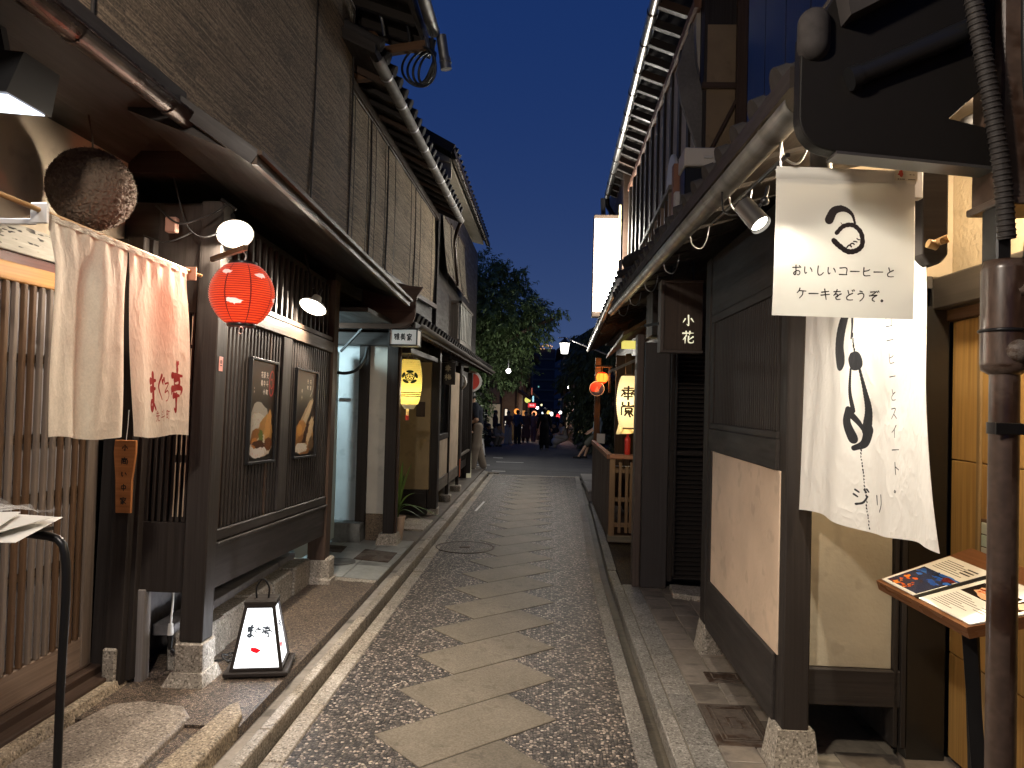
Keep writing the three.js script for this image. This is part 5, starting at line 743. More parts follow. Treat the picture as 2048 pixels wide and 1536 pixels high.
[[-3.355, -3.16], [-3.13, -2.9], [-2.895, -2.6], [-2.595, -2.2]].forEach(([a, b]) => { for (const [y0, y1] of [[0.1, 0.548], [0.552, 1.388], [1.392, 1.998]]) part(cdoor, 'door_board', box(1.785, 1.812, y0, y1, a, b, 0.003), [M.honey, woodM(0.44, 0.25, 0.08), woodM(0.54, 0.32, 0.105)][Math.floor(rnd() * 3)]); });
part(cdoor, 'batten', box(1.778, 1.8, 0.1, 2.0, -3.132, -3.158, 0.003), M.honey);
part(ch, 'porch_wall', box(1.8, 1.9, 2.185, 2.9, -0.5, -3.9, 0.003), mat(C(0.56, 0.45, 0.3), { map: T.plaster, bumpMap: T.plasterBump, bumpScale: 0.008, roughness: 0.95 }), 'cream plaster above the porch beam');
part(ch, 'porch_wall', box(1.17, 1.8, 2.2, 2.9, -3.39, -3.5, 0.003), mat(C(0.5, 0.4, 0.28), { map: T.plaster, bumpMap: T.plasterBump, bumpScale: 0.004, roughness: 0.95 }));
{ const w = part(ch, 'glass_tile_window', box(1.77, 1.79, 1.0, 1.17, -2.93, -3.105, 0.003), M.mid); for (let i = 0; i < 3; i++) for (let j = 0; j < 3; j++) part(w, 'glass_tile', box(1.764, 1.772, 1.012 + j * 0.05, 1.058 + j * 0.05, -2.945 - i * 0.05, -2.99 - i * 0.05, 0.002), phys(C(0.45 + 0.05 * ((i + j) % 3), 0.52, 0.42), { roughness: 0.15 })); }
// roof of the ground floor: soffit, tiles, gutter
const gy = (z) => 2.45 + (-2.05 - z) * 0.0245;
part(ch, 'soffit', hexa([[0.66, 2.5, -2.1], [2.2, 2.86, -2.1], [2.2, 2.86, -8], [0.66, 2.63, -8], [0.66, 2.56, -2.1], [2.2, 3.0, -2.1], [2.2, 3.0, -8], [0.66, 2.68, -8]]), M.dark);
for (let i = 0; i < 23; i++) { const z = -2.25 - i * 0.25, y = gy(z); part(ch, 'roof_tile', [rod([0.7, y + 0.13, z], [1.5, y + 0.44, z], 0.045, 0.045, 10), rod([0.71, y + 0.13, z], [0.67, y + 0.115, z], 0.054, 0.054, 16)], M.kawara); }
for (let i = 0; i < 14; i++) { const z = -2.4 - i * 0.42; part(ch, 'rafter', beam([0.7, gy(z) + 0.055, z], [1.2, gy(z) + 0.2, z], 0.045, 0.05), M.dark2); }
{ const g = part(ch, 'eaves_gutter', [halfpipe(0.68, gy(-2.06), gy(-8), 0.045, -2.06, -8.05, 0.002, 18)], M.zinc);
  for (const z of [-2.3, -2.95, -3.75, -4.6, -5.5, -6.5, -7.5]) { part(g, 'joint_band', halfpipe(0.68, gy(z), gy(z), 0.0475, z, z - 0.018), M.zinc); part(g, 'hook', wire([[0.7, gy(z) - 0.045, z], [0.715, gy(z) - 0.085, z - 0.01], [0.755, gy(z) - 0.1, z - 0.02], [0.785, gy(z) - 0.06, z - 0.03], [0.8, gy(z) + 0.02, z - 0.03]], 0.004, 24), M.steel); } }
{ // rounded metal end board of the roof, close to the viewer
  const s = new THREE.Shape(); s.moveTo(0.66, 2.6); s.lineTo(0.658, 2.38); s.quadraticCurveTo(0.665, 2.3, 0.75, 2.29); s.lineTo(1.16, 2.252); s.lineTo(1.16, 2.345); s.lineTo(1.04, 2.375); s.lineTo(1.3, 2.62); s.lineTo(1.3, 2.95); s.lineTo(0.8, 2.8); s.lineTo(0.72, 2.66); s.closePath();
  const e = part(ch, 'roof_end_board', at(new THREE.ExtrudeGeometry(s, { depth: 0.045, bevelEnabled: true, bevelSize: 0.004, bevelThickness: 0.004, bevelSegments: 2, curveSegments: 16 }), 0, 0, -2.045), M.fasciaMetal);
  part(e, 'bottom_flange', hexa([[0.75, 2.276, -1.985], [1.16, 2.238, -1.985], [1.16, 2.238, -2.06], [0.75, 2.276, -2.06], [0.75, 2.284, -1.985], [1.16, 2.246, -1.985], [1.16, 2.246, -2.06], [0.75, 2.284, -2.06]]), mat(C(0.09, 0.085, 0.08), { roughness: 0.35, metalness: 0.6 }));
  part(e, 'pipe', [rod([0.79, 2.476, -1.975], [1.08, 2.6, -1.97], 0.026, 0.03, 20), rod([0.775, 2.47, -1.975], [0.8, 2.48, -1.975], 0.031, 0.031, 20)], M.blackMetal);
  part(e, 'ridge_end_tile', [at(new THREE.CapsuleGeometry(0.042, 0.06, 8, 20), 0.69, 2.6, -2.0)], M.kawara);
  part(e, 'coping', hexa([[0.76, 2.62, -1.93], [0.95, 2.72, -1.93], [0.95, 2.72, -2.15], [0.76, 2.62, -2.15], [0.74, 2.72, -1.93], [0.95, 2.8, -1.93], [0.95, 2.8, -2.15], [0.74, 2.72, -2.15]]), M.kawara);
}
// upper floor
part(ch, 'upper_wall', box(1.5, 4, 2.9, 7, -2.0, -5.75), mat(C(0.02, 0.02, 0.022), { roughness: 0.3, map: T.wood }));
for (let i = 0; i < 8; i++) part(ch, 'upper_board', box(1.48, 1.502, 3.05, 7, -2.05 - i * 0.46, -2.5 - i * 0.46, 0.004), phys(C(0.018, 0.017, 0.018), { roughness: 0.28, bumpMap: T.woodBump, bumpScale: 0.001 }));
// wall on the viewer's side of the pole and the rest of the near house
part(ch, 'near_wall', box(1.26, 4, 0, 2.75, 3, -1.95), M.brown);
part(ch, 'conduit_box', [box(1.16, 1.42, 2.145, 2.95, -1.96, -2.1, 0.006), box(1.15, 1.43, 2.14, 2.16, -1.955, -2.105, 0.003)], M.brownPaint);
part(ch, 'slender_post', box(1.162, 1.2, 1.98, 2.15, -1.98, -2.05, 0.004), M.blackMetal);
{
  const t = thing('service_pipe', 'thick brown painted conduit pipe with a wider coupling, at the right edge', 'pipe', [1.2, 0, -2]);
  part(t, 'pipe', rod([1.197, 0, -2], [1.197, 1.75, -2], 0.0355, 0.0355, 28), M.brownPaint);
  part(t, 'coupling', at(lathe([[0.036, 0], [0.055, 0.012], [0.057, 0.03], [0.057, 0.275], [0.05, 0.3], [0.02, 0.305]], 32), 1.197, 1.7, -2), M.brownPaint);
  part(t, 'strap', at(new THREE.TorusGeometry(0.0585, 0.005, 6, 32), 1.197, 1.815, -2, Math.PI / 2), M.blackMetal); part(t, 'strap', [box(1.15, 1.3, 1.545, 1.575, -1.955, -1.96, 0.002), at(new THREE.CylinderGeometry(0.04, 0.04, 0.03, 28), 1.197, 1.56, -2)], M.blackMetal);
  const vm = mat(C(0.16, 0.13, 0.11), { roughness: 0.7, map: T.rust }); part(t, 'valve', [at(new THREE.SphereGeometry(0.022, 16, 12), 1.225, 1.92, -1.955), rod([1.2, 1.91, -1.95], [1.24, 1.925, -1.94], 0.012, 0.016, 12)], vm); part(t, 'valve', [at(new THREE.SphereGeometry(0.03, 16, 12), 1.2, 1.76, -1.95), rod([1.2, 1.75, -1.945], [1.28, 1.7, -1.93], 0.012, 0.012, 10)], vm);
}
{
  const t = thing('ribbed_hose', 'dark ribbed cable hose running down beside the brown conduit box', 'hose', [1.1, 2.15, -1.95]);
  const P = [[1.0, 2.95, -1.9], [1.06, 2.66, -1.92], [1.12, 2.4, -1.94], [1.16, 2.2, -1.955], [1.178, 2.05, -1.965]], c = new THREE.CatmullRomCurve3(P.map((p) => V(...p)));
  part(t, 'tube', wire(P, 0.02, 60, false, 12), mat(C(0.022, 0.018, 0.016), { roughness: 0.7 }));
  const R = []; for (let i = 0; i < 64; i++) { const q = c.getPointAt((i + 0.5) / 64), d = c.getTangentAt((i + 0.5) / 64), g = new THREE.TorusGeometry(0.02, 0.0032, 5, 14); g.applyQuaternion(new THREE.Quaternion().setFromUnitVectors(V(0, 0, 1), d)); g.translate(q.x, q.y, q.z); R.push(g); }
  part(t, 'ribs', R, mat(C(0.024, 0.02, 0.018), { roughness: 0.6 }));
}
part(ch, 'cable', [wire([[1.18, 2.9, -1.9], [1.2, 2.5, -1.93], [1.23, 2.2, -1.94], [1.22, 2.0, -1.95]], 0.012, 30), wire([[1.3, 2.6, -1.93], [1.36, 2.66, -1.94], [1.5, 2.78, -1.95]], 0.008, 20)], M.cable);

// curtain of the coffee house, its bracket and rod
{
  const t = thing('coffee_curtain', 'long white split curtain with black brush drawing hanging beside the porch of the coffee house', 'curtain', [1.17, 1.15, -2.9]);
  part(t, 'rod', rod([1.13, 2.11, -3.35], [1.205, 2.125, -2.33], 0.01), M.bamboo);
  const bs = new THREE.Shape(); bs.moveTo(-0.035, 0.34); bs.lineTo(-0.035, 0.03); bs.quadraticCurveTo(0, -0.03, 0.035, 0.03); bs.lineTo(0.035, 0.34); bs.closePath();
  part(t, 'bracket', at(new THREE.ExtrudeGeometry(bs, { depth: 0.05, bevelEnabled: true, bevelSize: 0.006, bevelThickness: 0.006, bevelSegments: 2 }), 1.215, 2.07, -2.45), M.darkB);
  part(t, 'rod_end', [rod([1.2, 2.125, -2.385], [1.235, 2.14, -2.355], 0.011, 0.013), at(new THREE.CylinderGeometry(0.014, 0.014, 0.03, 12), 1.19, 2.12, -2.36, 0.3, 0, 1.3)], M.bamboo);
  const map = canvas(1200, 1300, (x, w, h) => {
    x.fillStyle = '#fff'; x.fillRect(0, 0, w, h); x.fillStyle = '#1c1c22';
    brushArc(x, [[560, 180], [500, 190], [455, 270], [440, 380], [462, 450]], 26, 46); brushArc(x, [[560, 180], [572, 260], [566, 330]], 16, 8);
    for (let i = 0; i < 7; i++) blot(x, 562 + i * 6, 240 + i * 26, 7, 14, '#1c1c22', 8, 0.4);
    brushArc(x, [[575, 430], [615, 428], [626, 465], [590, 470], [572, 440]], 22, 24); brushArc(x, [[628, 480], [652, 600], [664, 700], [640, 800]], 8, 26); brushArc(x, [[568, 490], [560, 600], [574, 700]], 7, 12);
    brushArc(x, [[545, 700], [530, 760], [560, 840]], 20, 26); brushArc(x, [[560, 720], [600, 760], [620, 790]], 16, 10); brushArc(x, [[655, 790], [620, 860], [560, 890]], 26, 12);
    x.fillStyle = '#2a2a30'; write(x, 'コーヒーとスイート。', 842, 250, 74, 6, 0, 86, 0.3); write(x, 'ジ', 520, 1080, 110, 9, 0, 0, 0.3); write(x, 'リ', 640, 1090, 110, 8, 0, 0, 0.3);
    x.fillRect(0, 0, 0, 0); for (let i = 0; i < 26; i++) blot(x, 596 + rr(-3, 3), 880 + i * 16, 4, 7, '#2a2a30', 6, 0.4);
  });
  const b = (q, u, v) => { const e = sstep(0, 0.5, v); q.x += e * sstep(0, 0.15, u) * (0.02 * Math.sin(u * 9 + 0.6 + v * 1.6) + 0.009 * Math.sin(u * 21 + v * 3.4) * (0.3 + v)) + 0.006 * Math.sin(u * 34) * (1 - e) + 0.012 * sstep(0.35, 0.5, u) * sstep(0.65, 0.5, u) * v + 0.03 * v * v * u; q.z += 0.05 * v * v * (u - 0.35); q.y += 0.012 * Math.sin(u * 9) * v; };
  const creaseB = T.crease.clone(); creaseB.repeat.set(1.6, 1.8);
  const g = cloth([1.125, 2.115, -3.29], [1.2, 2.125, -2.43], [1.235, 1.15, -2.42], [1.1, 1.16, -3.25], 90, 60, b, 0.0016);
  part(t, 'cloth', g, phys(C(0.74, 0.71, 0.66), { map, roughness: 0.95, bumpMap: creaseB, bumpScale: 0.006, transmission: 0.12, thickness: 0 }));
}
{
  const t = thing('hanging_sign', 'square white hanging sign with a brushed figure and two lines of handwriting', 'sign', [0.89, 1.88, -2.3]);
  const map = canvas(1024, 1060, (x, w, h) => {
    x.fillStyle = '#fff'; x.fillRect(0, 0, w, h); x.strokeStyle = x.fillStyle = '#2a1a20'; x.lineCap = 'round'; x.lineJoin = 'round';
    // two thick brush arcs, one under the other, a few fine and three short strokes
    const arc = (pts, w0, w1) => { const c = new THREE.CatmullRomCurve3(pts.map(([a, b]) => V(a, b, 0))); for (let i = 0; i <= 160; i++) { const t2 = i / 160, q = c.getPoint(t2), r = lerp(w0, w1, sstep(0, 1, t2)) * (1 + 0.08 * Math.sin(i * 0.7)); x.beginPath(); x.arc(q.x, q.y, r, 0, 6.3); x.fill(); } };
    arc([[392, 370], [430, 300], [500, 285], [560, 320], [585, 385]], 30, 8);
    arc([[388, 350], [440, 290], [480, 275]], 20, 16);
    arc([[450, 460], [500, 410], [570, 400], [630, 450], [640, 540], [600, 580], [540, 590], [470, 550], [430, 515]], 15, 19);
    x.lineWidth = 4; for (const [a, b, c2, d] of [[480, 385, 510, 400], [540, 380, 565, 398], [500, 402, 530, 410]]) { x.beginPath(); x.moveTo(a, b); x.quadraticCurveTo((a + c2) / 2, b + 22, c2, d); x.stroke(); }
    for (let i = 0; i < 4; i++) { x.lineWidth = 11 - i; x.beginPath(); x.moveTo(530 + i * 24, 560 - i * 22); x.quadraticCurveTo(548 + i * 22, 530 - i * 8, 562 + i * 20, 555 - i * 18); x.stroke(); }
    x.fillStyle = '#241f22'; write(x, 'おいしいコーヒーと', 118, 690, 92, 8, 86, -1, 0.35); write(x, 'ケーキをどうぞ。', 160, 850, 96, 8, 88, 1, 0.35);
  });
  const g = cloth([0.688, 2.338, -2.3], [1.106, 2.326, -2.3], [1.1, 1.876, -2.29], [0.678, 1.88, -2.29], 24, 24, (q, u, v) => { q.z += 0.006 * Math.sin(v * 3) + 0.004 * Math.sin(u * 5 + v); }, 0.0012);
  part(t, 'sheet', g, phys(C(0.8, 0.79, 0.75), { map, roughness: 0.9, transmission: 0.5, thickness: 0 }));
  part(t, 'sleeve', cloth([0.687, 2.342, -2.297], [1.107, 2.33, -2.297], [1.106, 2.29, -2.297], [0.687, 2.302, -2.297], 20, 8, (q, u, v) => { q.z += 0.008 * Math.sin(v * 3.14); }, 0.012), phys(C(0.7, 0.69, 0.64), { roughness: 0.6 }));
  part(t, 'sticker', panel([1.035, 2.33, -2.281], [1.103, 2.328, -2.281], [1.103, 2.294, -2.281], [1.035, 2.296, -2.281]), mat(C(0.8, 0.8, 0.8), { roughness: 0.5, map: canvas(320, 160, (x) => { x.fillStyle = '#d9d3bf'; x.fillRect(0, 0, 320, 160); blot(x, 88, 56, 40, 48, '#c23618', 11, 0.3); x.fillStyle = '#46403a'; for (let i = 0; i < 4; i++) x.fillRect(44 + i * 26, 128, 18, 16); x.fillRect(188, 132, 104, 10); x.fillRect(208, 64, 28, 10); x.fillRect(252, 64, 28, 10); }) }));
  part(t, 'hanger', rod([1.1, 2.33, -2.3], [1.1, 2.42, -2.3], 0.004), M.steel); part(t, 'hanger', rod([0.7, 2.34, -2.3], [0.7, 2.44, -2.3], 0.004), M.steel); part(t, 'hanger', box(1.105, 1.135, 2.25, 2.42, -2.31, -2.34, 0.003), M.steel);
}
{ // rail with two spotlights
  const t = thing('spot_rail', 'thin dark rail carrying two cylindrical spotlights behind the white coffee sign', 'rail', [0.72, 2.35, -3]);
  part(t, 'rail', [rod([0.76, 2.46, -3.5], [0.705, 2.36, -2.25], 0.008), rod([0.74, 2.5, -3.5], [0.69, 2.42, -2.3], 0.006), wire([[0.66, 2.44, -2.9], [0.66, 2.34, -2.85], [0.7, 2.32, -2.8], [0.72, 2.38, -2.75]], 0.004, 16)], M.blackMetal);
  const mk = (label, c, to, cd, ang) => {
    const q = thing('spotlight', label, 'spotlight', c), d = V(...to).sub(V(...c)).normalize(), e = (k) => V(...c).addScaledVector(d, k).toArray();
    part(q, 'barrel', rod(e(-0.1), e(0.004), 0.032, 0.034, 28, true), mat(C(0.03, 0.027, 0.024), { roughness: 0.4, side: THREE.DoubleSide }));
    part(q, 'cap', rod(e(-0.104), e(-0.098), 0.032, 0.032, 28), M.fasciaMetal);
    part(q, 'spotlight_lens', rod(e(-0.012), e(-0.008), 0.029, 0.029, 28), glow(1, 0.95, 0.82, 8));
    part(q, 'yoke', [wire([e(-0.05), [c[0] + 0.01, c[1] + 0.08, c[2]], [c[0] + 0.03, c[1] + 0.13, c[2] - 0.03]], 0.006, 12), at(new THREE.SphereGeometry(0.014, 12, 10), c[0] + 0.006, c[1] + 0.07, c[2] + 0.02)], M.blackMetal);
    spot(q, e(0.02), to, 1, 0.92, 0.78, cd, ang, 0.7, 1.2);
  };
  mk('small black spotlight hanging left of the white coffee sign', [0.665, 2.18, -2.38], [1.12, 1.35, -1.8], 2, 0.75);
  mk('spotlight peeping over the top edge of the white coffee sign', [0.87, 2.375, -2.43], [1.0, 1.4, -2.62], 7, 1.0);
}
{ // unseen porch downlight behind the roof end, placed to light door and menu
  const t = thing('unseen_porch_light', 'unseen warm downlight in the porch ceiling, lighting the door and menu desk', 'lamp', [1.5, 2.6, -2.65]);
  part(t, 'trim', at(lathe([[0.05, 0], [0.07, 0], [0.07, 0.03], [0.05, 0.03]], 28), 1.5, 2.6, -2.65), M.blackMetal);
  part(t, 'lamp_glass', at(new THREE.CylinderGeometry(0.048, 0.048, 0.01, 28), 1.5, 2.615, -2.65), glow(1, 0.8, 0.5, 5));
  lamp(t, [1.45, 2.56, -2.5], 1, 0.8, 0.54, 6.5, 2);
}
{ // menu desk
  const t = thing('menu_desk', 'wooden reading desk with a lit open menu in front of the coffee house door', 'menu stand', [1.45, 0.03, -2.6]);
  const TL = V(1.62, 1.085, -2.9), TR = V(1.62, 1.075, -2.2), BL = V(1.27, 0.95, -2.9), BR = V(1.29, 0.945, -2.33);
  const up = (p, k) => [p.x - 0.3 * k, p.y + k, p.z];
  part(t, 'desk_top', hexa([BL, BR, TR, TL].map((p) => up(p, -0.034)).concat([BL, BR, TR, TL].map((p) => up(p, 0)))), woodM(0.2, 0.085, 0.035, { roughness: 0.6 }));
  part(t, 'leg', [beam([1.36, 0.95, -2.45], [1.42, 0.03, -2.42], 0.03, 0.04), beam([1.55, 1.02, -2.78], [1.6, 0.03, -2.8], 0.03, 0.04)], M.blackMetal);
  const q = (u, v, k) => { const p = BL.clone().lerp(BR, u).lerp(TL.clone().lerp(TR, u), v); return up(p, k); };
  const page = (u0, u1, paint, label) => part(t, 'menu_page', hexa([q(u0, 0.04, 0.002), q(u1, 0.04, 0.002), q(u1, 0.75, 0.002), q(u0, 0.75, 0.002), q(u0, 0.04, 0.004), q(u1, 0.04, 0.004), q(u1, 0.75, 0.004), q(u0, 0.75, 0.004)]), M.whitePaint, label) && part(t, 'print', panel(q(u0, 0.75, 0.0052), q(u1, 0.75, 0.0052), q(u1, 0.04, 0.0052), q(u0, 0.04, 0.0052)), mat(C(0.85, 0.85, 0.82), { map: canvas(512, 640, paint), roughness: 0.25 }), label);
  page(0.03, 0.44, (x, w, h) => { x.fillStyle = '#f4f0e6'; x.fillRect(0, 0, w, h); x.fillStyle = '#13254a'; x.fillRect(30, 260, 452, 350); for (let i = 0; i < 40; i++) blot(x, rr(40, 470), rr(260, 420), rr(20, 60), rr(8, 24), ['#1d4f9a', '#2f6cc0', '#123060', '#0d1c3c'][i % 4], 9, 0.4); for (let i = 0; i < 34; i++) blot(x, rr(40, 300), rr(440, 600), rr(10, 36), rr(8, 22), ['#e2641e', '#f08a2c', '#7a1d10', '#2a1220'][i % 4], 6, 0.3); blot(x, 400, 300, 80, 30, '#6d1f22', 12, 0.3); x.fillStyle = '#55504a'; for (let r = 0; r < 6; r++) x.fillRect(60, 60 + r * 28, 200 + (r * 67) % 180, 8); for (let r = 0; r < 3; r++) x.fillRect(320, 70 + r * 36, 120, 16); });
  page(0.48, 0.99, (x, w, h) => { x.fillStyle = '#f6f3ea'; x.fillRect(0, 0, w, h); x.fillStyle = '#1b1210'; x.fillRect(40, 150, 300, 190); blot(x, 210, 245, 130, 80, '#e7b48a', 16, 0.15); for (let i = 0; i < 26; i++) blot(x, rr(110, 310), rr(190, 300), rr(10, 34), rr(6, 14), ['#c55a24', '#e8905a', '#f1c7a4', '#8a3216'][i % 4], 8, 0.4); x.fillStyle = '#2a1410'; x.fillRect(360, 150, 120, 150); blot(x, 420, 225, 54, 54, '#e3c0a0', 12, 0.2); x.fillStyle = '#5d5852'; for (let r = 0; r < 9; r++) x.fillRect(50, 380 + r * 24, 140 + (r * 53) % 180, 7); for (let r = 0; r < 5; r++) x.fillRect(330, 360 + r * 30, 90 + (r * 31) % 60, 7); });
  part(t, 'page_strip', hexa([q(0.44, 0.03, 0.004), q(0.48, 0.03, 0.004), q(0.48, 0.76, 0.004), q(0.44, 0.76, 0.004), q(0.44, 0.03, 0.008), q(0.48, 0.03, 0.008), q(0.48, 0.76, 0.008), q(0.44, 0.76, 0.008)]), M.blackMetal);
}

// ---------------------------------------------------------------- dark house between: post, louvres, hanging box sign, upper floor
const kh = thing('louvred_house', 'dark narrow house with louvred screens and a bright zinc gutter under its high roof', 'building', [1.3, 0, -8]);
part(kh, 'pillar', box(0.83, 1.05, 0.03, 2.13, -6.4, -6.75, 0.006), mat(C(0.05, 0.042, 0.04), { roughness: 0.6, map: T.wood, bumpMap: T.woodBump, bumpScale: 0.001 }));
part(kh, 'pillar_edge', box(0.765, 0.826, 0.03, 2.2, -6.42, -6.56, 0.005), woodM(0.13, 0.1, 0.085));
part(kh, 'back_wall', [box(1.02, 3.5, 0.03, 2.6, -6.6, -7.2), box(0.9, 3, 2.2, 2.6, -6.5, -6.9)], M.darkB);
part(kh, 'louvre_frame', [box(1.05, 1.09, 0.1, 2.05, -6.36, -6.42, 0.004), box(1.05, 1.45, 2.05, 2.1, -6.36, -6.42, 0.004), box(1.06, 1.45, 1.17, 1.21, -6.355, -6.42, 0.004), box(1.088, 1.105, 0.15, 2.05, -6.33, -6.36, 0.003)], M.dark);
{ const s = hexa([[1.1, -0.012, 0.012], [1.45, -0.012, 0.012], [1.45, 0.006, -0.018], [1.1, 0.006, -0.018], [1.1, -0.004, 0.014], [1.45, -0.004, 0.014], [1.45, 0.014, -0.016], [1.1, 0.014, -0.016]]); for (let y = 0.13; y < 2.03; y += 0.0385) if (Math.abs(y - 1.19) > 0.03) piece(kh, 'louvre_slat', s, M.dark2, [0, y, -6.39]); }
part(kh, 'drain_step', slab([[1.06, -6.1], [1.3, -6.0], [1.35, -6.35], [1.08, -6.4]], 0.02, 0.07, 0.01), M.granite);
part(kh, 'downpipe', [rod([0.98, 2.13, -6.45], [0.98, 2.6, -6.45], 0.035, 0.035, 14)], M.blackMetal);
// upper floor
part(kh, 'upper_front', [box(1.42, 4, 2.9, 5.9, -7.1, -7.3), box(1.42, 4, 2.6, 5.7, -7.3, -13.4)], M.darkB);
part(kh, 'plaster_panel', box(1.45, 1.72, 4.0, 5.25, -7.09, -7.11, 0.003), mat(C(0.24, 0.17, 0.1), { map: T.plaster, roughness: 0.95 }));
part(kh, 'frame_beam', [box(1.72, 1.82, 3.4, 6.0, -7.04, -7.12, 0.005), box(1.4, 1.76, 4.62, 4.68, -7.06, -7.1, 0.004), beam([1.5, 4.05, -7.06], [1.72, 4.5, -7.06], 0.03, 0.04, V(0, 0, 1)), box(1.0, 1.9, 5.7, 5.85, -7.05, -7.15, 0.005)], M.brown);
{ const s = new THREE.Shape([[1.18, 4.82], [1.23, 4.52], [1.32, 4.27], [1.45, 3.9], [1.75, 3.85], [1.63, 4.17], [1.43, 4.56], [1.345, 4.9], [1.315, 5.3], [1.25, 5.1]].map((p) => new THREE.Vector2(...p))); part(kh, 'curved_flashing', at(new THREE.ExtrudeGeometry(s, { depth: 0.05, bevelEnabled: true, bevelSize: 0.008, bevelThickness: 0.008 }), 0, 0, -7.2), mat(C(0.22, 0.2, 0.18), { map: T.concrete, roughness: 0.8 })); }
const wx = (z) => 1.36 + (-7.6 - z) * 0.006;
part(kh, 'plaster_wall', hexa([[1.38, 3.7, -7.3], [1.48, 3.7, -7.3], [1.48, 3.7, -13.2], [1.4, 3.7, -13.2], [1.38, 5.52, -7.3], [1.48, 5.52, -7.3], [1.48, 5.52, -13.2], [1.4, 5.52, -13.2]]), mat(C(0.5, 0.44, 0.36), { map: T.plaster, bumpMap: T.plasterBump, bumpScale: 0.003, roughness: 0.95 }));
for (let i = 0; i < 11; i++) { const z = -7.5 - i * 0.55; part(kh, 'batten', box(1.355, 1.4, 3.7, 5.5, z, z - 0.12, 0.004), M.dark); }
part(kh, 'wall_plate', beam([1.37, 5.52, -7.2], [1.39, 5.45, -13.3], 0.07, 0.1), woodM(0.22, 0.115, 0.075));
part(kh, 'roof', [hexa([[1.05, 5.86, -6.9], [2.2, 6.3, -6.9], [2.2, 6.3, -15.3], [1.16, 5.86, -15.3], [1.05, 5.93, -6.9], [2.2, 6.45, -6.9], [2.2, 6.45, -15.3], [1.16, 5.93, -15.3]]), box(1.02, 1.8, 5.85, 5.9, -6.84, -6.92, 0.004)], M.dark);
part(kh, 'verge_board', beam([1.04, 5.88, -7.05], [1.5, 5.78, -7.05], 0.03, 0.09), mat(C(0.3, 0.28, 0.26), { roughness: 0.6 }));
for (let i = 0; i < 19; i++) { const z = -7.4 - i * 0.42; part(kh, 'rafter', beam([1.08 + i * 0.006, 5.845, z], [1.5, 5.7, z], 0.07, 0.09), i % 4 === 1 ? M.brown : M.dark2); }
{ const g = part(kh, 'eaves_gutter', hexa([[1.01, 5.84, -6.9], [1.09, 5.84, -6.9], [1.19, 5.84, -15.3], [1.11, 5.84, -15.3], [1.0, 5.92, -6.9], [1.1, 5.92, -6.9], [1.2, 5.92, -15.3], [1.1, 5.92, -15.3]]), M.dark);
  part(g, 'zinc_pipe', rod([1.03, 5.87, -6.9], [1.135, 5.87, -15.3], 0.06, 0.06, 20), mat(C(0.6, 0.59, 0.57), { metalness: 1, roughness: 0.32 }));
  for (let i = 0; i < 12; i++) { const z = -7.3 - i * 0.7; part(g, 'gutter_clip', rod([1.03 + (-6.9 - z) * 0.0125, 5.87, z], [1.03 + (-6.9 - z) * 0.0125, 5.87, z - 0.03], 0.066, 0.066, 20), M.copper); } }
part(kh, 'pipe_elbow', wire([[1.14, 5.86, -15.3], [1.15, 5.7, -15.35], [1.25, 5.5, -15.3], [1.3, 5.2, -15.2]], 0.05, 20), M.blackMetal);
{ const b = part(kh, 'balcony', box(1.1, 1.42, 2.86, 2.92, -6.9, -9.6, 0.004), M.brown);
  part(b, 'rail', beam([1.1, 3.62, -6.9], [1.15, 3.6, -9.5], 0.04, 0.045), M.grey);
  for (let i = 0; i < 10; i++) part(b, 'baluster', box(1.1 + i * 0.005, 1.13 + i * 0.005, 2.92, 3.6, -7.0 - i * 0.27, -7.06 - i * 0.27, 0.003), i % 2 ? M.brown : woodM(0.3, 0.22, 0.17));
  part(b, 'corner_post', box(1.07, 1.19, 2.9, 3.74, -6.58, -6.68, 0.005), woodM(0.3, 0.15, 0.1)); }
part(kh, 'oval_plaque', at(new THREE.CylinderGeometry(0.3, 0.3, 0.03, 32), 1.34, 4.1, -8.35, 0, 0, Math.PI / 2).scale(1, 1, 1), mat(C(0.5, 0.5, 0.5), { roughness: 0.5 }));
part(kh, 'electric_meter', [box(1.07, 1.17, 3.27, 3.47, -6.5, -6.57, 0.012), at(new THREE.CylinderGeometry(0.035, 0.035, 0.03, 24), 1.12, 3.4, -6.49, Math.PI / 2)], M.greyPlastic);
{ const a = part(kh, 'equipment_box', [box(1.11, 1.4, 3.25, 3.6, -6.25, -6.5, 0.01)], M.blackMetal); part(a, 'beige_cover', [box(1.1, 1.41, 3.605, 3.76, -6.22, -6.52, 0.01)], mat(C(0.46, 0.42, 0.37), { roughness: 0.5 })); part(a, 'handle', [box(1.26, 1.33, 3.665, 3.685, -6.205, -6.225, 0.003), box(1.345, 1.375, 3.63, 3.68, -6.205, -6.222, 0.002)], M.greyPlastic); }
part(kh, 'verge_tiles', [rod([0.86, 3.16, -8.1], [1.45, 3.4, -7.7], 0.065, 0.065, 16), at(new THREE.SphereGeometry(0.075, 16, 12), 0.85, 3.14, -8.1), rod([0.85, 3.14, -8.1], [0.86, 2.98, -8.1], 0.06, 0.05, 16), hexa([[0.9, 3.0, -8.0], [1.5, 3.1, -7.7], [1.5, 3.1, -7.9], [0.9, 3.0, -8.2], [0.9, 3.12, -8.0], [1.5, 3.32, -7.7], [1.5, 3.32, -7.9], [0.9, 3.12, -8.2]]), rod([1.1, 3.36, -7.7], [1.5, 3.5, -7.4], 0.06, 0.07, 14)], M.kawara);
part(kh, 'plaster_end', box(0.86, 1.3, 2.72, 3.0, -7.98, -8.06, 0.005), mat(C(0.14, 0.11, 0.1), { roughness: 0.8, map: T.plaster }));
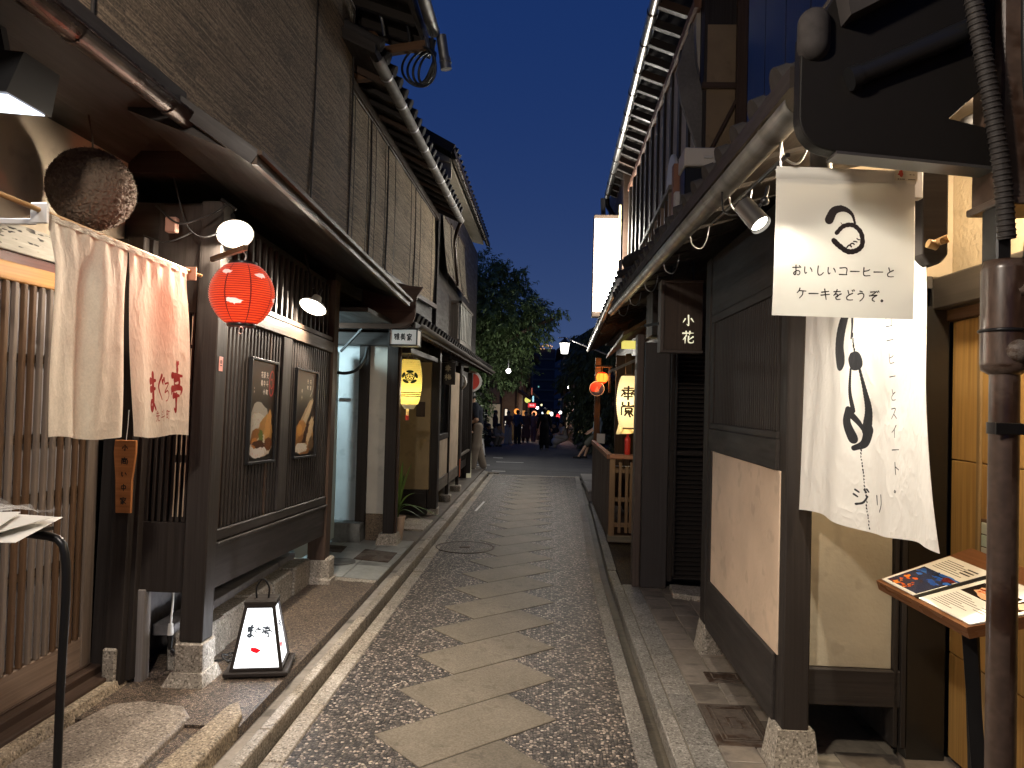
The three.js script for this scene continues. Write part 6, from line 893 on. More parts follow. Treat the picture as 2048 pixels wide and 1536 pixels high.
{
  const t = thing('hanging_box_sign', 'tall dark wooden hanging sign with two pale glowing characters', 'sign', [0.97, 1.99, -5.5]);
  part(t, 'box_body', [box(0.845, 1.13, 2.0, 2.5, -5.5, -5.62, 0.004)], woodM(0.085, 0.062, 0.05));
  part(t, 'frame', [box(0.82, 0.848, 1.99, 2.51, -5.485, -5.63, 0.004), box(0.82, 1.135, 2.5, 2.52, -5.485, -5.63, 0.004), box(0.82, 1.135, 1.982, 2.0, -5.485, -5.63, 0.004)], woodM(0.12, 0.1, 0.09));
  part(t, 'lit_lettering', panel([0.94, 2.29, -5.497], [1.11, 2.29, -5.497], [1.11, 2.02, -5.497], [0.94, 2.02, -5.497]), mat(C(0.7, 0.68, 0.5), { transparent: true, emissive: C(1, 0.95, 0.66), emissiveIntensity: 0.85, alphaMap: canvas(256, 400, (x) => { x.fillStyle = '#000'; x.fillRect(0, 0, 256, 400); x.fillStyle = '#fff'; write(x, '小花', 48, 24, 160, 8.5, 0, 182, 0.9); }) }));
  part(t, 'hanger', [rod([0.9, 2.5, -5.55], [0.9, 2.68, -5.55], 0.01), rod([1.06, 2.5, -5.55], [1.06, 2.7, -5.55], 0.01), beam([0.82, 2.2, -5.56], [0.76, 2.22, -5.9], 0.015, 0.02)], M.blackMetal);
}
// ---------------------------------------------------------------- fenced house with the votive lantern, farther on
const fh = thing('fenced_house', 'timber house with a low eaves and warm rafters behind the wooden fence', 'building', [1.6, 0, -12]);
part(fh, 'wall', [box(1.55, 4, 0, 2.9, -7.3, -17), box(1.3, 4, 2.9, 6.2, -13.45, -17)], M.brown);
for (let i = 0; i < 18; i++) part(fh, 'wall_board', box(1.52, 1.552, 0.1, 2.4, -7.4 - i * 0.3, -7.66 - i * 0.3, 0.004), [M.mid, M.brown, M.oldBrown][Math.floor(rnd() * 3)]);
const ex = (z) => 0.75 + (-7.7 - z) * 0.021, ey = (z) => 2.87 - (-7.7 - z) * 0.008;
part(fh, 'eaves_roof', hexa([[ex(-7.7), ey(-7.7), -7.7], [ex(-17), ey(-17), -17], [1.7, 3.2, -17], [1.7, 3.25, -7.7], [ex(-7.7), ey(-7.7) + 0.05, -7.7], [ex(-17), ey(-17) + 0.05, -17], [1.7, 3.3, -17], [1.7, 3.35, -7.7]]), M.mid);
for (let i = 0; i < 26; i++) { const z = -7.85 - i * 0.35; part(fh, 'rafter', beam([ex(z) + 0.03, ey(z) - 0.02, z], [1.55, 3.1, z], 0.05, 0.06), i % 3 ? M.mid : M.oldBrown); part(fh, 'roof_tile', [rod([ex(z) - 0.01, ey(z) + 0.09, z], [1.3, 3.16, z], 0.05, 0.05, 8), rod([ex(z), ey(z) + 0.09, z], [ex(z) - 0.035, ey(z) + 0.075, z], 0.058, 0.058, 12)], M.kawara); }
part(fh, 'eaves_gutter', [rod([ex(-7.7) - 0.03, ey(-7.7) - 0.01, -7.7], [ex(-17) - 0.03, ey(-17) - 0.01, -17], 0.04, 0.04, 10)], M.zinc);
part(fh, 'inner_eaves', [hexa([[0.86, 2.38, -8.6], [1.5, 2.75, -8.6], [1.5, 2.75, -11.8], [0.92, 2.3, -11.8], [0.86, 2.42, -8.6], [1.5, 2.8, -8.6], [1.5, 2.8, -11.8], [0.92, 2.34, -11.8]])], M.mid);
part(fh, 'lit_patch', box(0.98, 1.22, 2.33, 2.44, -9.98, -10, 0.002), glow(1, 0.85, 0.2, 0.8));
part(fh, 'lit_patch', box(1.22, 1.26, 4.2, 5.2, -13.44, -13.46, 0.002), glow(1, 0.85, 0.45, 0.7));  // glow stands for the yellow-lit stretch of the upper wall
part(fh, 'end_post', box(0.74, 0.83, 0.05, 2.3, -11.6, -11.7, 0.006), M.mid);
part(fh, 'door_post', [box(1.1, 1.18, 0.1, 2.3, -10.5, -10.6, 0.005), box(1.3, 1.38, 0.1, 2.3, -9.5, -9.6, 0.005), box(1.0, 1.5, 0.1, 2.3, -10.9, -10.95, 0.005)], M.mid);
part(fh, 'planter_board', [box(0.72, 1.0, 0.04, 0.12, -12.2, -15.4, 0.01), box(0.68, 0.9, 0.03, 0.2, -11.75, -12.2, 0.01)], mat(C(0.5, 0.48, 0.45), { map: T.concrete, roughness: 0.8 }));
{
  const t = thing('garden_fence', 'weathered wooden fence with a railed top, beside the gutter', 'fence', [0.85, 0.03, -9.9]);
  const fm = woodM(0.26, 0.17, 0.11), fx = (z) => 0.712 + (-8.3 - z) * 0.004;
  part(t, 'post', box(0.712, 0.775, 0.1, 0.99, -8.27, -8.34, 0.005), fm); part(t, 'post', box(0.99, 1.04, 0.1, 0.99, -8.27, -8.34, 0.005), fm);
  for (const x of [0.815, 0.89, 0.94]) part(t, 'slat', box(x, x + 0.032, 0.16, x === 0.89 ? 0.9 : 0.94, -8.29, -8.315, 0.003), fm);
  for (const y of [0.82, 0.5, 0.22]) part(t, 'cross_rail', box(0.77, 1.0, y, y + 0.05, -8.315, -8.345, 0.003), fm);
  part(t, 'wire', rod([0.77, 0.9, -8.3], [1.0, 0.9, -8.3], 0.003), M.steel);
  part(t, 'top_rail', box(0.7, 1.04, 0.98, 1.03, -8.25, -8.36, 0.006), woodM(0.42, 0.2, 0.13)); part(t, 'top_rail', hexa([[0.69, 0.97, -8.36], [0.75, 0.97, -8.36], [0.765, 0.96, -11.6], [0.705, 0.96, -11.6], [0.69, 1.02, -8.36], [0.75, 1.02, -8.36], [0.765, 1.01, -11.6], [0.705, 1.01, -11.6]]), woodM(0.42, 0.2, 0.13));
  for (let i = 0; i < 23; i++) { const z = -8.38 - i * 0.14; part(t, 'fence_board', box(fx(z), fx(z) + 0.02, 0.08, 0.97, z, z - 0.128, 0.003), [M.brown, woodM(0.11, 0.075, 0.055), M.oldBrown][Math.floor(rnd() * 3)]); }
  part(t, 'base_beam', box(0.7, 1.04, 0.06, 0.13, -8.26, -8.35, 0.005), M.grey);
}
{
  const c = [0.81, 1.37, -7.15], t = thing('votive_lantern', 'long cream paper lantern with two large brushed characters beside the dark pillar', 'lantern', c);
  const map = paint3(1024, 768, (x, w, h) => { x.fillStyle = '#fff0cc'; x.fillRect(0, 0, w, h); for (let j = 0; j < 44; j++) { x.fillStyle = 'rgba(170,120,40,0.22)'; x.fillRect(0, j * 17.5, w, 3); } x.fillStyle = '#1a1408'; for (const o of [340, 852]) { write(x, '奉', o - 20, 150, 215, 10, 0, 0, 0.1, 1); write(x, '納', o - 20, 385, 230, 10, 0, 0, 0.1, 1); } });
  const g = lanternBody(0.49, (s) => 0.075 + 0.07 * Math.pow(Math.sin(Math.PI * clamp(0.05 + s * 0.9)), 0.5), 26);
  part(t, 'paper_lantern_shade', at(g, c[0], c[1], c[2], 0, Math.atan2(-c[0], -c[2]) - Math.PI + 0.28), phys(C(0.85, 0.85, 0.85), { map, roughness: 1, transmission: 0.17, thickness: 0, emissive: C(1, 0.95, 0.85), emissiveMap: map, emissiveIntensity: 0.25, side: THREE.DoubleSide }));
  part(t, 'end_ring', at(lathe([[0.07, 0], [0.08, 0], [0.08, 0.02], [0.07, 0.02], [0.07, 0]], 28), c[0], c[1] - 0.018, c[2]), M.brown); part(t, 'end_ring', [at(lathe([[0.07, 0], [0.08, 0], [0.08, 0.02], [0.07, 0.02], [0.07, 0]], 28), c[0], c[1] + 0.485, c[2])], M.brown);
  part(t, 'hanger', [rod([c[0], c[1] + 0.5, c[2]], [c[0], c[1] + 0.6, c[2]], 0.006)], M.blackMetal);
  part(t, 'rain_cover', [hexa([[0.6, 1.89, -7.0], [0.9, 2.03, -7.0], [0.9, 2.03, -7.32], [0.6, 1.89, -7.32], [0.59, 1.91, -7.0], [0.9, 2.06, -7.0], [0.9, 2.06, -7.32], [0.59, 1.91, -7.32]]), hexa([[0.9, 2.03, -7.0], [1.12, 1.92, -7.0], [1.12, 1.92, -7.32], [0.9, 2.03, -7.32], [0.9, 2.06, -7.0], [1.13, 1.94, -7.0], [1.13, 1.94, -7.32], [0.9, 2.06, -7.32]])], M.grey);
  part(t, 'paper_cover', cloth([0.7, 1.42, -7.2], [0.87, 1.4, -7.25], [0.86, 1.31, -7.22], [0.67, 1.3, -7.17], 8, 6, (q, u, v) => { q.z += 0.02 * Math.sin(u * 6); }, 0.002), mat(C(0.6, 0.52, 0.32), { roughness: 0.9 }));
  lamp(t, [c[0], c[1] + 0.24, c[2]], 1, 0.82, 0.45, 1.1, 2);
}
{
  const c = [0.83, 1.9, -11.35], t = thing('orange_lantern', 'small round orange-glowing paper lantern in a wooden bracket above the round sign', 'lantern', c);
  const map = paint3(512, 256, (x, w, h) => { x.fillStyle = '#ffb45a'; x.fillRect(0, 0, w, h); x.fillStyle = '#a03c10'; for (let i = 0; i < 8; i++) x.fillRect(i * 64 + 10, 0, 4, h); for (let i = 0; i < 12; i++) { x.fillStyle = 'rgba(140,50,10,0.25)'; x.fillRect(0, i * 22, w, 4); } x.fillStyle = '#c03010'; x.fillRect(0, 0, w, 26); x.fillRect(0, h - 24, w, 24); });
  part(t, 'paper_lantern_shade', at(lanternBody(0.16, (s) => 0.045 + 0.045 * Math.pow(Math.sin(Math.PI * s), 0.6), 12, 32), ...c), phys(C(0.9, 0.9, 0.9), { map, roughness: 1, transmission: 0.12, thickness: 0, emissive: C(1, 0.85, 0.6), emissiveMap: map, emissiveIntensity: 0.9, side: THREE.DoubleSide }));
  part(t, 'bracket', [box(0.72, 0.98, 2.14, 2.17, -11.3, -11.4, 0.003), box(0.93, 0.96, 1.75, 2.14, -11.35, -11.38, 0.003), rod([0.83, 2.06, -11.35], [0.83, 2.14, -11.35], 0.006)], M.mid);
  lamp(t, [c[0], c[1] + 0.08, c[2]], 1, 0.42, 0.12, 0.6, 2);
}
{
  const t = thing('round_sign', 'small round enamel sign in red and dark blue with pale lines under the orange lantern', 'sign', [0.765, 1.7, -11.5]);
  part(t, 'disc', at(new THREE.CylinderGeometry(0.115, 0.115, 0.02, 40), 0.765, 1.815, -11.52, Math.PI / 2), M.whitePaint);
  part(t, 'print', at(new THREE.CircleGeometry(0.108, 40), 0.765, 1.815, -11.508), mat(C(0.8, 0.8, 0.8), { map: canvas(256, 256, (x) => { x.fillStyle = '#23244a'; x.fillRect(0, 0, 256, 256); blot(x, 90, 100, 100, 90, '#c9402a', 20, 0.1); blot(x, 150, 60, 70, 40, '#a8352c', 20, 0.1); x.fillStyle = '#c9c2cc'; for (const [a, b] of [[110, 120], [128, 90], [146, 130], [162, 150], [94, 150]]) x.fillRect(a, b, 6, 200 - b); }), roughness: 0.4 }));
}
{
  const t = thing('red_bottle', 'red extinguisher bottle standing on the fence rail under the cream lantern', 'bottle', [0.905, 1.03, -8.3]);
  part(t, 'bottle', at(lathe([[0, 0], [0.033, 0], [0.034, 0.16], [0.03, 0.185], [0.012, 0.2], [0.012, 0.22], [0, 0.22]], 24), 0.905, 1.03, -8.3), phys(C(0.5, 0.03, 0.02), { roughness: 0.3, clearcoat: 0.4 }));
  part(t, 'valve', box(0.89, 0.93, 1.25, 1.27, -8.29, -8.31, 0.003), M.red);
}
solo('paper_notice', [hexa([[0.745, 1.0, -11.0], [0.86, 1.0, -10.95], [0.86, 1.0, -10.96], [0.745, 1.0, -11.01], [0.75, 1.14, -11.03], [0.865, 1.14, -10.98], [0.865, 1.14, -10.99], [0.75, 1.14, -11.04]])], M.whitePaint, 'white paper notice standing on the far end of the fence rail', 'notice');
{
  const t = thing('lightbox_sign', 'tall glowing white lightbox sign with two grey characters high on the house wall', 'sign', [1.0, 3.2, -13.5]);
  part(t, 'frame', [box(0.775, 1.235, 4.95, 5.02, -13.46, -13.72, 0.004), box(0.775, 1.235, 3.16, 3.25, -13.46, -13.72, 0.004), box(0.775, 0.79, 3.25, 4.95, -13.46, -13.72, 0.003), box(1.22, 1.235, 3.25, 4.95, -13.46, -13.72, 0.003)], M.oldBrown);
  part(t, 'bracket', [box(1.2, 1.45, 4.9, 4.97, -13.55, -13.6, 0.004), box(1.2, 1.45, 3.4, 3.46, -13.55, -13.6, 0.004), beam([0.95, 5.0, -13.6], [0.93, 5.35, -13.6], 0.1, 0.08)], M.blackMetal);
  const map = canvas(384, 1440, (x, w, h) => { x.fillStyle = '#fff'; x.fillRect(0, 0, w, h); x.fillStyle = '#8b8883'; write(x, '稲衣', 120, 660, 165, 6, 0, 190, 0.4); });
  part(t, 'sign_face', panel([0.79, 4.95, -13.47], [1.22, 4.95, -13.47], [1.22, 3.25, -13.47], [0.79, 3.25, -13.47]), mat(C(0.8, 0.8, 0.8), { map, emissive: C(1, 0.98, 0.92), emissiveMap: map, emissiveIntensity: 3, roughness: 0.5 }));
  part(t, 'box_back', box(0.79, 1.22, 3.25, 4.95, -13.5, -13.7), M.whitePaint);
  for (const y of [3.6, 4.1, 4.6]) lamp(t, [1.0, y, -13.25], 1, 0.95, 0.85, 9, 8);
}
{
  const c = [0.37, 2.7, -17], t = thing('street_lamp', 'white glass street lantern on an arm over the end of the paved alley', 'street lamp', c);
  part(t, 'lamp_glass', at(lathe([[0, 0], [0.075, 0.0], [0.11, 0.24], [0, 0.24]], 12), ...c), glow(1, 0.97, 0.9, 4));
  part(t, 'cap', at(lathe([[0.13, 0.24], [0.125, 0.26], [0.03, 0.34], [0.012, 0.38], [0, 0.38]], 12), ...c), M.blackMetal);
  part(t, 'frame', [0, 1, 2, 3].map((i) => { const a = i * 1.5708 + 0.785; return rod([c[0] + 0.078 * Math.cos(a), c[1], c[2] + 0.078 * Math.sin(a)], [c[0] + 0.113 * Math.cos(a), c[1] + 0.25, c[2] + 0.113 * Math.sin(a)], 0.006); }), M.blackMetal);
  part(t, 'arm', [rod([0.37, 3.07, -17], [0.62, 2.98, -17], 0.014), rod([0.55, 3.0, -17], [1.35, 2.7, -17], 0.016), rod([0.22, 3.06, -17], [0.37, 3.08, -17], 0.012)], M.steel);
  lamp(t, [c[0], c[1] + 0.12, c[2]], 1, 0.93, 0.8, 10, 4);
}
// ---------------------------------------------------------------- trees
function foliage(lobes, n, len, wid, droop) { // many small drooping leaves in clumps through the lobes' volume
  const P = [], N = [], U = [];
  const leaf = (p, d, up) => { const s = V(0, 0, 0).crossVectors(d, up).normalize(), L = len * rr(0.6, 1.25), w = wid * rr(0.7, 1.2), tip = p.clone().addScaledVector(d, L), m = p.clone().addScaledVector(d, L * 0.45), a = m.clone().addScaledVector(s, w), b = m.clone().addScaledVector(s, -w), nn = V(0, 0, 0).crossVectors(s, d).normalize(); for (const q of [p, a, tip, p, tip, b]) { P.push(q.x, q.y, q.z); N.push(nn.x, nn.y, nn.z); U.push(0, 0); } };
  const tot = lobes.reduce((a, l) => a + l[3] * l[4] * l[5], 0);
  for (const [cx, cy, cz, rx, ry, rz] of lobes) {
    const k = Math.max(6, Math.round(n * rx * ry * rz / tot / 22));
    for (let c = 0; c < k; c++) { // a clump: a twig with leaves along it
      const y = rr(-1, 1), a = rr(0, 6.283), r = Math.sqrt(1 - y * y), q = Math.pow(rnd(), 0.38), o = V(cx + rx * r * Math.cos(a) * q, cy + ry * y * q, cz + rz * r * Math.sin(a) * q);
      const dir = V(r * Math.cos(a) + rr(-0.4, 0.4), 0.5 * y + rr(-0.4, 0.3) - droop, r * Math.sin(a) + rr(-0.4, 0.4)).normalize(), tl = rr(0.25, 0.6) * Math.min(1, rx);
      for (let i = 0; i < 22; i++) { const p = o.clone().addScaledVector(dir, tl * i / 22).add(V(rr(-0.06, 0.06), rr(-0.06, 0.06), rr(-0.06, 0.06))); leaf(p, V(dir.x + rr(-0.9, 0.9), dir.y + rr(-0.7, 0.5) - droop, dir.z + rr(-0.9, 0.9)).normalize(), V(rr(-0.4, 0.4), 1, rr(-0.4, 0.4))); }
    }
  }
  const g = new THREE.BufferGeometry(); g.setAttribute('position', new THREE.Float32BufferAttribute(P, 3)); g.setAttribute('normal', new THREE.Float32BufferAttribute(N, 3)); g.setAttribute('uv', new THREE.Float32BufferAttribute(U, 2)); return g;
}
const leafM = (r, g, b) => phys(C(r, g, b), { roughness: 0.6, side: THREE.DoubleSide, transmission: 0.25, thickness: 0 });
function tree(name, label, p, trunk, lobes, n, len, wid, droop, m) {
  const t = thing(name, label, 'tree', p);
  part(t, 'trunk', trunk.map((s) => wire(s.pts, s.r, 12, false, 7)), M.oldBrown);
  part(t, 'crown', foliage(lobes, n, len, wid, droop), m);
}
tree('street_tree', 'large leafy tree leaning over the lane beyond the gabled house', [-3.0, -0.3, -25], [{ pts: [[-3.0, -0.4, -25], [-2.9, 1.5, -25], [-2.5, 3, -24.8], [-2.0, 4.5, -24.6]], r: 0.16 }, { pts: [[-2.7, 2.4, -24.9], [-1.8, 3.2, -24.4], [-0.9, 3.8, -24], [0.2, 4.3, -23.8]], r: 0.06 }, { pts: [[-2.6, 2.8, -24.8], [-3.4, 4.2, -25], [-3.6, 5.6, -25]], r: 0.08 }],
  [[-2.2, 4.6, -24.8, 1.7, 1.5, 1.6], [-1.35, 5.7, -24.6, 0.6, 0.6, 0.6], [-1.1, 4.2, -24.2, 1.2, 1.0, 1.1], [-0.3, 4.35, -23.8, 0.5, 0.36, 0.5], [0.25, 4.5, -23.8, 0.36, 0.14, 0.3], [-1.9, 3.0, -24.6, 1.3, 0.9, 1.2], [-1.3, 2.6, -23.8, 0.55, 0.55, 0.6], [-2.8, 2.0, -24.6, 0.9, 1.0, 1.0], [-2.6, 6.1, -25, 1.0, 0.55, 1.0], [-3.6, 4.2, -25.4, 1.4, 2.0, 1.4], [-0.7, 3.4, -23.9, 0.55, 0.5, 0.6]], 64000, 0.155, 0.028, 0.35, leafM(0.11, 0.17, 0.065));
tree('willow_tree', 'dark willow-like tree behind the street lamp, over the fenced house', [3.2, -0.5, -29], [{ pts: [[3.2, -0.6, -29], [3.1, 1.5, -29], [2.6, 3.2, -29]], r: 0.18 }, { pts: [[2.9, 2.6, -29], [2.0, 3.4, -28.8], [1.3, 3.8, -28.6]], r: 0.07 }],
  [[2.4, 3.4, -29, 1.7, 1.3, 1.5], [1.3, 2.6, -28.6, 0.8, 1.1, 0.9], [1.8, 1.4, -28.6, 0.9, 1.2, 1.0], [2.4, 0.8, -28, 1.0, 1.2, 1.0], [3.6, 4.0, -29, 1.5, 1.2, 1.4], [0.8, 1.9, -29, 0.35, 0.7, 0.4]], 26000, 0.2, 0.032, 0.8, leafM(0.05, 0.075, 0.035));
tree('garden_shrub', 'tall dark shrub behind the standing man, lit from below', [-2.6, -0.2, -20], [{ pts: [[-2.6, -0.2, -20], [-2.5, 0.8, -20], [-2.4, 1.6, -20]], r: 0.04 }], [[-2.5, 1.6, -20.2, 0.7, 0.8, 0.6], [-2.2, 0.8, -20.6, 0.4, 0.6, 0.5], [-3.2, 1.2, -20, 0.8, 1.2, 0.7]], 4200, 0.11, 0.02, 0.15, leafM(0.06, 0.09, 0.03));

tree('hedge', 'dark clipped hedge along the left edge of the street beyond the shrub', [-3.2, -0.6, -29], [{ pts: [[-3.2, -0.7, -27], [-3.1, 0, -27], [-3.1, 0.8, -27]], r: 0.05 }, { pts: [[-3.2, -0.9, -32], [-3.1, 0, -32], [-3.1, 0.7, -32]], r: 0.05 }], [[-3.2, 0.5, -25, 0.6, 1.3, 1.8], [-3.1, 0.3, -28.5, 0.55, 1.3, 1.9], [-3.0, 0.2, -32, 0.55, 1.2, 1.9], [-3.1, 1.3, -30, 0.7, 0.8, 2.5]], 9000, 0.13, 0.026, 0.1, leafM(0.035, 0.05, 0.025));
tree('hedge', 'dark hedge on the right of the street behind the leaning man', [1.9, -0.6, -30], [{ pts: [[1.9, -0.7, -28], [1.9, 0, -28], [1.9, 0.8, -28]], r: 0.05 }, { pts: [[1.8, -0.9, -33], [1.8, 0, -33], [1.8, 0.7, -33]], r: 0.05 }], [[2.3, 0.5, -26.5, 0.5, 1.3, 1.4], [1.9, 0.3, -30, 0.55, 1.3, 1.9], [1.75, 0.2, -34.5, 0.5, 1.3, 2.2], [1.9, 1.5, -33, 0.8, 0.9, 2.5]], 9000, 0.13, 0.026, 0.3, leafM(0.035, 0.05, 0.025));

// ---------------------------------------------------------------- people: a skeleton of tapered bones, joined into one surface
function nets(f, lo, hi, c) { // naive surface nets
  const n = [0, 1, 2].map((i) => Math.ceil((hi[i] - lo[i]) / c) + 2), id = (x, y, z) => (z * n[1] + y) * n[0] + x, val = new Float32Array(n[0] * n[1] * n[2]);
  for (let z = 0; z < n[2]; z++) for (let y = 0; y < n[1]; y++) for (let x = 0; x < n[0]; x++) val[id(x, y, z)] = f(lo[0] + x * c, lo[1] + y * c, lo[2] + z * c);
  const P = [], vi = new Int32Array(val.length).fill(-1), I = [];
  for (let z = 0; z < n[2] - 1; z++) for (let y = 0; y < n[1] - 1; y++) for (let x = 0; x < n[0] - 1; x++) {
    let k = 0, sx = 0, sy = 0, sz = 0;
    for (let e = 0; e < 12; e++) { const ax = e >> 2, b = e & 3, o = [0, 0, 0]; o[(ax + 1) % 3] = b & 1; o[(ax + 2) % 3] = b >> 1; const a0 = val[id(x + o[0], y + o[1], z + o[2])], q = [...o]; q[ax] = 1; const a1 = val[id(x + q[0], y + q[1], z + q[2])]; if ((a0 < 0) !== (a1 < 0)) { const t = a0 / (a0 - a1); sx += o[0] + (ax === 0 ? t : 0); sy += o[1] + (ax === 1 ? t : 0); sz += o[2] + (ax === 2 ? t : 0); k++; } }
    if (k) { vi[id(x, y, z)] = P.length / 3; P.push(lo[0] + (x + sx / k) * c, lo[1] + (y + sy / k) * c, lo[2] + (z + sz / k) * c); }
  }
  for (let z = 1; z < n[2] - 1; z++) for (let y = 1; y < n[1] - 1; y++) for (let x = 1; x < n[0] - 1; x++) for (let ax = 0; ax < 3; ax++) {
    const o = [0, 0, 0]; o[ax] = 1; const a = val[id(x, y, z)], b = val[id(x + o[0], y + o[1], z + o[2])]; if ((a < 0) === (b < 0)) continue;
    const u = [0, 0, 0], w = [0, 0, 0]; u[(ax + 1) % 3] = 1; w[(ax + 2) % 3] = 1;
    const q = [vi[id(x, y, z)], vi[id(x - u[0], y - u[1], z - u[2])], vi[id(x - u[0] - w[0], y - u[1] - w[1], z - u[2] - w[2])], vi[id(x - w[0], y - w[1], z - w[2])]]; if (q.some((v) => v < 0)) continue;
    a < 0 ? I.push(q[0], q[1], q[2], q[0], q[2], q[3]) : I.push(q[0], q[2], q[1], q[0], q[3], q[2]);
  }
  const g = new THREE.BufferGeometry(); g.setAttribute('position', new THREE.Float32BufferAttribute(P, 3)); g.setAttribute('uv', new THREE.Float32BufferAttribute(new Float32Array(P.length / 3 * 2), 2)); g.setIndex(I); g.computeVertexNormals(); return g;
}
function bones(list, k) { // list of [a, b, ra, rb]; smooth minimum of the distances
  const B = list.map(([a, b, ra, rb]) => ({ a, d: [b[0] - a[0], b[1] - a[1], b[2] - a[2]], l: (b[0] - a[0]) ** 2 + (b[1] - a[1]) ** 2 + (b[2] - a[2]) ** 2 + 1e-9, ra, rb: rb ?? ra }));
  const f = (x, y, z) => { let s = 1e3; for (const { a, d, l, ra, rb } of B) { const px = x - a[0], py = y - a[1], pz = z - a[2], t = Math.min(1, Math.max(0, (px * d[0] + py * d[1] + pz * d[2]) / l)), v = Math.hypot(px - t * d[0], py - t * d[1], pz - t * d[2]) - ra - (rb - ra) * t, h = Math.max(k - Math.abs(s - v), 0) / k; s = Math.min(s, v) - h * h * k * 0.25; } return s; };
  const lo = [1e9, 1e9, 1e9], hi = [-1e9, -1e9, -1e9]; for (const [a, b, ra, rb] of list) for (let i = 0; i < 3; i++) { const r = Math.max(ra, rb ?? ra) + 0.03; lo[i] = Math.min(lo[i], a[i] - r, b[i] - r); hi[i] = Math.max(hi[i], a[i] + r, b[i] + r); }
  return (c) => nets(f, lo, hi, c);
}
const skin = mat(C(0.5, 0.3, 0.2), { roughness: 0.6 });
// J: joints in metres, figure facing +z: pelvis, chest, neck, head, el/er elbows, hl/hr hands, kl/kr knees, al/ar ankles
function person(label, [x, y, z], turn, s, J, wear) {
  const t = thing('person', label, 'person', [x, y, z], {});
  const j = { pel: [0, 0.93, 0], chest: [0, 1.28, 0], neck: [0, 1.45, 0], head: [0, 1.6, 0.02], kl: [0.1, 0.5, 0.02], kr: [-0.1, 0.5, 0.02], al: [0.11, 0.08, 0], ar: [-0.11, 0.08, 0], el: [0.25, 1.14, 0], er: [-0.25, 1.14, 0], hl: [0.26, 0.88, 0.05], hr: [-0.26, 0.88, 0.05], face: [0, 0, 1], toe: [0, 0, 1], ...J };
  const add = (a, b, k = 1) => a.map((v, i) => v + b[i] * k), mix = (a, b, u) => a.map((v, i) => lerp(v, b[i], u));
  const axis = add(j.chest, j.pel, -1), al = Math.hypot(...axis) || 1, upv = axis.map((v) => v / al);
  const side = (k) => [k, 0, 0], shl = add(add(j.neck, side(0.17)), upv, -0.05), shr = add(add(j.neck, side(-0.17)), upv, -0.05), hpl = add(j.pel, side(0.09)), hpr = add(j.pel, side(-0.09));
  const tl = add(j.al, j.toe, 0.15), tr = add(j.ar, j.toe, 0.15), drop = (p) => [p[0], p[1] - 0.05, p[2]];
  const hand = (e, h, sgn) => { const d = add(h, e, -1), l = Math.hypot(...d), n = d.map((v) => v / l), sd = V(...n).cross(V(0, 0, 1)).lengthSq() > 0.01 ? V(...n).cross(V(0, 0, 1)).normalize().toArray() : [1, 0, 0], kn = add(h, n, 0.075), out = [[h, kn, 0.026, 0.03]];
    [[-0.027, 0.055], [-0.009, 0.07], [0.009, 0.066], [0.026, 0.05]].forEach(([o, L]) => { const b = add(kn, sd, o), m = add(add(b, n, L * 0.5), j.face, 0.012), e2 = add(add(m, n, L * 0.4), j.face, 0.022); out.push([b, m, 0.0095, 0.009], [m, e2, 0.009, 0.0075]); });
    const th = add(add(h, n, 0.025), sd, -0.03 * sgn); out.push([add(h, sd, -0.015 * sgn), th, 0.014, 0.011], [th, add(add(th, n, 0.04), j.face, 0.015), 0.011, 0.009]); return out; };
  const skull = [[add(j.head, j.face, -0.02), add(j.head, j.face, 0.005), 0.092, 0.088], [add(j.head, [0, -0.07, 0]), add(add(j.head, [0, -0.09, 0]), j.face, 0.045), 0.055, 0.04]];
  const right = V(0, 1, 0).cross(V(...j.face)).normalize().toArray(), fc = (u, v, w) => add(add(add(j.head, right, u), [0, v, 0]), j.face, w);
  const G = [bones([[j.pel, mix(j.pel, j.chest, 0.5), 0.115, 0.1], [mix(j.pel, j.chest, 0.5), j.chest, 0.1, 0.12], [j.chest, add(j.neck, upv, -0.04), 0.115, 0.06], [j.neck, j.head, 0.05, 0.05], [shl, shr, 0.06, 0.06], ...skull,
    [shl, j.el, 0.05, 0.038], [j.el, j.hl, 0.037, 0.026], [shr, j.er, 0.05, 0.038], [j.er, j.hr, 0.037, 0.026], [hpl, j.kl, 0.085, 0.055], [j.kl, j.al, 0.055, 0.036], [hpr, j.kr, 0.085, 0.055], [j.kr, j.ar, 0.055, 0.036], [drop(j.al), drop(tl), 0.034, 0.028], [drop(j.ar), drop(tr), 0.034, 0.028],
    [j.hl, add(j.hl, add(j.hl, j.el, -1), 0.25), 0.026, 0.024], [j.hr, add(j.hr, add(j.hr, j.er, -1), 0.25), 0.026, 0.024]], 0.045)(0.017),
    bones([...skull, [fc(0, 0.0, 0.085), fc(0, -0.035, 0.108), 0.01, 0.014], [fc(0.09, 0.0, -0.01), fc(0.092, -0.04, -0.008), 0.014, 0.01], [fc(-0.09, 0.0, -0.01), fc(-0.092, -0.04, -0.008), 0.014, 0.01], [fc(-0.018, -0.075, 0.082), fc(0.018, -0.075, 0.082), 0.007, 0.007], [fc(-0.045, 0.022, 0.075), fc(0.045, 0.022, 0.075), 0.012, 0.012]], 0.018)(0.009),
    bones(hand(j.el, j.hl, 1), 0.012)(0.006), bones(hand(j.er, j.hr, -1), 0.012)(0.006)];
  const Rm = new THREE.Matrix4().compose(V(x, y, z), new THREE.Quaternion().setFromEuler(new THREE.Euler(0, turn, 0)), V(s, s, s)), put = (g) => g.clone().applyMatrix4(Rm);
  part(t, 'body', put(mergeGeometries(G.map(flat))), wear.skin ?? skin);
  part(t, 'eye', [1, -1].map((k) => put(at(new THREE.SphereGeometry(0.011, 8, 6), ...fc(0.033 * k, 0.005, 0.082)))), M.blackMetal);
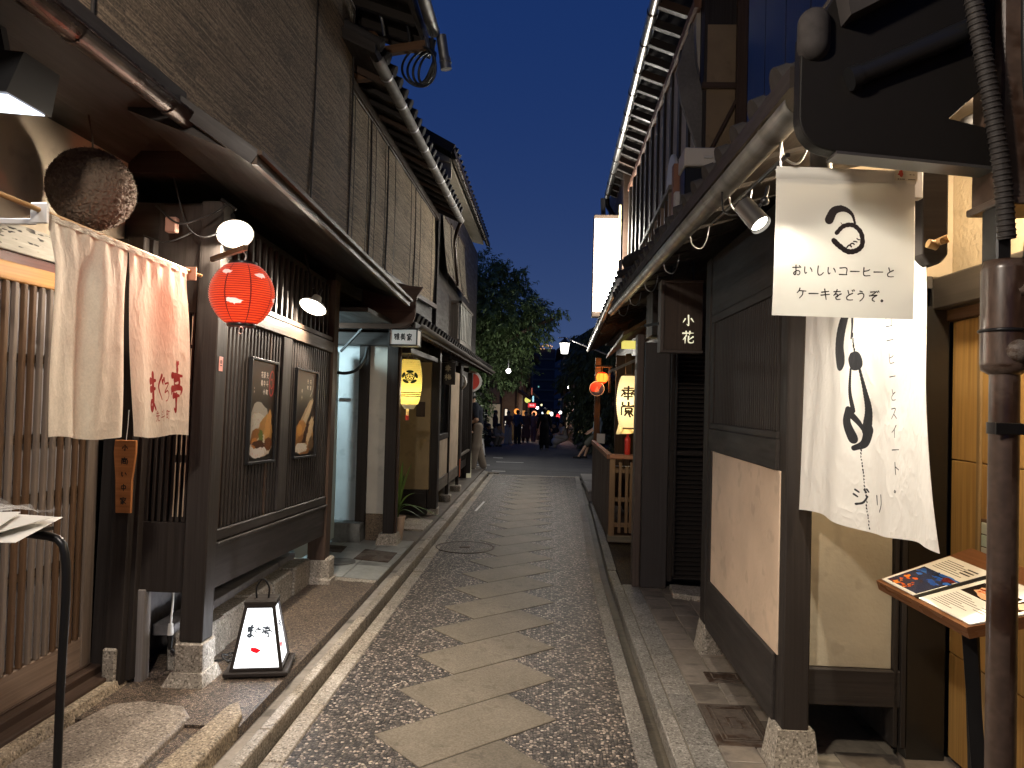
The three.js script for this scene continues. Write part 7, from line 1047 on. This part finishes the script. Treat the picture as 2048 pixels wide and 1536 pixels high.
  const cl = (n, l, k, m, c = 0.016) => part(t, n, put(bones(l, k)(c)), m);
  const top = [[mix(j.pel, j.chest, wear.topLow ?? 0.05), mix(j.pel, j.chest, 0.5), 0.14, 0.125], [mix(j.pel, j.chest, 0.5), j.chest, 0.125, 0.14], [j.chest, add(j.neck, upv, -0.05), 0.135, 0.075], [shl, shr, 0.078, 0.078]];
  const sl = wear.sleeve ?? 0.6; for (const [a, b, h] of [[shl, j.el, j.hl], [shr, j.er, j.hr]]) { top.push([a, mix(a, b, Math.min(1, sl)), 0.072, 0.058]); if (sl > 1) top.push([b, mix(b, h, sl - 1), 0.054, 0.046]); }
  cl('top', top, 0.05, wear.top);
  if (wear.coat) cl('coat', [[j.chest, j.pel, 0.15, 0.16], [j.pel, mix(j.kl, j.al, wear.coat), 0.15, 0.13], [j.pel, mix(j.kr, j.ar, wear.coat), 0.15, 0.13]], 0.12, wear.top);
  const fl = wear.flare ?? 0.07, ll = wear.legLen ?? 1, leg = (h, k, a) => ll > 0.5 ? [[h, k, 0.105, 0.082 + fl * 0.2], [k, mix(k, a, (ll - 0.5) * 2), 0.082 + fl * 0.2, fl + 0.01]] : [[h, mix(h, k, ll * 2), 0.108, 0.1 + fl * 0.2]];
  cl('trousers', [[add(j.pel, upv, 0.05), j.pel, 0.12, 0.128], ...leg(hpl, j.kl, j.al), ...leg(hpr, j.kr, j.ar)], 0.04, wear.legs);
  if (wear.skirt) cl('skirt', [[j.pel, mix(j.kl, j.al, 0.6), 0.13, 0.13], [j.pel, mix(j.kr, j.ar, 0.6), 0.13, 0.13], [mix(j.kl, j.al, 0.5), mix(j.kr, j.ar, 0.5), 0.15, 0.15]], 0.1, wear.legs);
  part(t, 'shoe', put(bones([[drop(add(j.al, j.toe, -0.03)), drop(tl), 0.048, 0.04]], 0.02)(0.012)), wear.shoes); part(t, 'shoe', put(bones([[drop(add(j.ar, j.toe, -0.03)), drop(tr), 0.048, 0.04]], 0.02)(0.012)), wear.shoes);
  const hr = [[fc(0, 0.045, -0.035), fc(0, 0.045, 0.02), 0.086, 0.075], [fc(0, 0.0, -0.055), fc(0, -0.04, -0.05), 0.075, 0.06], [fc(0.05, 0.02, -0.02), fc(-0.05, 0.02, -0.02), 0.06, 0.06]]; if (wear.longHair) hr.push([fc(0, -0.02, -0.06), fc(0, -0.22, -0.075), 0.075, 0.055]);
  cl('hair', hr, 0.03, wear.hair ?? M.cable, 0.011);
  return t;
}
const fab = (r, g, b) => mat(C(r, g, b), { roughness: 0.95, bumpMap: T.crease, bumpScale: 0.003 });
const pz = (z) => streetY(z);
person('standing man in navy T-shirt and wide beige trousers, looking down beside the lean-to wall', [-1.52, 0.045, -16.3], -1.35, 1.02, { chest: [0, 1.27, 0.04], neck: [0, 1.43, 0.09], head: [0, 1.54, 0.17], face: [0, -0.55, 0.83], el: [0.27, 1.08, 0.06], er: [-0.27, 1.08, 0.06], hl: [0.16, 0.98, 0.27], hr: [-0.16, 0.98, 0.27], kl: [0.1, 0.5, 0.05], al: [0.12, 0.085, 0.1], ar: [-0.12, 0.085, -0.16], kr: [-0.1, 0.5, -0.03] }, { top: fab(0.022, 0.028, 0.045), legs: fab(0.3, 0.25, 0.2), shoes: fab(0.6, 0.58, 0.54), flare: 0.07, sleeve: 0.75 });
person('person in orange top and black trousers, half hidden behind the standing man', [-1.88, 0.04, -16.25], 1.4, 0.97, { hl: [0.2, 0.95, 0.2], hr: [-0.2, 0.95, 0.2], el: [0.26, 1.1, 0.03], er: [-0.26, 1.1, 0.03] }, { top: fab(0.6, 0.26, 0.07), legs: fab(0.015, 0.014, 0.016), shoes: fab(0.3, 0.3, 0.3), sleeve: 0.6 });
person('person walking in a long black coat, seen from behind', [-0.08, pz(-30.7), -30.7], Math.PI + 0.1, 1.0, { kl: [0.09, 0.5, 0.1], al: [0.1, 0.085, 0.12], kr: [-0.09, 0.49, -0.02], ar: [-0.1, 0.12, -0.22], hl: [0.28, 0.88, 0.1], hr: [-0.28, 0.88, -0.02] }, { top: fab(0.012, 0.012, 0.014), legs: fab(0.01, 0.01, 0.01), shoes: fab(0.25, 0.24, 0.24), coat: 0.55, sleeve: 1.9 });
person('woman in a white dress sitting on the kerb, right of the street', [0.85, pz(-33.9), -33.9], -1.3, 1.0, { pel: [0, 0.45, 0], chest: [0, 0.78, 0.08], neck: [0, 0.94, 0.13], head: [0, 1.08, 0.19], face: [0, -0.35, 0.93], kl: [0.1, 0.52, 0.42], kr: [-0.1, 0.52, 0.42], al: [0.1, 0.085, 0.5], ar: [-0.1, 0.085, 0.46], el: [0.24, 0.66, 0.2], er: [-0.24, 0.66, 0.2], hl: [0.1, 0.62, 0.42], hr: [-0.1, 0.62, 0.42] }, { top: fab(0.5, 0.46, 0.42), legs: fab(0.52, 0.48, 0.44), shoes: fab(0.3, 0.3, 0.3), skirt: true, longHair: true, sleeve: 0.4 });
person('person in dark clothes sitting next to the woman in white', [0.55, pz(-34.6), -34.6], -1.2, 0.98, { pel: [0, 0.42, 0], chest: [0, 0.76, 0.1], neck: [0, 0.92, 0.16], head: [0, 1.05, 0.22], face: [0, -0.3, 0.95], kl: [0.13, 0.54, 0.36], kr: [-0.13, 0.54, 0.36], al: [0.12, 0.085, 0.4], ar: [-0.12, 0.085, 0.4], el: [0.25, 0.62, 0.2], er: [-0.25, 0.62, 0.2], hl: [0.12, 0.56, 0.4], hr: [-0.12, 0.56, 0.4] }, { top: fab(0.03, 0.025, 0.025), legs: fab(0.03, 0.03, 0.035), shoes: fab(0.3, 0.28, 0.27), sleeve: 1.8 });
person('man in light blue shirt leaning by the end post of the fence, leg stretched', [1.62, pz(-24), -24], -1.5, 1.02, { pel: [0, 0.8, 0], chest: [0, 1.13, -0.04], neck: [0, 1.3, -0.04], head: [0, 1.45, 0.0], kl: [0.11, 0.46, 0.3], al: [0.12, 0.085, 0.56], kr: [-0.1, 0.44, 0.22], ar: [-0.12, 0.085, 0.34], hl: [0.2, 0.84, 0.22], hr: [-0.2, 0.84, 0.22], el: [0.26, 0.98, 0.02], er: [-0.26, 0.98, 0.02] }, { top: fab(0.3, 0.42, 0.55), legs: fab(0.09, 0.09, 0.075), shoes: fab(0.012, 0.012, 0.014), legLen: 0.48, sleeve: 0.7 });
person('woman in white wide trousers and brown top standing at the left of the street', [-1.95, pz(-37.8), -37.8], 0.6, 0.97, { hl: [0.2, 1.05, 0.2], hr: [-0.22, 1.0, 0.22], el: [0.27, 1.12, 0], er: [-0.27, 1.12, 0] }, { top: fab(0.2, 0.1, 0.07), legs: fab(0.52, 0.47, 0.4), shoes: fab(0.4, 0.4, 0.38), flare: 0.1, longHair: true });
person('man in a blue denim shirt, his back to the street, beside the white trousers', [-1.5, pz(-38.4), -38.4], 2.6, 1.02, { hl: [0.2, 1.0, 0.2], hr: [-0.22, 0.98, 0.2] }, { top: fab(0.06, 0.09, 0.15), legs: fab(0.02, 0.02, 0.025), shoes: fab(0.03, 0.03, 0.03), sleeve: 1.7 });
person('person in a dark red jacket standing left of the white trousers', [-2.55, pz(-36.8), -36.8], 1.6, 0.98, {}, { top: fab(0.12, 0.05, 0.045), legs: fab(0.09, 0.045, 0.04), shoes: fab(0.05, 0.05, 0.05), sleeve: 1.8, longHair: true });
const squat = { pel: [0, 0.3, -0.05], chest: [0, 0.62, 0.08], neck: [0, 0.78, 0.14], head: [0, 0.9, 0.22], face: [0, -0.3, 0.95], kl: [0.14, 0.5, 0.3], kr: [-0.14, 0.5, 0.3], al: [0.13, 0.085, 0.12], ar: [-0.13, 0.085, 0.12], el: [0.25, 0.5, 0.24], er: [-0.25, 0.5, 0.24], hl: [0.12, 0.45, 0.42], hr: [-0.12, 0.45, 0.42] };
person('person in a grey top squatting at the left kerb, arms on the knees', [-2.3, pz(-33.4), -33.4], 0.9, 1.0, squat, { top: fab(0.22, 0.21, 0.2), legs: fab(0.32, 0.3, 0.28), shoes: fab(0.05, 0.05, 0.05), sleeve: 1.5 });
person('person in black squatting behind the grey squatting one', [-2.75, pz(-32.8), -32.8], 1.2, 1.0, squat, { top: fab(0.02, 0.02, 0.02), legs: fab(0.03, 0.03, 0.03), shoes: fab(0.02, 0.02, 0.02), sleeve: 1.8 });
[['distant person in a rust-coloured dress left of the black coat', -1.15, -41, 0.2, [0.2, 0.08, 0.05], 0.4], ['distant person in pinkish clothes just behind the black coat', -0.75, -43, 2.9, [0.3, 0.15, 0.13], 0], ['distant person in a brown jacket between the rust dress and the black coat', -0.4, -45, 0.1, [0.1, 0.06, 0.05], 0.2], ['distant person in dark blue to the right of the black coat', 0.45, -42, 3.0, [0.03, 0.035, 0.06], 0]].forEach(([l, x, z, a, c, coat]) =>
  person(l, [x, pz(z), z], a, 1, { al: [0.1, 0.085, 0.15], ar: [-0.1, 0.085, -0.15], kl: [0.1, 0.5, 0.1], kr: [-0.1, 0.5, 0.0] }, { top: fab(...c), legs: fab(c[0] * 0.6, c[1] * 0.6, c[2] * 0.7), shoes: fab(0.2, 0.19, 0.18), sleeve: 1.6, coat: coat || undefined }));
{ // things standing about on the street
  const z = -23.4, t = thing('cone_sign', 'white tapered pavement sign with dark lettering behind the standing man', 'sign', [-2.03, pz(z), z]);
  part(t, 'sign_body', hexa([[-2.14, pz(z) + 0.03, z + 0.1], [-1.92, pz(z) + 0.03, z + 0.1], [-1.92, pz(z) + 0.03, z - 0.1], [-2.14, pz(z) + 0.03, z - 0.1], [-2.07, pz(z) + 0.56, z + 0.03], [-1.99, pz(z) + 0.56, z + 0.03], [-1.99, pz(z) + 0.56, z - 0.03], [-2.07, pz(z) + 0.56, z - 0.03]]), M.whitePaint);
  part(t, 'base', box(-2.18, -1.88, pz(z), pz(z) + 0.035, z + 0.15, z - 0.15), M.blackMetal);
  part(t, 'lettering', [0.2, 0.28, 0.36].map((h) => beam([-2.06 + 0.0, pz(z) + h, z + 0.1 - (h - 0.03) * 0.13], [-1.99, pz(z) + h, z + 0.1 - (h - 0.03) * 0.13], 0.012, 0.05)), M.blackMetal);
  const y = -45, u = thing('floor_sign', 'small glowing yellow floor sign in the distance', 'sign', [-1.75, pz(y), y]);
  part(u, 'sign_box', box(-1.9, -1.6, pz(y) + 0.1, pz(y) + 0.52, y, y - 0.15, 0.01), glow(1, 0.78, 0.1, 0.7)); part(u, 'base', box(-1.93, -1.57, pz(y), pz(y) + 0.1, y + 0.02, y - 0.17), M.blackMetal);
  const w = -14.3; solo('white_floor_sign', hexa([[-1.53, 0.06, w], [-1.44, 0.06, w], [-1.44, 0.06, w - 0.08], [-1.53, 0.06, w - 0.08], [-1.5, 0.62, w - 0.02], [-1.45, 0.62, w - 0.02], [-1.45, 0.62, w - 0.06], [-1.5, 0.62, w - 0.06]]), mat(C(0.7, 0.66, 0.5), { emissive: C(1, 0.9, 0.6), emissiveIntensity: 0.15 }), 'narrow pale upright sign at the feet of the standing man', 'sign');  // faint warm glow put into the sign colour
  const r = thing('red_round_lantern', 'flat red and white round sign on the corner above the standing man', 'sign', [-1.5, 1.75, -14.5]);
  part(r, 'disc', at(new THREE.CylinderGeometry(0.21, 0.21, 0.03, 32), -1.5, 1.95, -14.5, Math.PI / 2), M.whitePaint); part(r, 'red_face', at(new THREE.CylinderGeometry(0.165, 0.165, 0.01, 32), -1.5, 1.95, -14.482, Math.PI / 2), mat(C(0.6, 0.07, 0.05), { roughness: 0.5 }));
}
// ---------------------------------------------------------------- houses and lights far down the street
function farHouse(label, x0, x1, z0, z1, h, m, side, lit) { // side: +1 faces +x (left row), -1 faces -x
  const gy0 = pz(z0), f = side > 0 ? Math.max(x0, x1) : Math.min(x0, x1), t = thing('shop_house', label, 'building', [(x0 + x1) / 2, gy0, (z0 + z1) / 2]);
  part(t, 'wall', box(x0, x1, gy0 - 1, gy0 + h, z0, z1), m);
  part(t, 'roof', [hexa([[f + side * 0.7, gy0 + h * 0.48, z0 + 0.3], [f - side * 0.1, gy0 + h * 0.57, z0 + 0.3], [f - side * 0.1, gy0 + h * 0.57, z1], [f + side * 0.7, gy0 + h * 0.48, z1], [f + side * 0.7, gy0 + h * 0.5, z0 + 0.3], [f - side * 0.1, gy0 + h * 0.62, z0 + 0.3], [f - side * 0.1, gy0 + h * 0.62, z1], [f + side * 0.7, gy0 + h * 0.5, z1]]), hexa([[f + side * 0.6, gy0 + h * 0.96, z0 + 0.4], [f - side * 2.5, gy0 + h * 1.25, z0 + 0.4], [f - side * 2.5, gy0 + h * 1.25, z1], [f + side * 0.6, gy0 + h * 0.96, z1], [f + side * 0.6, gy0 + h, z0 + 0.4], [f - side * 2.5, gy0 + h * 1.3, z0 + 0.4], [f - side * 2.5, gy0 + h * 1.3, z1], [f + side * 0.6, gy0 + h, z1]])], M.dark);
  for (const [a, y0, y1, w, r, g, b, k] of lit) { const q = part(t, 'window', box(a - w / 2 - 0.05, a + w / 2 + 0.05, gy0 + y0 - 0.05, gy0 + y1 + 0.05, z0 + 0.01, z0 + 0.05, 0.004), M.dark); part(q, 'lit_pane', box(a - w / 2, a + w / 2, gy0 + y0, gy0 + y1, z0 + 0.045, z0 + 0.06, 0.003), k ? glow(r, g, b, k) : mat(C(r, g, b), { roughness: 0.2 })); }
  for (let i = 0; i < 3; i++) part(t, 'post', box(f - side * (0.1 + i * 0.9), f - side * (0.22 + i * 0.9), gy0 - 0.3, gy0 + h, z0 + 0.02, z0 + 0.09, 0.01), M.darkB);
  return t;
}
const wallA = mat(C(0.22, 0.19, 0.13), { map: T.plaster, roughness: 0.95 });
farHouse('two-storeyed house with a pale lit ground floor where the street narrows', -9, -1.75, -45.5, -53, 5.2, wallA, 1, [[-3.3, 0.7, 2.2, 0.9, 0.55, 0.5, 0.34, 0.16], [-2.5, 0.9, 1.9, 0.14, 1, 0.9, 0.7, 0.8], [-2.2, 3.1, 4.1, 0.7, 0.05, 0.045, 0.04, 0]]);
farHouse('dark house beyond the pale lit one, on the left of the street', -9, -1.3, -55, -66, 6, M.brown, 1, [[-1.8, 0.8, 2.0, 0.4, 1, 0.4, 0.12, 0.3]]);
farHouse('dark house on the right of the street far behind the sitting woman', 1.5, 9, -41, -52, 5, M.brown, -1, [[2.0, 0.6, 2.2, 0.5, 1, 0.7, 0.35, 0.2]]);
farHouse('dark house at the far right end of the street', 1.2, 9, -54, -68, 6.5, M.dark2, -1, [[1.6, 0.8, 2.4, 0.4, 1, 0.75, 0.5, 0.25]]);
farHouse('dark low house placed to darken the street behind the big tree on the left', -9, -3.4, -21, -34, 4.4, M.darkB, 1, [[-4.2, 0.8, 1.8, 0.6, 0.1, 0.09, 0.07, 0]]);  // closes the gap behind the tree with darkness
farHouse('dark house placed to darken the street behind the willow on the right', 3.0, 9, -18.5, -36, 5, M.darkB, -1, [[3.6, 0.8, 1.8, 0.6, 0.1, 0.09, 0.07, 0]]);  // same on the willow side, placed to keep the view dark
{
  const t = thing('office_block', 'tall dark block closing the street, a row of orange lights along its roof', 'building', [-0.7, -2, -82]);
  part(t, 'wall', box(-2.2, 0.75, -2, 7.4, -82, -88), mat(C(0.05, 0.05, 0.06), { roughness: 0.8 }));
  for (let i = 0; i < 6; i++) part(t, 'floor_band', box(-2.22, 0.77, 0.4 + i * 1.15, 0.6 + i * 1.15, -81.9, -82.02, 0.01), M.grey);
  for (let i = 0; i < 16; i++) part(t, 'roof_light', at(new THREE.SphereGeometry(0.07, 8, 6), -1.1 + i * 0.1 + rr(-0.03, 0.03), 7.35 + rr(0, 0.5), -81.8), glow(1, 0.55, 0.25, 0.9));
  part(t, 'window_light', box(-1.05, -0.92, 3.1, 3.25, -81.86, -81.95, 0.01), glow(0.4, 1, 0.9, 0.4));
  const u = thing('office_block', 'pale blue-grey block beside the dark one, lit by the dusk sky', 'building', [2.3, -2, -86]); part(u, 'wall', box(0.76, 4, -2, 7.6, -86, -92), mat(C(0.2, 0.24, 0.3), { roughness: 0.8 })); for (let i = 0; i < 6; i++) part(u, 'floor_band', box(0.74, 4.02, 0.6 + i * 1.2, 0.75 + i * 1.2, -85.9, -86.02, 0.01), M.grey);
}
// small lamps and signs, each where it hangs: pixel-sized in the photograph
const tiny = (name, label, cat, [px, py, z], g, m, light) => { const x = (px - 1094) / 1480 * -z, y = 1.6 + (801.5 + (px - 1094) * 0.026 - py) / 1480 * -z, t = thing(name, label, cat, [x, y, z]); part(t, name.includes('sign') ? 'sign_face' : 'lamp_glass', at(g, x, y, z), m); part(t, 'hanger', rod([x, y, z - 0.02], [x, y + 0.35, z - 0.04], 0.012), M.blackMetal); if (light) lamp(t, [x, y, z + 0.15], ...light); };
const ball = (r) => new THREE.SphereGeometry(r, 14, 10), W = [1, 0.95, 0.9];
tiny('street_lantern', 'white street lantern shining through the leaves of the big tree', 'lamp', [1015, 741, -22.3], ball(0.075), glow(...W, 3), [1, 0.95, 0.85, 9, 4]);
tiny('street_lantern', 'small white lamp among the willow branches on the right', 'lamp', [1135, 773, -31], ball(0.07), glow(...W, 3), [1, 0.9, 0.8, 1.5, 4]);
tiny('round_sign_lamp', 'yellow round glowing sign above the red bar sign', 'sign', [1055, 799, -50], at(new THREE.CylinderGeometry(0.2, 0.2, 0.08, 24), 0, 0, 0, Math.PI / 2), glow(0.85, 0.9, 0.2, 0.9));
tiny('tube_sign', 'upright pale blue neon tube next to the yellow round sign', 'sign', [1066, 797, -51], box(-0.05, 0.05, -0.2, 0.2, -0.04, 0.04), glow(0.4, 0.85, 1, 1));
tiny('thin_sign', 'thin dim red upright sign above the blue neon tube', 'sign', [1063, 782, -51.5], box(-0.04, 0.04, -0.25, 0.25, -0.04, 0.04), glow(0.7, 0.2, 0.12, 0.35));
{ const z = -49, x = (1064 - 1094) / 1480 * 49, y = 1.6 + (801 - 810) / 1480 * 49, t = thing('bar_sign', 'glowing red sign with pale letters BAR below the yellow round sign', 'sign', [x, y, z]); part(t, 'sign_box', box(x - 0.26, x + 0.26, y - 0.14, y + 0.14, z - 0.1, z, 0.01), glow(0.9, 0.05, 0.06, 0.75)); part(t, 'lettering', panel([x - 0.22, y + 0.11, z + 0.012], [x + 0.22, y + 0.11, z + 0.012], [x + 0.22, y - 0.11, z + 0.012], [x - 0.22, y - 0.11, z + 0.012]), mat(C(0.9, 0.6, 0.6), { transparent: true, emissive: C(1, 0.7, 0.7), emissiveIntensity: 1, alphaMap: canvas(256, 128, (c) => { c.fillStyle = '#000'; c.fillRect(0, 0, 256, 128); c.fillStyle = '#fff'; c.font = 'bold 100px sans-serif'; c.textAlign = 'center'; c.fillText('BAR', 128, 100); }) })); part(t, 'hanger', beam([x - 0.3, y + 0.2, z - 0.05], [x + 0.3, y + 0.2, z - 0.05], 0.04, 0.04), M.blackMetal); }
const far = (label, px, py, z, r, c, k, L) => tiny('shop_lantern', label, 'lantern', [px, py, z], ball(r), glow(...c, k), L);
far('orange-red lantern at the corner of the pale lit house', 1034, 822, -44, 0.17, [1, 0.32, 0.06], 1.4, [1, 0.45, 0.15, 1.2, 4]);
far('red lantern left of the lamp cluster, under the bar sign', 1069, 826, -50, 0.17, [1, 0.35, 0.15], 1.6, [1, 0.45, 0.2, 1.5, 4]);
far('bright white lamp below the blue neon tube', 1075, 815, -54, 0.1, W, 3, [1, 0.9, 0.8, 4, 4]);
far('yellowish lamp, topmost of the distant cluster', 1083, 809, -56, 0.08, [1, 0.9, 0.5], 1.5);
far('small white lamp in the middle of the distant cluster', 1090, 817, -57, 0.09, W, 1.5);
far('small white lamp above the black coat', 1086, 825, -56, 0.1, [0.8, 0.95, 1], 1.5);
far('yellow-orange lantern right of the black coat', 1097, 824, -52, 0.13, [1, 0.6, 0.15], 1.4);
far('white lantern with a bright core, right of the yellow-orange one', 1103, 827, -50, 0.15, W, 1.8, [1, 0.9, 0.75, 4, 4]);
far('small orange lantern beside the white bright-cored one', 1110, 828, -50, 0.09, [1, 0.5, 0.1], 1.3);
far('red lantern low at the right of the distant cluster', 1115, 832, -47, 0.17, [0.9, 0.04, 0.06], 1.0, [1, 0.2, 0.15, 2, 4]);
far('pinkish white lamp, rightmost of the distant cluster', 1121, 824, -46, 0.1, [1, 0.85, 0.85], 3, [1, 0.7, 0.65, 4, 4]);
far('low white headlight-like lamp among the people on the left', 1047, 845, -44, 0.1, W, 3, [1, 0.9, 0.8, 2, 4]);
far('tiny lamp at the feet of the distant crowd', 1043, 854, -46, 0.07, W, 1.2);

// ---------------------------------------------------------------- families of alike things
const FAMILY = { 'reed blind': 'reed blinds hung over the upper floors', poster: 'framed posters on the lattice', person: 'people in the street', spotlight: 'spotlights of the coffee house' };
for (const o of scene.children) if (FAMILY[o.userData.category]) o.userData.group = FAMILY[o.userData.category];
for (const o of scene.children) if (o.name.startsWith('shop_lantern')) o.userData.group = 'small lamps far down the street'; else if (o.name.startsWith('shop_house')) o.userData.group = 'houses far down the street'; else if (o.name.startsWith('eaves_lamp')) o.userData.group = 'lamps under the bay eaves';

renderer.render(scene, camera);
